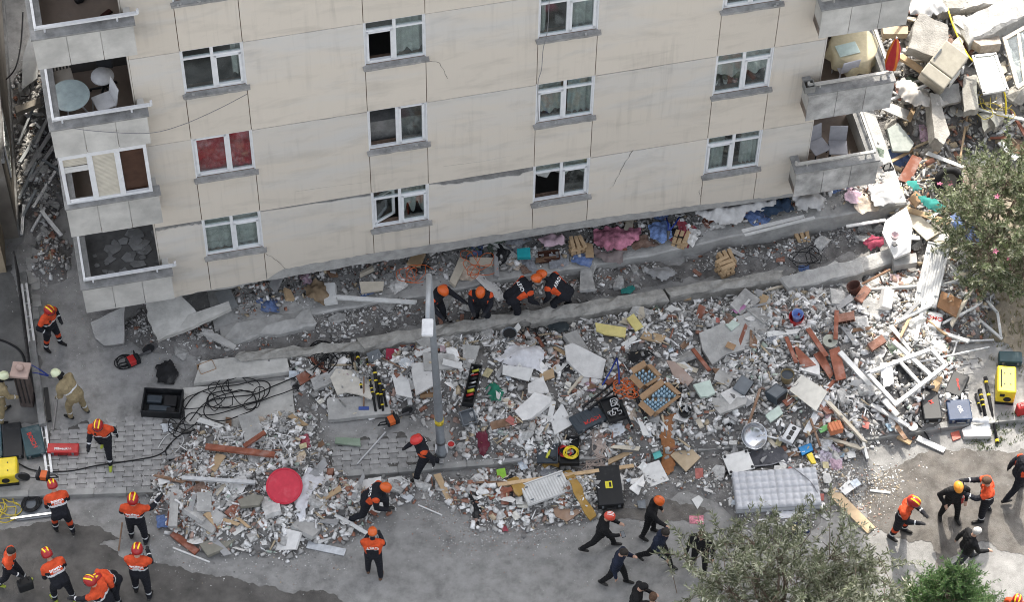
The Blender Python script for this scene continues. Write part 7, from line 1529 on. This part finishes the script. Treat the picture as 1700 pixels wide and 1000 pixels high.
for k,(px,py,s) in enumerate(((1430,492,1),(1600,80,1.2),(1405,530,1),(1468,500,1.2),(1455,572,1))):
    c=on(px,py,.15); E_=thing('hollow_brick',['hollow red brick block beside the rusty bucket','hollow red brick in the sunlit heap by the hollow wall piece','hollow brick block left of the long profile','white faced hollow brick block below the rusty bucket','hollow brick block above the window frames'][k],'brick',c,random.random()*3); E_.rotation_euler=(R(20),R(-15),random.random()*3); E_.scale=(s,)*3; part(bx(.4,.2,0,.2),'block',m_bk if k!=3 else m_fk,E_,bev=.008)
    for i in range(4):
        for j in range(2): part(bx(.075,.012,.02+.095*j,.095+.095*j,-.145+.097*i,-.1),'cell',mat('brick_cell_shade',(.05,.02,.012),.95),E_)  # dark plates stand in for shade in the brick hollows
# orange brick block by the kerb
E_=thing('brick_block','bright orange ribbed brick block on the kerb right of the green strip','brick',on(1386,715,.08),.3); part(bx(.3,.24,0,.2),'block',pm('orange_brick',(.55,.2,.1),.8,.15),E_,bev=.01)
for i in range(3): part(bx(.02,.25,.19,.205,-.08+.08*i),'groove',pm('brick_groove',(.4,.13,.06),.8,.1),E_)
# ---------------------------------------------------------------- trees
m_leaf=mat('leaf',(1,1,1),.5,var=.1,scale=3,attr='col',spec=.4)
_n=m_leaf.node_tree.nodes; _L=m_leaf.node_tree.links; _b=_n['Principled BSDF']; _t=_n.new('ShaderNodeBsdfTranslucent'); _m=_n.new('ShaderNodeMixShader'); _m.inputs[0].default_value=.4
_L.new(_b.inputs['Base Color'].links[0].from_socket,_t.inputs[0]); _L.new(_b.outputs[0],_m.inputs[1]); _L.new(_t.outputs[0],_m.inputs[2]); _L.new(_m.outputs[0],_n['Material Output'].inputs[0])
m_bark=mat('bark',(.13,.1,.075),.9,var=.3,scale=9,bump=.6,bscale=30)
def tree(name,label,base,cen,rad,ntw,nl,ll,lw,cols,twl=.5,flowers=0,droop=0.0,seed=1,up=.4,trunk_r=.09,inner=.35,cone=False):
    r=np.random.RandomState(seed); E_=thing(name,label,'tree',base); cen=np.array(cen)-np.array(base); rad=np.array(rad)
    v=r.normal(size=(ntw,3)); v/=np.linalg.norm(v,axis=1)[:,None]; rr=inner+(1-inner)*r.rand(ntw)**.6
    lump=1+.22*np.sin(v[:,0]*5+seed)*np.sin(v[:,1]*6+1)*1.2
    E=cen+v*rad*(rr*lump)[:,None]
    if cone:
        hgt=r.rand(ntw)**1.3; an=r.rand(ntw)*6.283; q=(1-hgt)*.95+.05; rq=np.sqrt(r.rand(ntw))*.5+.5; E=cen+np.stack([np.cos(an)*rad[0]*q*rq,np.sin(an)*rad[1]*q*rq,(hgt-.5)*2*rad[2]],1); v=np.stack([np.cos(an),np.sin(an),np.full(ntw,.45)],1); v/=np.linalg.norm(v,axis=1)[:,None]
    mb=MB(); tb=Vector((0,0,0)); fork=Vector(cen-np.array([0,0,rad[2]*.75])); mid=fork*.5+Vector((.1,.05,0)); mb.tube([tb,mid,fork],[trunk_r*1.3,trunk_r,trunk_r*.85],9); 
    if cone: mb.tube([fork,Vector(cen+np.array([0,0,rad[2]*.9]))],[trunk_r*.8,.01],7)
    limbs=[]
    for k in range(16):
        i=r.randint(ntw); e=Vector(cen+(E[i]-cen)*.7); m1=fork.lerp(e,.5)+Vector(r.normal(0,.15,3)); mb.tube([fork,m1,e],[trunk_r*.6,trunk_r*.4,trunk_r*.15],6); limbs+=[m1,e,m1.lerp(e,.5)]
    part(mb,'trunk',m_bark,E_,smooth=True)
    tw=MB(); LV=[];LC=[]
    for i in range(ntw):
        d=v[i]*.75+r.normal(0,.45,3)+np.array([0,0,up]); d/=np.linalg.norm(d); L=twl*r.uniform(.6,1.35); a=E[i]-d*L*.5
        bnd=r.normal(0,.12,3)+np.array([0,0,-droop]); p=lambda t:a+d*L*t+bnd*t*t
        near=min(limbs,key=lambda q:(q-Vector(a)).length)
        st_=near if (near-Vector(a)).length<.7 else Vector(a-d*.35)+Vector(r.normal(0,.08,3))
        tw.tube([st_,st_.lerp(Vector(a),.6)+Vector((0,0,.03)),Vector(a),Vector(p(.5)),Vector(p(1))],[.009,.008,.006,.005,.003],4)
        t=r.rand(nl)*1.0; base_=a+d*(L*t)[:,None]+bnd*(t*t)[:,None]
        ld=d*.55+r.normal(0,.6,(nl,3)); ld/=np.linalg.norm(ld,axis=1)[:,None]; sd=np.cross(ld,r.normal(size=(nl,3))); sd/=np.linalg.norm(sd,axis=1)[:,None]
        l=(ll*r.uniform(.6,1.25,nl))[:,None]; w_=(lw*r.uniform(.7,1.2,nl))[:,None]; nrm=np.cross(ld,sd)
        q=np.stack([base_,base_+ld*l*.5+sd*w_+nrm*l*.06,base_+ld*l,base_+ld*l*.5-sd*w_+nrm*l*.06],1); LV.append(q.reshape(-1,3))
        c=np.array(cols)[r.randint(len(cols),size=nl)]*r.uniform(.7,1.25,(nl,1))*r.uniform(.8,1.15); LC.append(np.repeat(np.concatenate([c,np.ones((nl,1))],1),4,0))
    part(tw,'twigs',m_bark,E_)
    V=np.concatenate(LV); C=np.concatenate(LC); nf=len(V)//4; me=bpy.data.meshes.new('crown'); me.vertices.add(len(V)); me.vertices.foreach_set('co',V.ravel()); me.loops.add(nf*4); me.loops.foreach_set('vertex_index',np.arange(nf*4)); me.polygons.add(nf); me.polygons.foreach_set('loop_start',np.arange(0,nf*4,4)); me.update(calc_edges=True)
    at=me.color_attributes.new('col','FLOAT_COLOR','POINT'); at.data.foreach_set('color',C.ravel()); me.materials.append(m_leaf); tag(obj('crown',me,E_),kind='stuff')
    for k in range(flowers):
        i=r.randint(ntw); fb=MB()
        for q in range(5): t_=q*1.2566; fb.add([(0,0,0),(.05*math.cos(t_-.4),.05*math.sin(t_-.4),.03),(.08*math.cos(t_),.08*math.sin(t_),.03),(.05*math.cos(t_+.4),.05*math.sin(t_+.4),.03)],[(0,1,2,3)])
        o=part(fb,'flower',mat('oleander_pink',(.6,.2,.3),.6),E_); o.location=E[i]+v[i]*.2; o.rotation_euler=(r.normal(0,.4),r.normal(0,.4),0)
    return E_
OL=[(.15,.185,.09),(.20,.235,.125),(.28,.30,.19),(.10,.13,.065),(.38,.39,.29)]
g=G(1655,470,PAVE); tree('oleander_tree','bushy grey-green oleander with a few pink flowers at the right edge',g,G(1668,372,1.75),(1.65,2.15,1.3),400,56,.14,.018,OL,.55,flowers=16,seed=5,trunk_r=.07)
GL=[(.26,.285,.18),(.36,.375,.27),(.18,.205,.12),(.48,.485,.39),(.12,.14,.08)]
g=G(1300,1120,0); tree('olive_tree','silvery grey-green tree crown rising at the bottom of the picture',g,G(1298,985,3.6),(2.4,1.75,1.5),330,66,.14,.016,GL,.75,droop=.15,seed=9,trunk_r=.1,inner=.25)
g=G(1390,1100,0); tree('olive_tree','smaller silvery tree crown right of the larger one at the bottom edge',g,G(1400,985,2.9),(1.0,1.0,1.1),90,60,.13,.015,GL,.6,droop=.12,seed=19,trunk_r=.06,inner=.25)
CG=[(.08,.16,.05),(.12,.21,.07),(.16,.25,.10),(.05,.11,.04)]
g=G(1565,1090,0); tree('cypress_tree','bright green feathery conifer at the bottom right edge',g,G(1572,1030,1.9),(2.2,1.9,1.9),520,90,.10,.009,CG,.5,seed=13,up=.5,trunk_r=.09,cone=True)
# weeds and grass tufts near the garden
def tufts(name,label,pp,n,h,cols,seed):
    r=np.random.RandomState(seed); P=gpoly(pp,PAVE); vs=[];cs=[]; x0,x1=min(p[0] for p in P),max(p[0] for p in P); y0,y1=min(p[1] for p in P),max(p[1] for p in P); k=0
    while k<n:
        x=r.uniform(x0,x1); y=r.uniform(y0,y1); k+=1
        if not inpoly(x,y,P): continue
        for _ in range(7):
            a_=r.uniform(0,6.28); hh=h*r.uniform(.4,1.2); b_=np.array([x+r.normal(0,.03),y+r.normal(0,.03),hz(x,y)]); t_=b_+np.array([math.cos(a_)*hh*.6,math.sin(a_)*hh*.6,hh]); s_=np.array([-math.sin(a_),math.cos(a_),0])*.008
            vs+=[b_-s_,b_+s_,t_]; cs+=[list(np.array(cols[r.randint(len(cols))])*r.uniform(.7,1.2))+[1]]*3
    me=bpy.data.meshes.new(name); me.from_pydata([tuple(v) for v in vs],[],[(3*i,3*i+1,3*i+2) for i in range(len(vs)//3)]); at=me.color_attributes.new('col','FLOAT_COLOR','POINT'); at.data.foreach_set('color',np.array(cs).ravel()); me.materials.append(m_leaf); return tag(obj(name,me),label,'grass',kind='stuff')
tufts('grass','thin dry grass and weeds on the garden soil',[(1600,470),(1690,420),(1760,560),(1700,640),(1640,600)],420,.1,[(.12,.15,.05),(.2,.18,.08),(.28,.24,.13)],3); tufts('grass','weeds between the sunlit kerb stones',[(1600,735),(1660,690),(1720,680),(1720,720),(1640,745)],260,.07,[(.08,.13,.03),(.12,.15,.05)],4)
# ---------------------------------------------------------------- give each larger rubble piece its own description
bpy.context.view_layer.update()
LM=[('the red tabletop',(472,808)),('the white radiator',(905,812)),('the steel bowl',(1248,722)),('the mattress',(1290,815)),('the lamp post foot',(733,755)),('the lunging rescuer',(612,840)),('the opened cartons',(1085,645)),('the red planks',(1360,590)),('the window frames',(1500,620)),('the bed sheet',(865,595)),('the cracked slab',(1222,560)),('the rescue struts',(615,640)),('the yellow foam',(1025,545)),('the wire bundle',(995,750)),('the red bucket',(1321,535)),('the crouching rescuers',(890,495)),('the landing slab',(400,670)),('the timber pile',(1203,450)),('the white slab by the tree',(1490,385)),('the lowest left balcony',(200,520)),('the largest pale block',(1540,60)),('the fridge',(1562,118)),('the leaning wall slab',(1550,200)),('the glass door',(1645,120)),('the ribbed beam',(1650,30)),('the mint slab',(1495,230)),('the alley profiles',(65,290)),('the gate pillar',(40,640)),('the firefighter by the fence',(85,545)),('the lowest alley stones',(55,480))]
LMW=[(n_,G(p[0],p[1],.2),p) for n_,p in LM]
KIND={'timber_lath':'long pale lath','flagstone':'loose grey flagstone','board_fragment':'broken board piece','slab_fragment':'flat slab piece','fabric_scrap':'crumpled fabric scrap','metal_profile':'pale metal profile','concrete_chunk':'grey concrete chunk','plaster_flake':'flat white plaster flake','brick_fragment':'red brick fragment','concrete_shard':'grey slab shard','paper_scrap':'loose scrap'}
ORD=['largest','second largest','third largest','fourth largest','fifth largest','sixth largest','seventh largest','eighth largest']
buckets={}
for o in list(COL.objects):
    if o.parent is None and o.get('group') and o.name.split('.')[0] in KIND:
        p=o.location; n_,q,_=min(LMW,key=lambda t:(t[1]-p).length); dx,dy=p.x-q.x,(p.y-q.y)
        side=('right of' if dx>0 else 'left of') if abs(dx)>abs(dy) else ('above' if dy>0 else 'below')
        buckets.setdefault((o.name.split('.')[0],side,n_),[]).append(o)
for (k,side,n_),L_ in buckets.items():
    L_.sort(key=lambda o:-(o.scale[0]*o.dimensions.length))
    for i,o in enumerate(L_): o['label']=('%s %s %s %s'%(ORD[i],KIND[k],side,n_)) if i<len(ORD) else 'small %s %s %s'%(KIND[k],side,n_)
